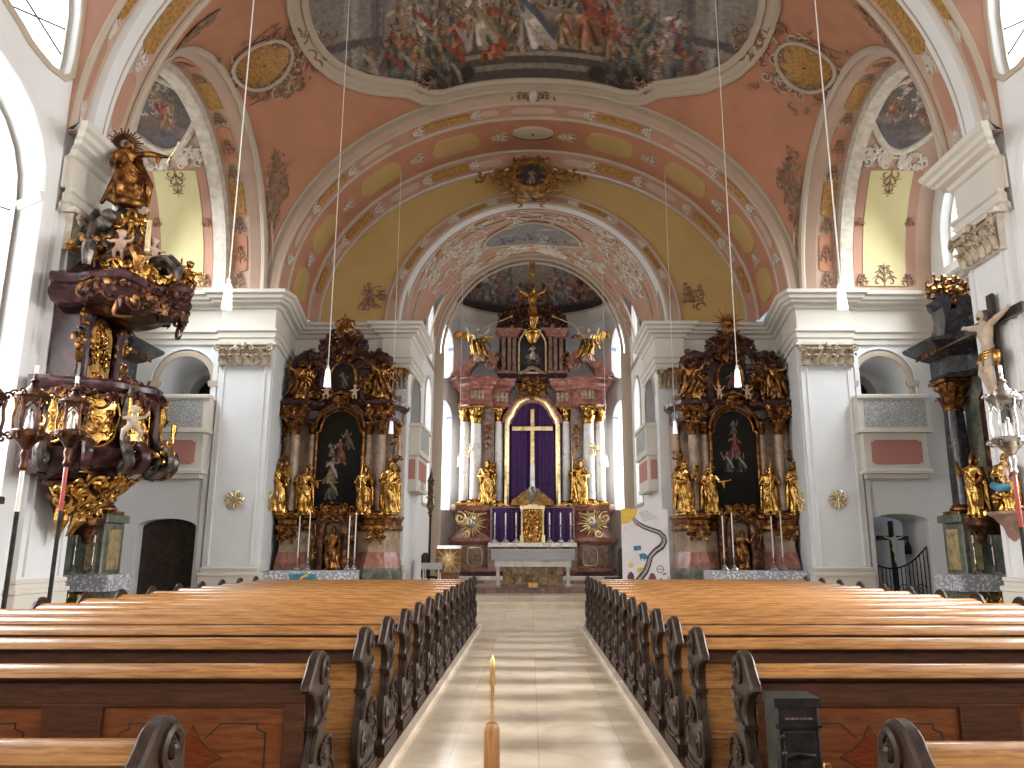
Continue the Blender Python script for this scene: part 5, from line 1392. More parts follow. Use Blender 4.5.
m = corpus_mb(1.9, 'gold', .30, .16); o = m.build('corpus', t, remesh=.02, world=False); o.location = (0, 0, .55)
m = MB('gold'); m.lathe([(.0, 9.5), (.12, 9.52), (.2, 9.66), (.3, 9.85), (.26, 9.9), (.3, 9.95), (.12, 10.0)], (0, 29, 0), 16); m.build('corona', t)

# people's altar, cloths, ambo and the things round it
t = thing('altar_table', 'freestanding marble altar table with bronze front before the high altar', 'altar', (0, 25, .45)); t.scale = (1, 1, 1.12)
m = MB('white_marble'); m.chamfer(-1.28, 1.28, 24.6, 25.5, 1.28, 1.46, .02); m.chamfer(-1.2, 1.2, 24.62, 25.46, 1.0, 1.28, .02)
for s in (-1, 1): m.lathe([(.10, .45), (.10, .52), (.06, .56), (.07, .75), (.05, .85), (.07, .94), (.10, 1.0), (.10, 1.02)], (s * 1.1, 24.75, 0), 12)
m.build('mensa', t); m = MB('altar_bronze'); m.chamfer(-.95, .95, 24.72, 25.4, .50, 1.02, .02); m.build('altar_front', t)
o = orn('front_relief', t, 'altar_bronze', flat(0, 24.71, .76), 1.5, .4, 16, 3, .02)
m = MB('brown_marble'); m.chamfer(-1.0, 1.0, 24.6, 25.4, .45, .52, .01); m.build('foot', t)
m = MB('linen'); m.loft([[(x, 24.56, 1.15 + .008 * sin(x * 30)), (x, 24.575, 1.475), (x, 24.6, 1.485), (x, 25.5, 1.485), (x, 25.53, 1.475), (x, 25.54, 1.25)] for x in np.linspace(-1.31, 1.31, 50)], closed=False)
for s in (-1, 1): m.box(s * 1.31, s * 1.318, 24.57, 25.54, 1.27, 1.48)
o = m.build('altar_cloth'); o.data.transform(Matrix.Translation((0, 0, .125))); rebase(o, (0, 25, 1.6)); tag(o, 'white fringed cloth covering the freestanding altar table', 'cloth')
m = MB('brown_marble'); m.chamfer(-1.9, 1.9, 24.05, 26.5, .45, .465, .005); o = m.build('carpet'); rebase(o, (0, 24.5, .45)); tag(o, 'brown flat carpet under the freestanding altar table', 'carpet')
m = MB('brass'); m.chamfer(-.16, .16, 24.3, 24.5, .465, .62, .02); o = m.build('brass_box'); rebase(o, (0, 24.4, .465)); tag(o, 'small brass box on the carpet before the altar table', 'box')
t = thing('ambo', 'gilded lectern with a sunburst front left of the altar table', 'lectern', (-2.58, 24.0, .3))
m = MB('lectern_wood'); m.chamfer(-2.9, -2.26, 23.85, 24.25, .3, 1.0, .02); m.prism([(23.72, .92), (24.25, .92), (24.25, 1.72), (23.9, 1.62), (23.78, 1.3)], -2.95, -2.2, lambda a, b, d: Vector((d, a, b))); m.build('desk', t)
m = MB('pale_gold')
for i in range(24):
    a = 2 * PI * i / 24; L = .42 if i % 2 else .3; c = V3(-2.58, 23.72, 1.28)
    m.tube([c + V3(.08 * cos(a), 0, .08 * sin(a)), c + V3(L * cos(a), .02, L * sin(a) * .95)], [.032, .006], 5)
m.ell((-2.58, 23.72, 1.28), (.11, .05, .11), n=12, k=8); m.build('sunburst', t)
def chair(name, label, x, y, z, rz=0, mat='dark_oak', back=1.25):
    t = thing(name, label, 'chair', (x, y, z), rz=rz)
    m = MB(mat); m.chamfer(-.27, .27, -.27, .27, .42, .48, .02); m.build('seat', t, world=False)
    for sx in (-1, 1):
        for sy in (-1, 1):
            m = MB(mat); m.lathe([(.03, 0), (.022, .1), (.032, .2), (.022, .42)], (sx * .23, sy * .23, 0), 8); m.build('leg', t, world=False)
    m = MB(mat); m.prism([(-.26, .46), (.26, .46), (.27, back - .1), (.15, back - .02), (0, back), (-.15, back - .02), (-.27, back - .1)], .22, .27, lambda a, b, d: Vector((a, d, b))); m.build('backrest', t, world=False)
    return t
chair('chancel_chair', 'dark high backed chair right of the altar behind the pews', 2.55, 24.2, .3, -1.2, back=1.35)
chair('chancel_chair', 'dark wooden chair by the left chancel wall near the white table', -3.2, 25.0, .3, 1.3, back=1.2)
t = thing('credence_table', 'small table under a white cloth left of the gilded lectern', 'table', (-2.95, 23.6, .15))
m = MB('white_paint'); m.chamfer(-3.3, -2.75, 23.3, 23.85, 1.12, 1.18, .01)
m.build('table_top', t)
for a, b in ((-3.25, 23.35), (-2.8, 23.35), (-3.25, 23.8), (-2.8, 23.8)): m = MB('white_paint'); m.tube([(a, b, .15), (a, b, 1.12)], .022, 6); m.build('leg', t)
m = MB('linen'); m.box(-3.32, -2.73, 23.28, 23.87, 1.18, 1.2); m.box(-3.32, -2.73, 23.275, 23.285, 1.02, 1.2); m.box(-2.735, -2.727, 23.28, 23.87, 1.02, 1.2); o = m.build('table_cloth'); rebase(o, (-3, 23.6, 1.2)); tag(o, 'white cloth on the small table left of the lectern', 'cloth')
t = thing('processional_staff', 'tall dark carved staff with gilt figure top by the left chancel wall', 'staff', (-3.25, 24.6, .3))
m = MB('dark_oak'); m.lathe([(.0, .3), (.16, .3), (.14, .36), (.04, .42), (.035, 2.6), (.06, 2.65), (.03, 2.75)], (-3.25, 24.6, 0), 10); m.build('pole', t)
m = MB('dark_silver'); m.lathe([(.03, 2.7), (.12, 2.9), (.14, 3.0), (.10, 3.1), (.11, 3.7), (.13, 3.75), (.05, 3.95), (.03, 4.1), (.0, 4.2)], (-3.25, 24.6, 0), 8); m.build('staff_head', t); orn('gilding', t, 'old_gold', flat(-3.25, 24.48, 3.2), .28, 1.1, 10, 66, .02, leaf=4)

# painted children's board
t = thing('painted_board', 'white board painted with a winding dark road and yellow sun', 'board', (3.07, 21.4, 0))
def bd(a, b, h=0): return Vector((2.43 + a * .0285, 21.4 - h, 2.70 - b * .0285))
# board pixels: a right, b down, 45 x 78
m = MB('board_white'); m.box(2.43, 3.71, 21.4, 21.44, .05, 2.70); m.use('white_paint'); m.box(2.43, 3.71, 21.44, 21.46, .0, .12)
m.build('panel', t)
road = [(11, 9), (16, 14), (22, 17.5), (29, 20), (36, 22.5), (40, 26.5), (41, 31), (38, 36), (32, 40), (27, 45), (25, 52), (22, 59), (17, 65), (12, 71), (7, 77)]
m = MB('paint_black'); wd = [1.5, 2, 2.2, 2.2, 2.4, 2.6, 2.9, 3.1, 2.9, 2.6, 2.6, 2.9, 3, 3.2, 3.4]
L, Rr = [], []
for i, p in enumerate(road):
    q0, q1 = road[max(0, i - 1)], road[min(len(road) - 1, i + 1)]; tx, ty = q1[0] - q0[0], q1[1] - q0[1]; k = math.hypot(tx, ty); L.append((p[0] - ty / k * wd[i], p[1] + tx / k * wd[i])); Rr.append((p[0] + ty / k * wd[i], p[1] - tx / k * wd[i]))
m.loft([[bd(*L[i], .001), bd(*L[i], .006), bd(*Rr[i], .006), bd(*Rr[i], .001)] for i in range(len(road))], closed=False); m.build('painted_road', t)
m = MB('board_white'); m.tube([bd(a + .6, b, .008) for a, b in road], .008, 4); m.tube([bd(a - .9, b + .3, .008) for a, b in road], .006, 4); m.build('road_line', t)
def shape(name, mat, poly): m = MB(mat); m.prism(poly, .001, .006, lambda a, b, d: bd(a, b, d)); m.build(name, t)
shape('painted_sun', 'paint_yellow', [(0, 0), (16, 0), (15, 5), (12, 10), (7, 13.5), (0, 15)])
m = MB('paint_yellow')
for a, b, c, d in ((3, 17, 2, 21), (6, 17, 6, 20.5), (9, 15.5, 10.5, 19), (12, 14, 14.5, 17)): m.tube([bd(a, b, .004), bd(c, d, .004)], .008, 4)
m.build('sun_ray', t)
shape('blue_rectangle', 'paint_blue', [(11, 35.5), (18, 35), (18.3, 39), (11.3, 40)])
shape('blue_animal', 'paint_blue', [(16, 43), (21, 42), (24, 44), (25, 49), (23.5, 48), (22, 47.5), (21.5, 50), (20.5, 47.5), (18.5, 47), (18, 50), (17, 46)])
shape('yellow_rectangle', 'paint_yellow', [(14, 56), (20, 55.5), (20, 59), (14, 60)])
shape('small_sun', 'paint_yellow', [(8 + (3.4 if i % 2 else 1.6) * cos(PI * i / 8), 53 + (3.4 if i % 2 else 1.6) * sin(PI * i / 8)) for i in range(16)])
shape('black_arch', 'paint_black', [(4.5, 67), (4.5, 63), (6, 60.5), (8, 59), (10, 61), (11, 64), (11, 67)])
shape('red_heap', 'paint_maroon', [(24, 69), (24.5, 65), (26.5, 61), (29, 60.5), (31, 63), (32, 66), (32, 69)])
shape('small_heap', 'paint_maroon', [(34, 71), (34.5, 67), (36.5, 65), (38.5, 68), (38.5, 71)])
m = MB('paint_maroon'); m.tube([bd(36 + 3.2 * cos(a), 57 + 3.2 * sin(a), .005) for a in (2 * PI * i / 20 for i in range(21))], .009, 4); m.tube([bd(33.5, 57, .005), bd(38.5, 57, .005)], .007, 4); m.build('ring_drawing', t)
m = MB('paint_black'); m.tube([bd(38, 62, .005), bd(41.5, 61, .005)], .014, 4); m.tube([bd(43.5, 64, .005), bd(43.5, 70, .005)], .008, 4)
for q in range(5): m.tube([bd(17 + q, 4 + q * 1.9, .005), bd(26 + q * 2.5, 2.2 + q * 1.6, .005)], .004, 4)
m.build('drawn_line', t)
# ============================================================ SIDE ALTARS AT THE CHANCEL ARCH
def side_altar(s, cx, nm, seed):
    y0 = 21.55
    A = thing('side_altar', 'tall gilded dark marble altar with %s' % ('a carved finial on top, left of the chancel arch' if s < 0 else 'a gold sunburst on top, right of the chancel arch'), 'altar', (cx, y0 + .4, 0)); A.scale = (.97, 1, ZS)
    F = lambda x, dy, z: flat(cx + x, y0 + dy, z)
    m = MB('mixed_marble'); m.box(cx - .7, cx + .7, y0 + .25, y0 + 1.1, 0, 2.7); m.box(cx - 1.7, cx + 1.7, y0 + .5, y0 + 1.2, 0, 6.3); m.build('core', A)
    for q in (-1, 1):
        P = [(cx + q * .62, y0 + .6), (cx + q * .66, y0 + .18), (cx + q * .95, y0 + .1), (cx + q * 1.02, y0 - .2), (cx + q * 1.5, y0 - .2), (cx + q * 1.6, y0 + .1), (cx + q * 1.72, y0 + .3), (cx + q * 1.74, y0 + .9)]
        m = MB('green_marble')
        m.sweep(P, [(-.3, 0), (.12, 0), (.12, .5), (.06, .6), (.1, .8), (.11, 1.0), (.08, 1.15)], side=-q)
        m.use('red_marble'); m.sweep(P, [(.08, 1.15), (.03, 1.4), (-.02, 1.6)], side=-q)
        m.use('mixed_marble'); m.sweep(P, [(-.02, 1.6), (-.04, 1.8), (-.02, 2.15), (.02, 2.2), (.06, 2.26)], side=-q)
        m.build('pedestal', A)
        m = MB('old_gold'); m.sweep(P, [(.03, 2.2), (.08, 2.26), (.08, 2.34), (.02, 2.38), (.04, 2.5), (.12, 2.58), (.12, 2.64), (-.5, 2.66)], side=-q); m.build('pedestal_moulding', A)
        orn('pedestal_carving', A, 'old_gold', F(q * 1.25, -.24, 2.12), .6, .5, 12, 5 + seed, .03, balls=8)
        for x, dy, r in ((1.26, .0, .13), (.84, .28, .115), (1.62, .42, .11)): column(A, cx + q * x, y0 + dy, 2.66, 5.42, r, 'mixed_marble', 'old_gold', 14)
        m = MB('dark_red_marble'); m.sweep(P, [(-.4, 5.42), (0, 5.42), (.03, 5.5), (.0, 5.52), (.0, 5.76), (.08, 5.82), (.16, 5.9), (.18, 6.0), (-.4, 6.03)], side=-q); m.build('entablature', A)
        orn('entablature_carving', A, 'old_gold', F(q * 1.25, -.28, 5.7), .75, .55, 18, 15 + seed, .04, .32, balls=14, leaf=10)
        orn('flank_carving', A, 'old_gold', F(q * 1.68, .2, 4.3), .28, 2.3, 18, 25 + seed, .03, .5, sym=False, leaf=8)
        # upper wings of the altar
        m = MB('dark_red_marble'); m.box(cx + q * .42, cx + q * 1.45, y0 + .3, y0 + .9, 6.0, 7.05)
        m.chamfer(cx + q * .5, cx + q * .72, y0 + .16, y0 + .4, 6.0, 6.95, .02); m.chamfer(cx + q * .48, cx + q * 1.0, y0 + .1, y0 + .8, 6.92, 7.05, .03)
        m.build('upper_wing', A)
        orn('upper_carving', A, 'old_gold', F(q * 1.0, .15, 6.5), 1.0, 1.0, 18, 35 + seed, .04, .3, sym=False, balls=8, leaf=8)
        m = MB('dark_red_marble')
        m.tube([(cx + q * 1.45, y0 + .15, 7.0), (cx + q * 1.38, y0 + .1, 7.3), (cx + q * 1.05, y0 + .1, 7.48), (cx + q * .75, y0 + .1, 7.42), (cx + q * .55, y0 + .1, 7.6), (cx + q * .35, y0 + .1, 7.85)], [.12, .16, .17, .14, .13, .08], 8)
        for x, z, r, h in ((1.1, 7.25, .25, -1), (.62, 7.72, .2, 1)): m.tube([(cx + q * (x + p[0]), y0 + .02, z + p[1]) for p in spiral(0, 0, r, 1.5, 1, h)], .055, 7)
        m.build('crest_scroll', A)
        orn('crest_carving', A, 'brown_gilt', F(q * 1.0, 0, 7.3), .9, .55, 16, 45 + seed, .05, .34, sym=False, balls=12, leaf=10)
    m = MB('dark_red_marble'); m.box(cx - .5, cx + .5, y0 + .25, y0 + .9, 6.0, 7.7); m.build('upper_core', A)
    orn('top_carving', A, 'brown_gilt', F(0, .1, 7.75), 1.15, .9, 30, 55 + seed, .05, .3, balls=22, leaf=16)
    # main painting, frame
    sh = lambda t: 1 if t < .78 else (.86 if t < .80 else .86 * sqrt(max(0, 1 - ((t - .8) / .2) ** 2)) + .0)
    OUT = [(-.66, 2.72), (.66, 2.72), (.66, 5.1), (.57, 5.14)] + [(.57 * cos(a), 5.14 + .62 * sin(a)) for a in (PI * i / 14 for i in range(1, 14))] + [(-.57, 5.14), (-.66, 5.1)]
    figs = [(.50, .60, .26, (.14, .06, .045)), (.34, .42, .26, (.22, .17, .10)), (.36, .25, .24, (.10, .10, .06)), (.66, .72, .2, (.10, .05, .04)), (.3, .62, .14, (.16, .14, .11))] if s < 0 else [(.5, .66, .24, (.16, .06, .05)), (.62, .5, .2, (.05, .05, .05)), (.35, .5, .2, (.06, .05, .05)), (.5, .84, .15, (.10, .09, .08))]
    picture('altar_painting', A, cx, y0 + .2, 1.32, 2.72, 5.76, 60 + seed, (.012, .010, .008), figs, sh)
    m = MB('old_gold'); outline_frame(m, OUT, lambda a, b, h=0: Vector((cx + a, y0 + .2 - h, b)), .015, .07, .09); m.tube([(cx + .72 * cos(a), y0 + .05, 5.22 + .72 * sin(a)) for a in (PI * i / 24 for i in range(25))], .06, 6); m.build('painting_frame', A)
    OV = [(.36 * (abs(cos(a)) ** .7) * (1 if cos(a) > 0 else -1), 6.72 + .52 * (abs(sin(a)) ** .8) * (1 if sin(a) > 0 else -1)) for a in (2 * PI * i / 32 for i in range(32))]
    picture('upper_painting', A, cx, y0 + .18, .72, 6.2, 7.24, 70 + seed, (.022, .018, .015), [(.5, .5, .5, (.12, .07, .05))], lambda t: sqrt(max(0, 1 - abs(2 * t - 1) ** 3)))
    m = MB('old_gold'); outline_frame(m, OV, lambda a, b, h=0: Vector((cx + a, y0 + .18 - h, b)), .02, .06, .08)
    m.tube([(cx + x, y0 - .02, z) for x, z in ((-.62, 6.0), (-.5, 6.1), (-.25, 6.22), (0, 6.3), (.25, 6.22), (.5, 6.1), (.62, 6.0))], .055, 7); m.build('upper_frame', A)
    orn('arch_cartouche', A, 'old_gold', F(0, -.02, 6.02), .6, .3, 10, 8 + seed, .035, balls=6)
    # niche below the painting
    m = MB('brown_gilt'); N = [(-.42, 1.05), (-.42, 2.3)] + [(.42 * cos(a), 2.3 + .38 * sin(a)) for a in (PI - PI * i / 12 for i in range(13))] + [(.42, 1.05)]
    m.box(cx - .62, cx + .62, y0 - .05, y0 + .3, .3, 1.1); m.box(cx - .62, cx - .42, y0 - .05, y0 + .3, 1.0, 2.5); m.box(cx + .42, cx + .62, y0 - .05, y0 + .3, 1.0, 2.5)
    outline_frame(m, N, lambda a, b, h=0: Vector((cx + a, y0 - .05 - h, b)), .0, .16, .1, -.3, closed=False)
    m.use('dark_red_marble' if s > 0 else 'green_marble'); m.box(cx - .45, cx + .45, y0 + .26, y0 + .3, 1.05, 2.68); m.build('niche', A)
    orn('niche_carving', A, 'old_gold', F(0, -.12, 2.72), 1.15, .5, 22, 80 + seed, .03, .3, balls=14, leaf=8)
    for q in (-1, 1): orn('niche_jamb', A, 'old_gold', F(q * .52, -.1, 1.9), .2, 1.2, 8, 82 + seed, .022, .5)
    if s > 0:
        m = MB('old_gold')
        for i in range(26):
            a = 2 * PI * i / 26; L = .48 if i % 2 else .32; m.tube([(cx + .1 * cos(a), y0 + .05, 8.5 + .1 * sin(a)), (cx + L * cos(a), y0 + .05, 8.5 + L * sin(a))], [.03, .008], 5)
        m.ell((cx, y0 + .02, 8.5), (.15, .07, .15), n=14, k=8); m.tube([(cx - .18, y0, 8.15), (cx, y0 - .02, 8.62), (cx + .18, y0, 8.15)], .05, 6); m.build('sunburst', A)
    else:
        m = orn(None, None, 'old_gold', F(0, .05, 8.3), .5, .6, 12, 91, .035, .35, leaf=10); m.tube([(cx, y0, 8.1), (cx, y0, 8.75)], .03, 6); m.build('finial', A)
    o = putto_mb(.62, 90 + seed, 'brown_gilt').build('cherub', A, remesh=.022, world=False); o.location = (0, -.55, 7.55)
    for q in (-1, 1):
        o = putto_mb(.5, 93 + seed + q, 'flesh_paint').build('cherub', A, remesh=.02, world=False); o.location = (q * .42, -.45, 6.05)
    # angels on the entablature
    angel('angel_statue', 'winged gilded angel left of the upper picture on the %s side altar' % nm, (cx - 1.2, y0 - .1, 6.05 * ZS), 1.1, 1, seed + 1, trumpet=False, gold='old_gold', flesh='old_gold')
    angel('angel_statue', 'winged gilded angel right of the upper picture on the %s side altar' % nm, (cx + 1.2, y0 - .1, 6.05 * ZS), 1.1, -1, seed + 2, trumpet=False, gold='old_gold', flesh='old_gold')
    # saints
    w = 'side altar'
    statue('saint_statue', 'gilded saint at the outer left end of the %s %s' % (nm, w), (cx - 1.55, y0 - .22, 2.68 * ZS), 1.45, seed + 3, .25, attr='book')
    statue('saint_statue', 'smaller gilded saint between columns left of the %s altar painting' % nm, (cx - .83, y0 - .14, 2.68 * ZS), 1.32, seed + 4, .1, [(V3(-.2, -.03, .63), V3(-.08, -.18, .62)), (V3(.2, -.05, .66), V3(.34, -.16, .68))], attr='cross' if s > 0 else None)
    statue('saint_statue', 'smaller gilded saint right of the %s altar painting beside its frame' % nm, (cx + .83, y0 - .14, 2.68 * ZS), 1.32, seed + 5, -.1, attr='staff')
    statue('saint_statue', 'gilded saint at the outer right end of the %s %s' % (nm, w), (cx + 1.55, y0 - .22, 2.68 * ZS), 1.45, seed + 6, -.2, [(V3(-.18, -.05, .62), V3(-.04, -.18, .66)), (V3(.2, -.04, .63), V3(.10, -.18, .56))])
    statue('niche_figure', ('gilded standing figure in the low niche of the %s side altar' % nm) if s < 0 else 'gilded seated mourning group in the low niche of the right side altar', (cx, y0 - .05, 1.12 * ZS), 1.15 if s < 0 else 1.05, seed + 7, 0, [(V3(-.2, -.05, .66), V3(-.12, -.2, .7)), (V3(.2, -.05, .66), V3(.26, -.14, .82))] if s > 0 else None, 'old_gold', halo=False)
    # table, cloth, candles
    tx = cx + s * .05 - (.32 if s < 0 else 0); ty = 20.55
    T = thing('side_altar_table', 'marble table in front of the %s side altar' % nm, 'altar table', (tx, ty, 0))
    m = MB('mixed_marble'); m.chamfer(tx - 1.05, tx + 1.05, ty - .3, ty + .6, 0, .95, .03); m.build('body', T)
    m = MB('white_marble'); m.chamfer(tx - 1.2, tx + 1.2, ty - .4, ty + .6, .95, 1.04, .02); m.build('mensa', T)
    m = MB('lace'); m.box(tx - 1.23, tx + 1.23, ty - .43, ty + .6, 1.04, 1.055)
    N2 = 40; m.loft([[(tx - 1.23 + 2.46 * i / N2, ty - .43, 1.055), (tx - 1.23 + 2.46 * i / N2, ty - .445, .76 + .03 * abs(sin(i * PI / 4)))] for i in range(N2 + 1)], closed=False)
    for q in (-1, 1): m.box(tx + q * 1.23, tx + q * 1.24, ty - .43, ty + .5, .8, 1.05)
    o = m.build('lace_cloth'); rebase(o, (tx, ty, 1.05)); tag(o, 'white lace cloth on the table of the %s side altar' % nm, 'cloth')
    if s < 0:
        m = MB('paint_blue'); m.chamfer(tx - .32, tx + .35, ty - .475, ty - .452, .74, .99, .005); m.use('paint_yellow'); m.tube([(tx - .1, ty - .48, .75), (tx, ty - .482, .9), (tx + .15, ty - .48, .97)], .03, 5); o = m.build('blue_hanging'); rebase(o, (tx, ty - .46, .9)); tag(o, 'blue and orange cloth hanging on the front of the left lace cloth', 'cloth')
    xs = (-.75, -.5, .55, .8) if s > 0 else (-.33, -.06, 1.0, 1.17)
    for i, (dx, lab) in enumerate(zip(xs, ('leftmost', 'second from left', 'second from right', 'rightmost'))):
        k = dup(tall, (tx + dx, ty + .15, 1.055), label='tall white candle on the %s lace table, %s of four' % (nm, lab), group='candles on the %s side altar' % nm); k.scale = (.8, .8, 1 + .06 * (i % 2))
tall = cand('altar_candle', '', None, H=1.42, base='silver', stick=.32)
ZS = .955
side_altar(-1, -5.52, 'left', 100)
side_altar(1, 5.74, 'right', 200)
for o in kids(tall): bpy.data.objects.remove(o)
bpy.data.objects.remove(tall)

# ============================================================ BAY ALTARS, BALCONIES, DOORS
for s, nm in ((-1, 'left'), (1, 'right')):
    X = lambda x: s * x
    A = thing('bay_altar', 'dark columned altar in the %s side bay behind the near pier' % nm, 'altar', (X(10.4), 16.6, 0))
    m = MB('green_marble')
    for y in (15.0, 17.9):
        m.chamfer(X(9.62), X(10.5), y - .42, y + .42, 0, 2.2, .03); m.chamfer(X(9.55), X(10.55), y - .5, y + .5, 2.2, 2.38, .03); m.chamfer(X(9.55), X(10.55), y - .5, y + .5, 0, 1.0, .03)
        m.use('pale_gold'); m.box(X(9.60), X(9.63), y - .25, y + .25, 1.15, 2.05); m.box(X(9.75), X(10.0), y - .44, y - .425, 1.15, 2.05); m.use('green_marble')
    m.box(X(10.3), X(10.85), 14.9, 18.0, 0, 6.0); m.build('base', A)
    for y in (15.0, 17.9): column(A, X(9.98), y, 2.38, 5.55, .24, 'black_marble', 'old_gold', 18)
    m = MB('black_marble')
    m.sweep([(X(10.8), 14.4), (X(9.75), 14.6), (X(9.72), 15.4), (X(10.1), 15.6), (X(10.1), 17.3), (X(9.72), 17.5), (X(9.72), 18.25), (X(10.8), 18.3)][::1], [(-.6, 5.55), (0, 5.55), (.05, 5.62), (0, 5.66), (0, 6.05), (.1, 6.1), (.28, 6.25), (.42, 6.38), (.44, 6.46), (-.7, 6.5)], side=s); m.build('entablature', A)
    m = MB('old_gold')
    m.box(X(9.52), X(9.50), 14.2, 18.3, 6.16, 6.19)
    for y in np.arange(17.45, 18.4, .1): m.box(X(9.5), X(9.46), y, y + .05, 6.12, 6.24)
    for x in np.arange(9.7, 10.7, .1): m.box(X(x), X(x + .05), 18.0, 18.04, 6.1, 6.2)
    for x in np.arange(9.55, 10.7, .1): m.box(X(x), X(x + .05), 14.12, 14.16, 6.12, 6.24); 
    m.build('dentil', A)
    for y0, q in ((17.7, 1), (15.2, -1)):
        m = MB('black_marble')
        P = [(0, 0), (.75, 0), (.85, .12), (.78, .3), (.6, .4), (.52, .6), (.6, .85), (.85, 1.0), (.9, 1.15), (.55, 1.2), (.2, 1.12), (-.1, 1.18), (-.5, 1.25), (-.62, 1.1), (-.45, .9), (-.12, .75), (-.05, .5), (-.3, .3), (-.4, .1)]
        m.prism([(y0 + q * a * .6, 6.48 + b * .9) for a, b in P][::1], X(9.8), X(10.35), lambda a, b, d: Vector((d, a, b))); m.build('pediment_scroll', A)
    m = MB('black_marble')
    for dx in (0,): m.prism([(X(9.5 + a * .75), 6.48 + b * .85) for a, b in [(0.1, 0), (1.3, 0), (1.3, .9), (1.0, 1.2), (.7, 1.15), (.6, .8), (.4, .75), (.5, 1.1), (.1, 1.25), (-.1, 1.0), (.15, .8), (.2, .4)]], 17.2, 17.6, lambda a, b, d: Vector((a, d, b)))
    m.build('pediment_scroll', A)
    orn('pediment_gilding', A, 'old_gold', lambda a, b, h=0: Vector((X(9.85) + s * a, 17.3 - h, 7.65 + b)), .9, .65, 26, 17, .05, .32, sym=False, balls=12, leaf=14)
    m = MB('brown_gilt'); m.prism([(15.6, 2.4), (17.3, 2.4), (17.3, 5.0), (16.9, 5.4), (16, 5.4), (15.6, 5.0)], X(10.25), X(10.3), lambda a, b, d: Vector((d, a, b))); m.build('altar_panel', A)
    statue('bay_saint', 'small gilded saint beside the black column of the %s bay altar' % nm, (X(9.45), 16.5, 2.28), 1.3, 300 + s, -s * 1.2, [(V3(-.2, -.05, .7), V3(-.1, -.22, .86)), (V3(.2, -.04, .63), V3(.2, -.18, .52))])
    m = MB('brown_gilt'); m.lathe([(0, 1.7), (.1, 1.75), (.15, 1.95), (.3, 2.1), (.32, 2.25), (0, 2.27)], (X(9.45), 16.5, 0), 14); m.box(X(9.3), X(10.4), 16.4, 16.6, 1.9, 2.2); m.build('statue_console', A)
    T = thing('bay_altar_table', 'stone table with gilt carved front at the %s bay altar' % nm, 'altar table', (X(9.6), 17.0, 0))
    m = MB('green_marble'); m.chamfer(X(9.3), X(10.35), 17.15 - .55, 17.45, 0, .98, .03); m.build('body', T)
    orn('front_carving', T, 'gold', flat(X(9.75), 16.58, .5), .9, .55, 14, 71 + s, .035, .35, leaf=8)
    m = MB('white_marble'); m.chamfer(X(8.95), X(10.35), 16.5, 17.5, .98, 1.06, .01); m.build('mensa', T)
    m = MB('lace'); m.box(X(8.92), X(10.35), 16.46, 17.52, 1.06, 1.075); m.box(X(8.92), X(10.35), 16.445, 16.46, .74, 1.075); m.box(X(8.905), X(8.92), 16.46, 17.52, .74, 1.075)
    o = m.build('lace_cloth'); rebase(o, (X(9.6), 17, 1.06)); tag(o, 'blue white lace cloth on the table of the %s bay altar' % nm, 'cloth')
    for dx, lb in ((9.45, 'nearer the nave'), (9.85, 'nearer the outer wall')):
        c = cand('altar_candle', 'tall candle on the %s bay altar table, %s' % (nm, lb), 'candles on the %s bay altar' % nm, H=1.65, base='silver', stick=.65); c.location = (X(dx), 16.8, 1.075)
    # gallery parapet
    B = thing('gallery_parapet', 'white balcony with grille and pink panel in the %s bay' % nm, 'balcony', (X(9.33), 19.8, 3.45))
    m = MB('warm_white'); x0, x1 = 8.42, 10.26
    m.box(X(x0), X(x1), 19.5, 20.0, 4.62, 5.5); m.chamfer(X(x0 - .03), X(x1 + .03), 19.45, 20.0, 5.44, 5.54, .02); m.box(X(x0 - .03), X(x1 + .03), 19.46, 20, 4.55, 4.63)
    m.box(X(x0 + .1), X(x1 - .1), 19.6, 20, 3.6, 4.55); m.chamfer(X(x0 + .04), X(x1 - .04), 19.54, 20, 3.5, 3.6, .02); m.box(X(x0 + .14), X(x1 - .14), 19.66, 20, 3.38, 3.5)
    m.build('body', B)
    m = MB('grille'); m.box(X(x0 + .14), X(x1 - .1), 19.485, 19.5, 4.70, 5.40); m.build('grille_panel', B)
    m = MB('panel_pink'); c = .08; a, b = X(x0 + .28), X(x1 - .26); a, b = min(a, b), max(a, b)
    m.prism([(a + c, 3.74), (b - c, 3.74), (b - c, 3.78), (b, 3.78), (b, 4.32), (b - c, 4.32), (b - c, 4.36), (a + c, 4.36), (a + c, 4.32), (a, 4.32), (a, 3.78), (a + c, 3.78)], 19.585, 19.6, lambda p, q, d: Vector((p, d, q))); m.build('pink_panel', B)
    # oratory balcony in the chancel
    B = thing('oratory_balcony', 'small pink panelled balcony on the %s chancel wall' % nm, 'balcony', (X(3.4), 24.4, 3.3))
    m = MB('warm_white'); m.chamfer(X(3.46), X(3.85), 23.35, 25.5, 4.5, 5.35, .03); m.chamfer(X(3.4), X(3.85), 23.3, 25.55, 5.3, 5.42, .02); m.chamfer(X(3.52), X(3.85), 23.4, 25.45, 3.5, 4.5, .03); m.chamfer(X(3.44), X(3.85), 23.32, 25.52, 4.42, 4.52, .02); m.chamfer(X(3.5), X(3.85), 23.36, 25.5, 3.35, 3.5, .04); m.build('body', B)
    m = MB('panel_pink'); m.box(X(3.51), X(3.52), 23.6, 25.25, 3.7, 4.3); m.box(X(3.6), X(3.8), 23.39, 23.4, 3.7, 4.3); m.build('pink_panel', B)
    m = MB('grille'); m.box(X(3.45), X(3.46), 23.5, 25.35, 4.62, 5.25); m.build('grille_panel', B)
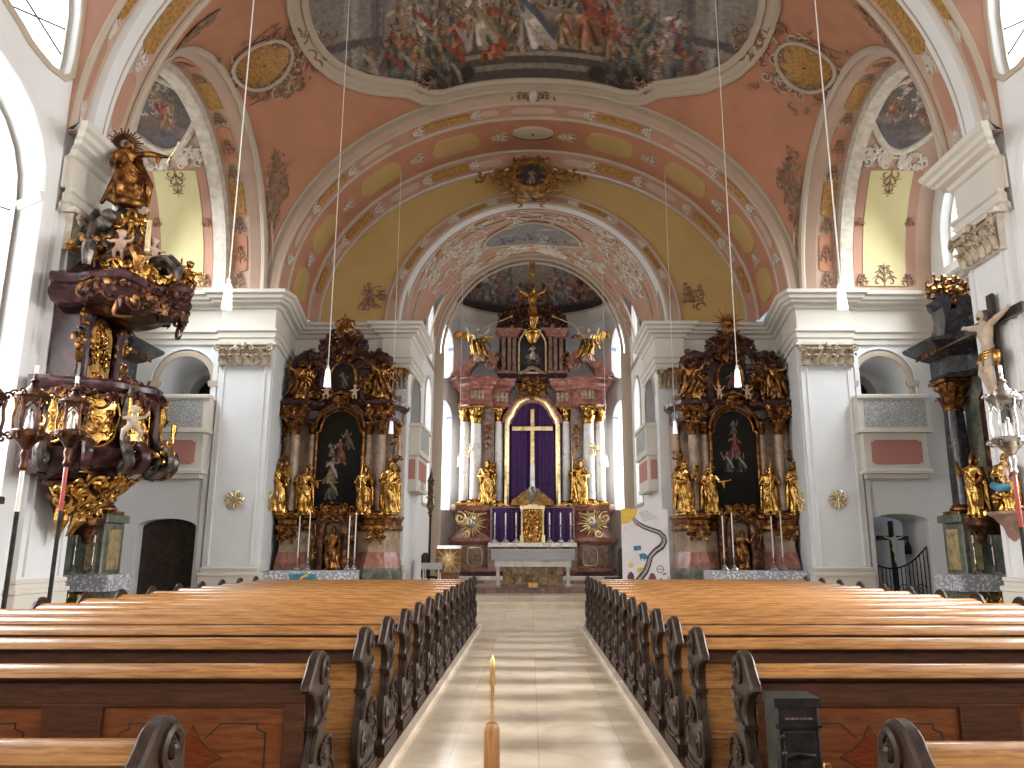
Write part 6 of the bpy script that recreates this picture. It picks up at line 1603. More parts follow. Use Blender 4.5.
    # consecration crosses with candle arms on the pilasters
    for k, (x, y, rz, lb) in enumerate(((7.68 if s < 0 else 7.83, 19.83, 0, 'front of the bay corner pilaster'), (7.03 if s < 0 else 7.18, 20.6, -s * PI / 2, 'return beside the side altar'))):
        c = thing('wall_sconce', 'round gilt wall sconce on the %s %s' % (nm, lb), 'sconce', (X(x), y, 2.85), rz=rz)
        m = MB('pale_gold')
        for i in range(12): a = 2 * PI * i / 12; m.tube([(.1 * cos(a), 0, .1 * sin(a)), (.22 * cos(a), -.02, .22 * sin(a)), (.26 * cos(a + .2), 0, .26 * sin(a + .2))], [.03, .028, .01], 5)
        m.tube([(.16 * cos(a), -.01, .16 * sin(a)) for a in (2 * PI * i / 24 for i in range(25))], .016, 5); m.tube([(0, 0, -.1), (0, -.01, .1)], .02, 5); m.tube([(-.1, 0, 0), (.1, -.01, 0)], .02, 5)
        m.build('wreath', c, world=False)
        m = MB('brass'); m.tube([(0, 0, -.02), (.06, -.16, -.08), (.1, -.22, .02)], .012, 6); m.lathe([(.0, .02), (.045, .03), (.02, .04)], (.1, -.22, 0), 10); m.build('arm', c, world=False)
        m = MB('wax'); m.lathe([(0, .03), (.016, .03), (.015, .2), (0, .21)], (.1, -.22, 0), 8); m.build('wax_candle', c, world=False)
# passage doors
m = MB('black_wood'); P = arch_poly(-1.53 - 8.67, -8.67, 0, 2.16, .22)
m.prism(P, 20.35, 20.42, lambda a, b, d: Vector((a, d, b)))
for x in (-9.43,): m.box(x - .02, x + .02, 20.32, 20.36, 0, 2.3)
for q in range(-2, 5):
    for w in (0, 1):
        z0 = .3 * q + .2
        a = [( -10.15, z0 + (1.45 if w else 0)), (-8.5, z0 + (0 if w else 1.45))]
        a = [(x, min(2.15, max(.05, z))) for x, z in a]; m.tube([(a[0][0], 20.34, a[0][1]), (a[1][0], 20.34, a[1][1])], .014, 5)
o = m.build('door_1'); struct(o); m = MB('iron'); m.ell((-9.43, 20.3, 1.2), (.05, .04, .05), n=8, k=6); m.build('door_handle', o)
m = MB('white_plaster'); m.box(8.0, 11.6, 21.9, 21.95, 0, 3.2); m.box(7.9, 8.0, 21.5, 21.9, 0, 3.2); m.box(11.5, 11.6, 20.5, 21.9, 0, 3.2); m.box(7.9, 11.6, 21.45, 21.9, 2.9, 2.95); struct(m.build('wall_passage'))
t = thing('iron_gate', 'curved black iron gate standing in the right passage arch', 'gate', (9.5, 20.2, 0))
m = MB('iron')
xs = np.linspace(8.75, 10.15, 15)
for x in xs: m.tube([(x, 20.2, .02), (x, 20.2, 1.12 + .55 * ((x - 9.2) / .95) ** 2)], .014, 5)
m.tube([(x, 20.2, 1.12 + .55 * ((x - 9.2) / .95) ** 2) for x in xs], .022, 6); m.tube([(8.75, 20.2, .12), (10.15, 20.2, .12)], .02, 6)
m.build('bars', t); m = MB('iron')
for x in (9.0, 9.45, 9.9): m.tube([(x + a, 20.19, .6 + b) for a, b in spiral(0, 0, .15, 1.4, 0)], .012, 5)
m.build('scrollwork', t)
t = thing('passage_crucifix', 'dark wooden crucifix with small pale figure inside the right passage', 'crucifix', (9.0, 20.95, .0))
m = MB('black_wood'); m.chamfer(9.58, 9.70, 20.95, 21.03, 0, 2.35, .01); m.chamfer(9.22, 10.08, 20.95, 21.02, 1.84, 1.96, .01); m.build('cross', t)
m = MB('iron'); m.lathe([(0, 1.6), (.02, 1.58), (.05, 1.5), (.09, 1.42), (.10, 1.25), (.09, 1.22), (0, 1.22)], (10.0, 20.88, .25), 6); m.build('lantern', t)
m = corpus_mb(.8, 'white_paint', .3, .05); o = m.build('corpus', t, remesh=.014, world=False); o.location = (.64, -.03, 1.25)
# ============================================================ PULPIT ON THE NEAR LEFT PIER
PU = thing('pulpit', 'ornate dark marble and gilt pulpit hanging on the near left pier', 'pulpit', (-7.4, 12.1, 2.0))
ZW = .055
def pp(sx, sy):
    def f(a, z, k=1.0, h=0): z += ZW * k * cos(7 * a + .6) * (z > 5.3) * (z < 5.95); return Vector((-7.5 + (sx * k + h) * cos(a), 12.2 + (sy * k + h) * sin(a), z))
    return f
bk, cn = pp(1.28, .92), pp(1.62, .98)
def shell(mb, f, prof, n=48, wav=0, wk=6, a0=-PI / 2, a1=PI / 2):
    mb.loft([[f(a0 + (a1 - a0) * j / n, z, k * (1 + wav * cos(wk * (a0 + (a1 - a0) * j / n)))) for j in range(n + 1)] for k, z in prof], closed=False)
m = MB('dark_red_marble')
shell(m, bk, [(.42, 2.58), (.62, 2.66), (.86, 2.80), (1.02, 2.98), (1.05, 3.08), (.98, 3.16), (.90, 3.2), (.88, 3.3), (.90, 3.6), (.93, 3.88), (.95, 3.92), (1.04, 3.97), (1.08, 4.04), (1.08, 4.12), (1.03, 4.17), (.9, 4.18), (.8, 4.18), (.8, 3.3)], wav=.03, wk=8)
m.box(-7.68, -7.35, 11.3, 12.9, 2.7, 4.2)
m.build('basket', PU)
m = MB('brown_gilt'); shell(m, bk, [(.03, 1.98), (.10, 2.06), (.18, 2.2), (.34, 2.34), (.52, 2.46), (.60, 2.56), (.58, 2.62), (.42, 2.60)], wav=.06, wk=10); m.build('basket_foot', PU)
for k, (a, w, zc, hh) in enumerate(((-1.32, .42, 3.58, .78), (-.84, .58, 3.62, .95), (-.22, .60, 3.52, 1.05), (.5, .5, 3.55, .9), (1.15, .45, 3.55, .8))):
    g = lambda x, z, h=0, a=a, zc=zc: bk(a + x / 1.2, zc + z, .96, h - .02 + .10 * max(0, -z))
    m = MB('gold')
    rows = []
    for i in range(13):
        t = -1 + 2 * i / 12; ww = w / 2 * (sqrt(max(0, 1 - t ** 4)) * (1 - .12 * cos(t * 9)) + .02)
        rows.append([g(ww * s * .9, t * hh / 2, .02 + .05 * (1 - s * s) + .012 * sin(7 * t + 5 * s)) for s in (-1, -.7, -.35, 0, .35, .7, 1)])
    m.loft(rows, closed=False)
    strokes(m, [[(w * .55 * cos(q) * (1 + .06 * cos(8 * q)), hh * .54 * sin(q)) for q in (2 * PI * i / 30 for i in range(31))]], g, .035, 6, .04)
    strokes(m, rocaille(50 + k, w * .8, hh * .8, 12, True, .3), g, .022, 5, .06)
    m.build('gilt_panel', PU)
m = MB('gold')
for k, a in enumerate((-1.1, -.52, .15, .8)):
    f = lambda z, o, a=a: bk(a, z, 1, o)
    m2 = MB('dark_silver' if k % 2 else 'dark_red_marble')
    m2.tube([f(3.95, .05), f(3.7, .06), f(3.4, .05), f(3.2, .10), (f(3.05, .2)), f(2.9, .26), f(2.78, .18), f(2.8, .06), f(2.9, .05), f(2.95, .13)], [.05, .07, .075, .08, .09, .085, .075, .06, .05, .03], 8)
    m2.tube([f(3.95, .07), f(3.99, .14), f(4.05, .1)], [.06, .06, .04], 7); m2.build('volute_bracket', PU)
    m.tube([f(3.9, .12), f(3.7, .15), f(3.5, .13), f(3.3, .16)], [.02, .045, .03, .015], 6)
# large scrolls jutting out under the basket
m.build('bracket_leaf', PU)
for k, (a, r, mt) in enumerate(((-1.35, .26, 'dark_silver'), (-.95, .22, 'dark_red_marble'), (-.35, .22, 'dark_red_marble'), (.05, .27, 'dark_silver'), (.35, .27, 'dark_red_marble'))):
    m = MB(mt); m.tube([bk(a, 2.95 + p[1], .98, .16 + p[0]) for p in spiral(0, 0, r, 1.5, 1.6, -1, 20)], [.085 - .0025 * i for i in range(21)], 8); m.build('base_scroll', PU)
orn('scroll_gilding', PU, 'gold', lambda x, z, h=0: bk(.12 + x / 1.2, 3.05 + z, 1.04, .24 + h), .9, .5, 20, 9, .035, .3, sym=False, balls=10, leaf=10)
orn('rail_carving', PU, 'brown_gilt', lambda x, z, h=0: bk(-.35 + x / 1.2, 3.95 + z, 1.03, h), 2.6, .22, 40, 19, .028, .8, sym=True, balls=24)
m = MB('gold')
for i in range(9):
    a = -1.35 + 2.7 * i / 8; a2 = -1.35 + 2.7 * (i + 1) / 8
    if i < 8: m.tube([bk(a + (a2 - a) * t, 2.52 - .14 * sin(PI * t), .6, .03) for t in (0, .25, .5, .75, 1)], [.02, .035, .045, .035, .02], 6)
for i in range(7):
    a = -1.2 + 2.4 * i / 6; z = 2.1; m.tube([bk(a, z + .15, .28), bk(a, z - .05, .24, .05), bk(a, z - .16 - .07 * (i % 3), .16, .02)], [.03, .05, .012], 6)
m.tube([bk(0, 2.1, .02), bk(0, 1.8, .02), bk(0, 1.68, .02)], [.07, .05, .015], 8)
strokes(m, rocaille(202, 1.9, .75, 40, True, .26), lambda x, z, h=0: bk(-.3 + x / 1.0, 2.4 + z * .8, .2 + .95 * max(0, .4 + z * .8), h + .03), .032)
m.build('gilt_festoon', PU)
# gilt fringe of staves at the outer right, white putti seated on the basket
m = MB('gold')
for i in range(5): m.tube([bk(.28 + .03 * i, 3.3, 1.0, .30), bk(.26 + .05 * i, 3.62, 1.0, .28 + .02 * i)], [.022, .016], 5)
m.build('gilt_ray', PU)
for k, (a, z, h, o_, mt) in enumerate(((-.52, 3.2, .62, .22, 'pale_flesh'), (-1.12, 3.35, .55, .14, 'flesh_paint'), (.22, 3.55, .5, .1, 'old_gold'))):
    o = putto_mb(h, 120 + k, mt).build('putto', PU, remesh=.018, world=False); o.location = bk(a, z, 1, o_) - PU.location; o.rotation_euler = (.1, 0, a + PI / 2 - .2)
# back panel between basket and canopy, flanking pilasters and curtains of carving
m = MB('dark_red_marble'); m.box(-7.7, -7.22, 11.7, 12.8, 4.1, 5.6)
for y in (11.75, 12.7): m.lathe([(.10, 4.2), (.08, 4.3), (.075, 5.0), (.11, 5.15), (.12, 5.25)], (-7.15, y, 0), 10)
m.build('back_wall', PU)
m = MB('gold'); P = [(11.85, 4.2), (12.5, 4.2), (12.5, 4.95)] + [(12.175 + .325 * cos(q), 4.95 + .38 * sin(q)) for q in (PI * i / 10 for i in range(1, 10))] + [(11.85, 4.95)]
m.prism(P, -7.22, -7.14, lambda a, b, d: Vector((d, a, b))); strokes(m, rocaille(7, .5, 1.0, 18, True, .3), lambda a, b, h=0: Vector((-7.13 + h, 12.175 + a, 4.75 + b)), .022); m.build('gilt_back_panel', PU)
orn('back_carving', PU, 'old_gold', lambda a, b, h=0: Vector((-7.15 + h, 11.7 + a, 5.0 + b)), .45, 1.4, 20, 23, .035, .4, sym=False, balls=8, leaf=8)
orn('back_carving', PU, 'old_gold', lambda a, b, h=0: Vector((-7.12 + h, 12.8 + a, 5.0 + b)), .4, 1.3, 18, 24, .03, .4, sym=False, balls=8, leaf=8)
# canopy
m = MB('dark_red_marble')
shell(m, cn, [(.72, 5.36), (.92, 5.40), (1.0, 5.48), (1.03, 5.56), (.98, 5.62), (.97, 5.68), (1.02, 5.72), (1.04, 5.80), (1.0, 5.86), (.82, 5.92), (.55, 6.0), (.35, 6.2), (.15, 6.4)], wav=.06, wk=7); m.build('canopy', PU)
m = MB('brown_gilt'); shell(m, cn, [(.0, 5.42), (.3, 5.36), (.55, 5.28), (.72, 5.36)], wav=.02, wk=7); m.build('canopy_soffit', PU)
o = orn('canopy_carving', PU, 'brown_gilt', lambda x, z, h=0: cn(-.15 + x / 1.5, 5.60 + z, 1.0, h), 3.4, .42, 56, 33, .035, .5, sym=True, balls=26, leaf=26)
orn('rim_gilding', PU, 'gold', lambda x, z, h=0: cn(-.15 + x / 1.5, 5.88 + z, .98, h), 3.3, .3, 26, 35, .04, .6, sym=True, leaf=14)
for k, a in enumerate((-1.25, -.75, -.2, .35, .95)):
    m = MB('dark_silver' if k % 2 == 0 else 'old_gold')
    q = lambda t, z: Vector((-7.3 + (cn(a, 0, t).x + 7.3), 12.1 + (cn(a, 0, t).y - 12.1), z))
    m.tube([q(.98, 5.95), q(1.0, 6.15), q(.9, 6.3), q(.72, 6.3), q(.58, 6.45), q(.5, 6.75), q(.42, 7.0), q(.28, 7.15)], [.07, .10, .11, .10, .09, .09, .08, .05], 8)
    m.tube([q(.90 + .01 * i, 6.12 + .0 * i) + Vector((0, 0, 0)) + Vector((p[0] * cos(a), p[0] * sin(a), p[1])) for i, p in enumerate(spiral(0, 0, .15, 1.2, 0))], .035, 6); m.build('canopy_scroll', PU)
orn('crown_carving', PU, 'dark_silver', lambda x, z, h=0: cn(-.25 + x / .9, 6.7 + z, .42, h), 1.3, .9, 40, 37, .055, .32, sym=True, balls=24, leaf=10)
orn('crown_gilding', PU, 'old_gold', lambda x, z, h=0: cn(-.5 + x / .9, 6.35 + z, .68, h), 2.0, .6, 30, 39, .035, .3, sym=False, balls=12, leaf=20)
orn('crown_gilding', PU, 'gold', lambda x, z, h=0: cn(-.15 + x / .9, 6.75 + z, .5, h), 1.2, .9, 22, 38, .035, .3, sym=False, balls=8, leaf=14)
m = MB('dark_silver')
for k in range(14): rd = random.Random(k); m.ell((-7.05 + rd.uniform(-.15, .35), 12.1 + rd.uniform(-.45, .45), 6.9 + rd.uniform(-.3, .3)), rd.uniform(.12, .22), n=10, k=7)
m.build('cloud', PU)
m = MB('pale_gold'); c = cn(-.45, 6.42, .75)
m.lathe([(0, 5.9), (.13, 5.92), (.06, 6.02), (.05, 6.3), (.10, 6.35), (.05, 6.4), (.04, 6.95), (0, 7.0)], (c.x, c.y, 0), 12); m.tube([c + V3(-.18, .3, .55), c + V3(.12, -.3, .58)], .022, 6); m.tube([c + V3(.34 * cos(q) * .5, .34 * cos(q) * -.8, .34 * sin(q) * .35 - .28) for q in (2 * PI * i / 24 for i in range(25))], .025, 6); m.build('gilt_anchor', PU)
for k, (a, t, z, h) in enumerate(((-.85, .72, 6.12, .62), (-.25, .72, 6.15, .6), (-1.2, .8, 5.95, .5), (.5, .85, 5.95, .5))):
    o = putto_mb(h, 140 + k, 'flesh_paint' if k < 2 else 'old_gold').build('putto', PU, remesh=.018, world=False); o.location = cn(a, z, t) - PU.location; o.rotation_euler = (0, 0, a + PI / 2 - .3)
# right tip figure of the canopy
o = putto_mb(.62, 150, 'gold').build('gilt_cherub', PU, remesh=.016, world=False); o.location = cn(.15, 5.85, 1.0) - PU.location; o.rotation_euler = (0, 0, .9)
for s in (-1, 1):
    w = wing_mb(.3, s).build('cherub_wing', o, world=False); w.location = (s * .03, .04, .32)
# crowning figure
t = thing('crowning_angel', 'gilded angel with outstretched arm crowning the pulpit canopy', 'angel', (-6.98, 12.1, 7.3), rz=.35)
mb, hands, hc = statue_mb(1.25, 71, [(V3(-.22, -.05, .66), V3(-.16, -.2, .55)), (V3(.24, -.06, .80), V3(.46, -.14, .76))], 'old_gold', beard=False, plinth=False, lean=-.06); mb.build('figure', t, remesh=.014, world=False)
m = MB('old_gold'); rd = random.Random(9)
for q in range(6): m.tube([V3(-.1 + .04 * q, .05, .95), V3(-.2 + .1 * q, .12, .5), V3(-.38 + .14 * q, .1, .05 + .05 * (q % 2))], [.05, .09, .03], 7)
m.tube([V3(-.3, 0, .15), V3(-.1, -.15, .05), V3(.15, -.15, .02), V3(.3, 0, .12)], [.06, .11, .1, .05], 8); m.build('drapery', t, world=False, sharp=180)
m = MB('brown_gilt')
for i in range(30): a = 2 * PI * i / 30; L = .30 if i % 2 else .24; m.tube([(hc.x - .08 + .08 * cos(a), .1, hc.z + .05 + .08 * sin(a)), (hc.x - .08 + L * cos(a), .12, hc.z + .05 + L * sin(a))], [.03, .012], 4)
m.build('ray_halo', t, world=False)
m = MB('pale_gold'); hd = hands[1]; m.tube([hd + V3(-.06, 0, -.12), hd + V3(.10, 0, .32)], .014, 6); m.build('sceptre', t, world=False)
w = wing_mb(.5, -1, 'gold').build('wing', t, world=False); w.location = (-.05, .12, .9)

# ============================================================ CRUCIFIX AND SHRINE ON THE NEAR RIGHT PIER
t = thing('pier_crucifix', 'large dark wooden crucifix with painted figure on the near right pier', 'crucifix', (7.55, 12.15, 4.55), rz=-PI / 2)
m = MB('black_wood'); m.chamfer(-.085, .085, -.0, .07, -.95, 1.2, .015); m.chamfer(-.80, .80, -.0, .07, .66, .83, .015); m.build('cross', t, world=False)
o = corpus_mb(1.62, 'pale_flesh', .38, .07, 1).build('corpus', t, remesh=.016, world=False); o.location = (0, -.02, -.62)
m = MB('dark_hair'); m.ell((.06, -.12, .83), (.085, .08, .085), n=12, k=8); m.tube([(.0, -.10, .85), (-.02, -.12, .74), (.0, -.13, .66)], [.05, .045, .015], 7); m.tube([(.12, -.12, .85), (.14, -.14, .74), (.12, -.15, .68)], [.04, .035, .012], 7); m.ell((.055, -.245, .765), (.035, .025, .04), n=8, k=5); m.build('hair', t, world=False)
m = MB('gold')
for q in range(5): m.tube([(-.17, -.05, .20 - q * .035), (-.08, -.20, .17 - q * .05), (.08, -.21, .18 - q * .045), (.18, -.06, .22 - q * .035)], .038, 7)
m.tube([(.17, -.10, .22), (.26, -.14, .1), (.22, -.12, -.08)], [.05, .07, .03], 7); m.tube([(-.17, -.10, .2), (-.24, -.12, .08), (-.2, -.1, -.04)], [.045, .06, .03], 7); m.build('loincloth', t, world=False, sharp=180)
t = thing('shrine_console', 'small wooden wall console under a gilded shrine on the right pier', 'console', (7.5, 12.2, 1.85))
m = MB('brown_marble'); m.lathe([(.02, 1.72), (.08, 1.78), (.14, 1.95), (.26, 2.1), (.34, 2.14), (.34, 2.18), (0, 2.18)], (7.5, 12.2, 0), 20); m.build('shelf', t)
t = thing('shrine_figure', 'gilded figure group with blue drapery on the console below the crucifix', 'statue', (7.48, 12.2, 2.18), rz=-1.0)
mb, h_, hc = statue_mb(.92, 88, None, 'gold', beard=False); mb.build('figure', t, remesh=.012, world=False)
m = MB('paint_blue'); m.tube([(-.15, -.12, .42), (0, -.17, .36), (.12, -.14, .40)], [.06, .08, .05], 8); m.build('blue_drapery', t, world=False, sharp=180)
m = MB('gold')
for q in range(9): rd = random.Random(q); m.ell((rd.uniform(-.24, .24), -.06 + rd.uniform(-.06, .06), rd.uniform(.05, .3)), rd.uniform(.05, .09), n=9, k=6)
m.build('gilt_cloud', t, world=False)
o = putto_mb(.34, 77, 'flesh_paint').build('child_figure', t, remesh=.01, world=False); o.location = (.1, -.16, .45)

# ============================================================ GUILD LANTERNS ON POLES
def lantern(label, x, y, z0, z1, mat, up, low, zs, wide, gid=None):
    t = thing('pole_lantern', label, 'lantern', (x, y, 0), gid); H = z1 - z0
    m = MB(up); m.lathe([(.024, zs), (.024, z0 - .25), (0, z0 - .2)], n=10); m.build('upper_pole', t, world=False)
    m = MB(low); m.lathe([(0, .05), (.024, .05), (.024, zs)], n=10); m.build('lower_pole', t, world=False)
    m = MB(mat); m.lathe([(.024, z0 - .28), (.045, z0 - .24), (.03, z0 - .18), (.05, z0 - .1), (.035, z0 - .05), (wide * .5, z0 + .02), (wide, z0 + .1), (wide * 1.05, z0 + .15), (wide * .9, z0 + .17), (0, z0 + .17)], n=12)
    m.lathe([(wide * .95, z0 + H * .62), (wide * 1.08, z0 + H * .66), (wide * .8, z0 + H * .72), (wide * .35, z0 + H * .78), (wide * .2, z0 + H * .84), (wide * .3, z0 + H * .87), (wide * .1, z0 + H * .91), (.02, z0 + H * .96), (0, z0 + H)], n=12)
    for i in range(6):
        a = PI / 6 + PI / 3 * i; d = V3(cos(a), sin(a), 0); p = lambda r, z: d * r + V3(0, 0, z)
        m.tube([p(wide * .85, z0 + .15), p(wide * .95, z0 + H * .35), p(wide * .85, z0 + H * .5), p(wide * .98, z0 + H * .63)], .016, 6)
        m.tube([p(wide * 1.0 + q[0], z0 + H * .68 + q[1]) for q in spiral(0, 0, .05, 1.2, 0)], .012, 5)
        m.tube([p(wide * 1.0 + q[0], z0 + .09 + q[1]) for q in spiral(0, 0, .055, 1.2, 0)], .014, 5)
        e = V3(-sin(a), cos(a), 0)
        b1, b2 = p(wide * .9, z0 + H * .5), V3(cos(a + PI / 3), sin(a + PI / 3), 0) * wide * .9 + V3(0, 0, z0 + H * .5)
        m.tube([b1, (b1 + b2) / 2 + V3(0, 0, .09), b2], .012, 5)
    m.build('lantern_frame', t, world=False)
    m = MB('silver'); m.lathe([(.0, z0 + .17), (.045, z0 + .18), (.035, z0 + .3), (.02, z0 + .34), (.028, z0 + .38), (0, z0 + .42)], n=10); m.build('inner_figure', t, world=False)
    m = MB('wax'); m.lathe([(0, z1 - .02), (.022, z1 - .02), (.022, z1 + .07), (0, z1 + .08)], n=8); m.build('top_candle', t, world=False)
    return t
lantern('dark gilt pole lantern with white shaft, leftmost full one beside the pews', -5.62, 8.38, 2.72, 3.55, 'brown_gilt', 'white_paint', 'iron', 2.0, .17)
lantern('reddish gilt pole lantern with a red shaft left of the pulpit', -5.66, 9.22, 2.85, 3.62, 'brown_gilt', 'red_paint', 'iron', 2.05, .17)
lantern('dark gilt pole lantern at the far left edge, beside the white shafted one', -5.60, 7.70, 2.62, 3.4, 'brown_gilt', 'white_paint', 'iron', 2.0, .14)
lantern('silver shrine shaped pole lantern with red shaft on the right', 5.56, 8.92, 2.72, 3.68, 'silver', 'red_paint', 'iron', 1.85, .18)
t = thing('confessional', 'dark wooden cabinet with gilt cornice against the near left wall', 'cabinet', (-7.75, 9.95, 0))
m = MB('pew_wood'); m.chamfer(-8.0, -7.38, 9.6, 10.35, 0, 2.15, .02); m.build('body', t)
m = MB('dark_oak'); m.chamfer(-8.02, -7.3, 9.5, 10.42, 2.12, 2.2, .01); m.chamfer(-8.05, -7.2, 9.42, 10.5, 2.2, 2.3, .02); m.build('cornice', t)
m = MB('old_gold'); m.lathe([(.06, 1.9), (.1, 2.0), (.12, 2.12)], (-7.36, 9.6, 0), 10); m.build('gilt_capital', t)

# ============================================================ LAMPS
def lamp(label, x, y, z, ztop):
    t = thing('pendant_lamp', label, 'lamp', (x, y, z), 'white glass pendant lamps')
    m = MB('lamp_glass'); m.lathe([(0, .0), (.068, .0), (.072, .02), (.05, .33), (.035, .37), (.0, .375)], n=16); m.build('lamp_shade', t, world=False)
    m = MB('white_paint'); m.lathe([(0, .37), (.03, .37), (.028, .43), (.008, .46), (0, .46)], n=10); m.tube([(0, 0, .44), (0, 0, ztop - z)], .009, 5); m.build('cord', t, world=False)
for s, nm in ((-1, 'left'), (1, 'right')):
    lamp('white pendant lamp hanging highest in view on the %s, before the pier' % nm, s * 4.12 + (-.1 if s < 0 else .08), 10.0, 4.80, 15.5)
    lamp('white pendant lamp in front of the %s side altar' % nm, s * 4.12 - .03, 15.0, 4.78, vz(4.05, 15.0))
    lamp('white pendant lamp beside the %s chancel pilaster' % nm, s * 4.05, 21.6, 4.82, ZC + 5.6 * sqrt(1 - (4.05 / 6.85) ** 2))
    lamp('small far pendant lamp by the %s apse window' % nm, s * 2.6, 27.0, 4.45, 11.7)

# ============================================================ STUCCO ON THE VAULTS
def vault_at(u, v):
    d = (W(u, v, 1.0) - Vector((CAMX, 0, CAMZ))); y = 13.4
    while y < 19.9:
        p = Vector((CAMX, 0, CAMZ)) + d * y
        if abs(p.x) < 7.39 + skew(y) and p.z >= vz(p.x, y): return p.x, y
        y += .02
    return (d * 19.9).x, 19.9
for s, nm, px in ((-1, 'left', (262, 62)), (1, 'right', (806, 64))):
    x0, y0 = vault_at(*px)
    g = lambda a, b, h=0: vault(x0 + a, y0 + b, h)
    m = MB('ochre_lattice'); rows = [[g(.62 * k * cos(q) * (1 + .06 * cos(3 * q)), .62 * k * sin(q), .05 + .08 * (1 - k * k)) for q in (2 * PI * i / 32 for i in range(32))] for k in (.05, .4, .7, .9, 1.0)]
    m.loft(rows); o = m.build('lattice_cartouche'); rebase(o, g(0, 0)); tag(o, 'gold lattice cartouche with white stucco on the %s of the salmon vault' % nm, 'stucco ornament')
    m = MB('cream_moulding'); m.tube([g(.66 * cos(q), .66 * sin(q), .08) for q in (2 * PI * i / 40 for i in range(41))], .05, 6)
    strokes(m, rocaille(60 + s, 2.2, 1.6, 22, True, .2), lambda a, b, h=0: g(a - s * .3, b + .1, .04 + h), .028); m.build('stucco_scroll', o)
    m = MB('stucco_brown'); strokes(m, rocaille(66 + s, 2.4, 1.9, 26, True, .14), lambda a, b, h=0: g(a - s * .45, b + .2, .07 + h), .03); P = []
    rd = random.Random(5 + s)
    for _ in range(26): P.append((rd.uniform(-1.3, 1.0) * -s * .9, rd.uniform(-1.0, 1.0), rd.uniform(0, 6.28)))
    strokes(m, [s_curve((-1.1, -.5), (1.0, .8), .2, 14), s_curve((-.6, .9), (.7, -.9), .2, 14)], lambda a, b, h=0: g(a, b, .03 + h), .02)
    leaves(m, P, lambda a, b, h=0: g(a, b, .05 + h), .2, .05, .01); m.build('stucco_leaf', o)
for u, v, w, h, nm in ((278, 172, .5, 1.1, 'lower left'), (788, 172, .5, 1.1, 'lower right'), (272, 200, .35, .8, 'lowest left'), (796, 204, .35, .8, 'lowest right'), (196, 28, .8, .6, 'upper left'), (884, 28, .8, .6, 'upper right')):
    x0, y0 = vault_at(u, v); g = lambda a, b, h=0: vault(x0 + a, y0 - b * .8, .04 + h)
    m = MB('stucco_brown'); strokes(m, sprig(w, h) + rocaille(int(u), w, h, 7, True, .25), g, .03); rd = random.Random(int(u))
    leaves(m, [(rd.uniform(-.5, .5) * w, rd.uniform(-.5, .5) * h, rd.uniform(0, 6.28)) for _ in range(16)], g, .16, .045, .01)
    o = m.build('stucco_sprig'); rebase(o, g(0, 0)); tag(o, 'brown leafy stucco sprig at the %s corner of the salmon vault' % nm, 'stucco ornament')
# medallion over the chancel arch
C = W(531, 176, 22.05); t = thing('medallion', 'round dark picture in a gilded rayed frame above the chancel arch', 'medallion', tuple(C))
g = lambda a, b, h=0: C + Vector((a, -h + b * .35, b))
m = MB('ochre_gilt'); m.loft([[g(r * cos(q) * (1 + .05 * cos(12 * q) * (r > .6)), r * sin(q) * (1 + .05 * cos(12 * q) * (r > .6)), h) for q in (2 * PI * i / 48 for i in range(48))] for r, h in ((.46, .04), (.48, .14), (.56, .16), (.62, .10), (.72, .08), (.76, .0), (.76, -.25))]); m.build('gilt_frame', t)
m = MB('ochre_gilt'); strokes(m, rocaille(5, 1.6, 1.6, 30, True, .2), lambda a, b, h=0: g(a * (1 + .5 / (abs(a) + abs(b) + .5)), b * (1 + .4 / (abs(a) + abs(b) + .5)), .02 + h), .045)
L = []
for s in (-1, 1): L += [[(s * a, b) for a, b in s_curve((.7, -.1), (1.35, .05), .2)], [(s * a, b) for a, b in s_curve((1.2, -.05), (1.75, -.12), .3)], [(s * (1.0 + p[0]), .12 + p[1]) for p in spiral(0, 0, .18, 1.2, 0)]]
strokes(m, L, g, .05); rd = random.Random(4)
leaves(m, [(s * rd.uniform(.75, 1.7), rd.uniform(-.25, .2), rd.uniform(0, 6.28)) for s in (-1, 1) for _ in range(12)], g, .22, .06, .02); m.build('gilt_foliage', t)
rnd = random.Random(6); cv = Canvas(90, 90, (.06, .05, .05)); cv.figure(.5, .45, .6, (.22, .17, .14), rnd)
for k in range(8): cv.ell(rnd.random(), rnd.random(), .12, .06, (.12, .10, .09), rnd.random(), .7, .6)
paint_object('round_picture', lambda s, q: g(.47 * q * cos(2 * PI * s), .47 * q * sin(2 * PI * s), .05), lambda s, q: (.5 + .49 * q * cos(2 * PI * s), .5 + .49 * q * sin(2 * PI * s)), cv, 48, 16, 'oil_paint', t)
# eye shaped cartouche on the soffit and crest below the fresco
g = lambda a, b, h=0: f2(H + a / 6.8, .42 + b / 1.73, h)
m = MB('cream_moulding'); m.loft([[g(r * .62 * cos(q), r * .34 * sin(q), h) for q in (2 * PI * i / 32 for i in range(32))] for r, h in ((1, 0), (.95, .06), (.6, .08), (.05, .09))]); m.use('iron'); m.tube([g(.6 * cos(q), .33 * sin(q), .06) for q in (.25 + (PI - .5) * i / 16 for i in range(17))], .02, 5); m.ell(g(0, -.03, .1), .035, n=8, k=5)
o = m.build('eye_cartouche'); rebase(o, g(0, 0)); tag(o, 'small pale oval vent cartouche between fresco and round medallion', 'stucco ornament')
g = lambda a, b, h=0: ept(7.13, 6.02, 19.9 - h, H - a / 7, ZC + b)
m = MB('stucco_white'); m.ell(g(0, 0, .03), (.12, .06, .22), n=12, k=8); m.use('stucco_brown'); strokes(m, rocaille(99, 1.5, .22, 12, True, .5), g, .022); o = m.build('arch_crest'); rebase(o, g(0, 0)); tag(o, 'small shell crest at the top of the wide vault arch', 'stucco ornament')
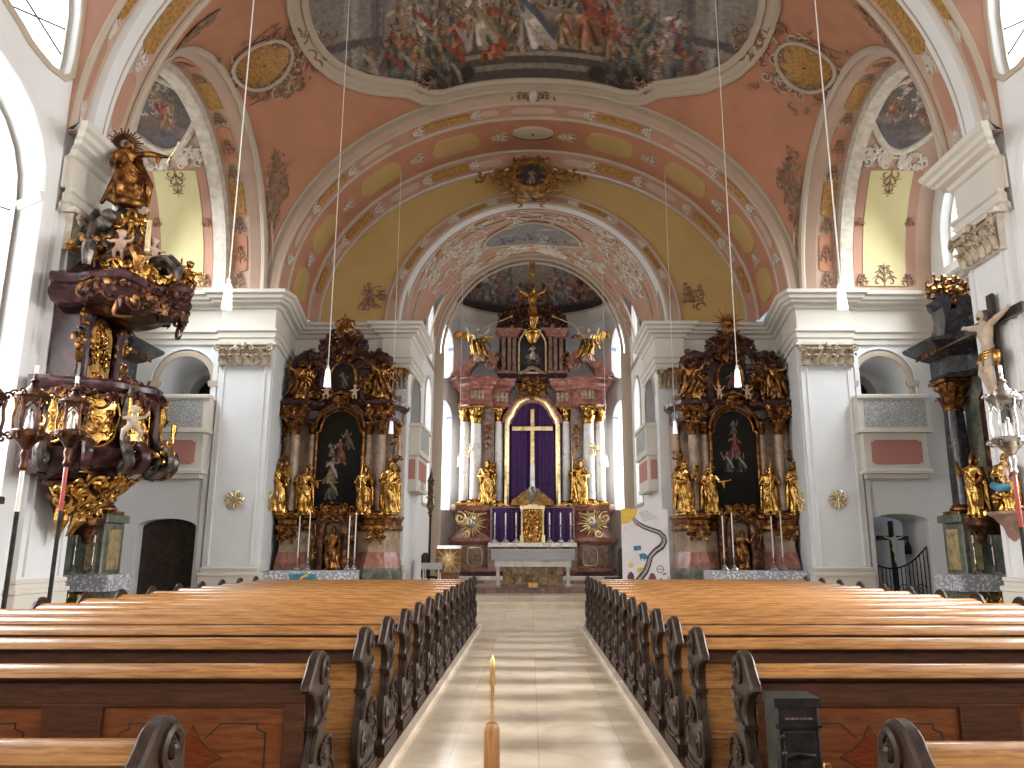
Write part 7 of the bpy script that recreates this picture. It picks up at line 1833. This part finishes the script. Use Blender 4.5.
for s, nm in ((-1, 'left'), (1, 'right')):
    x = s * 5.45; g = lambda a, b, h=0: Vector((x + a, 22.83 - h, 9.35 + b))
    m = MB('stucco_brown'); strokes(m, sprig(1.0, 1.2) + rocaille(90 + s, 1.7, .7, 16, True, .3), g, .028); leaves(m, [(q * rd.uniform(.1, .8), rd.uniform(-.5, .4), rd.uniform(0, 6.28)) for q in (-1, 1) for _ in range(10)], g, .18, .05, .01)
    o = m.build('stucco_spray'); rebase(o, g(0, 0)); tag(o, 'brown stucco spray on the yellow wall above the %s side altar' % nm, 'stucco ornament')
# ============================================================ DAYLIGHT AND CAMERA
def daylight(name, loc, size, power, direction, color=(1.0, .985, .955), spread=180):
    """daylight entering at a window: an area light just inside the glazing"""
    L = bpy.data.lights.new(name, 'AREA'); L.shape = 'RECTANGLE'; L.size, L.size_y = size; L.energy = power; L.color = color; L.spread = R(spread)
    o = bpy.data.objects.new(name, L); COL.objects.link(o); o.location = loc
    o.rotation_euler = Vector(direction).to_track_quat('-Z', 'Y').to_euler()
    o['kind'] = 'structure'
    return o
for sx in (-1, 1):
    k = .62 if sx < 0 else 1.05      # the brighter sky stands on the right-hand side
    # tall windows of the nave beside and behind the camera
    for y in (4.4, -1.7): daylight('daylight', (sx * 9.9, y, 5.5), (1.3, 5.0), 260 * k, (-sx, 0, -.5), spread=120)
    daylight('daylight', (sx * 8.9, 9.5, 5.0), (1.2, 4.2), 540 * k, (-sx, -.05, -.5), spread=120)
    daylight('daylight', (sx * 10.45, 17.1, 10.1), (3.4, 2.0), 380, (-sx, 0, -.9), color=(.90, .96, 1.0), spread=125)
    daylight('daylight', (sx * 3.35, 27.6, 5.2), (1.5, 3.6), 95, (-sx, 0, -.1))
    daylight('daylight', (sx * 3.45, 31.8, 5.4), (1.2, 3.8), 75, (-sx * .9, -.4, 0))
    daylight('daylight', (sx * 3.45, 31.8, 9.9), (1.1, 2.0), 25, (-sx * .9, -.4, 0))
for x in (-5.7, 5.7): daylight('daylight', (x, -7.4, 7.5), (3, 5), 260, (0, 1, 0))
w = bpy.data.worlds.new('world'); bpy.context.scene.world = w; w.use_nodes = True
w.node_tree.nodes['Background'].inputs[0].default_value = (.75, .85, 1, 1); w.node_tree.nodes['Background'].inputs[1].default_value = .6
cam = bpy.data.cameras.new('camera'); co = bpy.data.objects.new('camera', cam); COL.objects.link(co)
co.location = (CAMX, 0, CAMZ); co.rotation_euler = (PI / 2 + PITCH, 0, 0)
cam.sensor_width = 36; cam.lens = 36 * FPX / 1024; cam.shift_x = -(U0 - 512) / 1024; cam.clip_start = .05; cam.clip_end = 200
sc = bpy.context.scene; sc.camera = co
sc.view_settings.view_transform = 'Standard'; sc.view_settings.look = 'None'; sc.view_settings.gamma = 1
sc.view_settings.use_curve_mapping = False; sc.view_settings.exposure = 0.12
sc.cycles.max_bounces = 7; sc.cycles.diffuse_bounces = 5; sc.cycles.glossy_bounces = 3
sc.cycles.use_denoising = True; sc.cycles.sample_clamp_indirect = 6
sc.cycles.caustics_reflective = False; sc.cycles.caustics_refractive = False
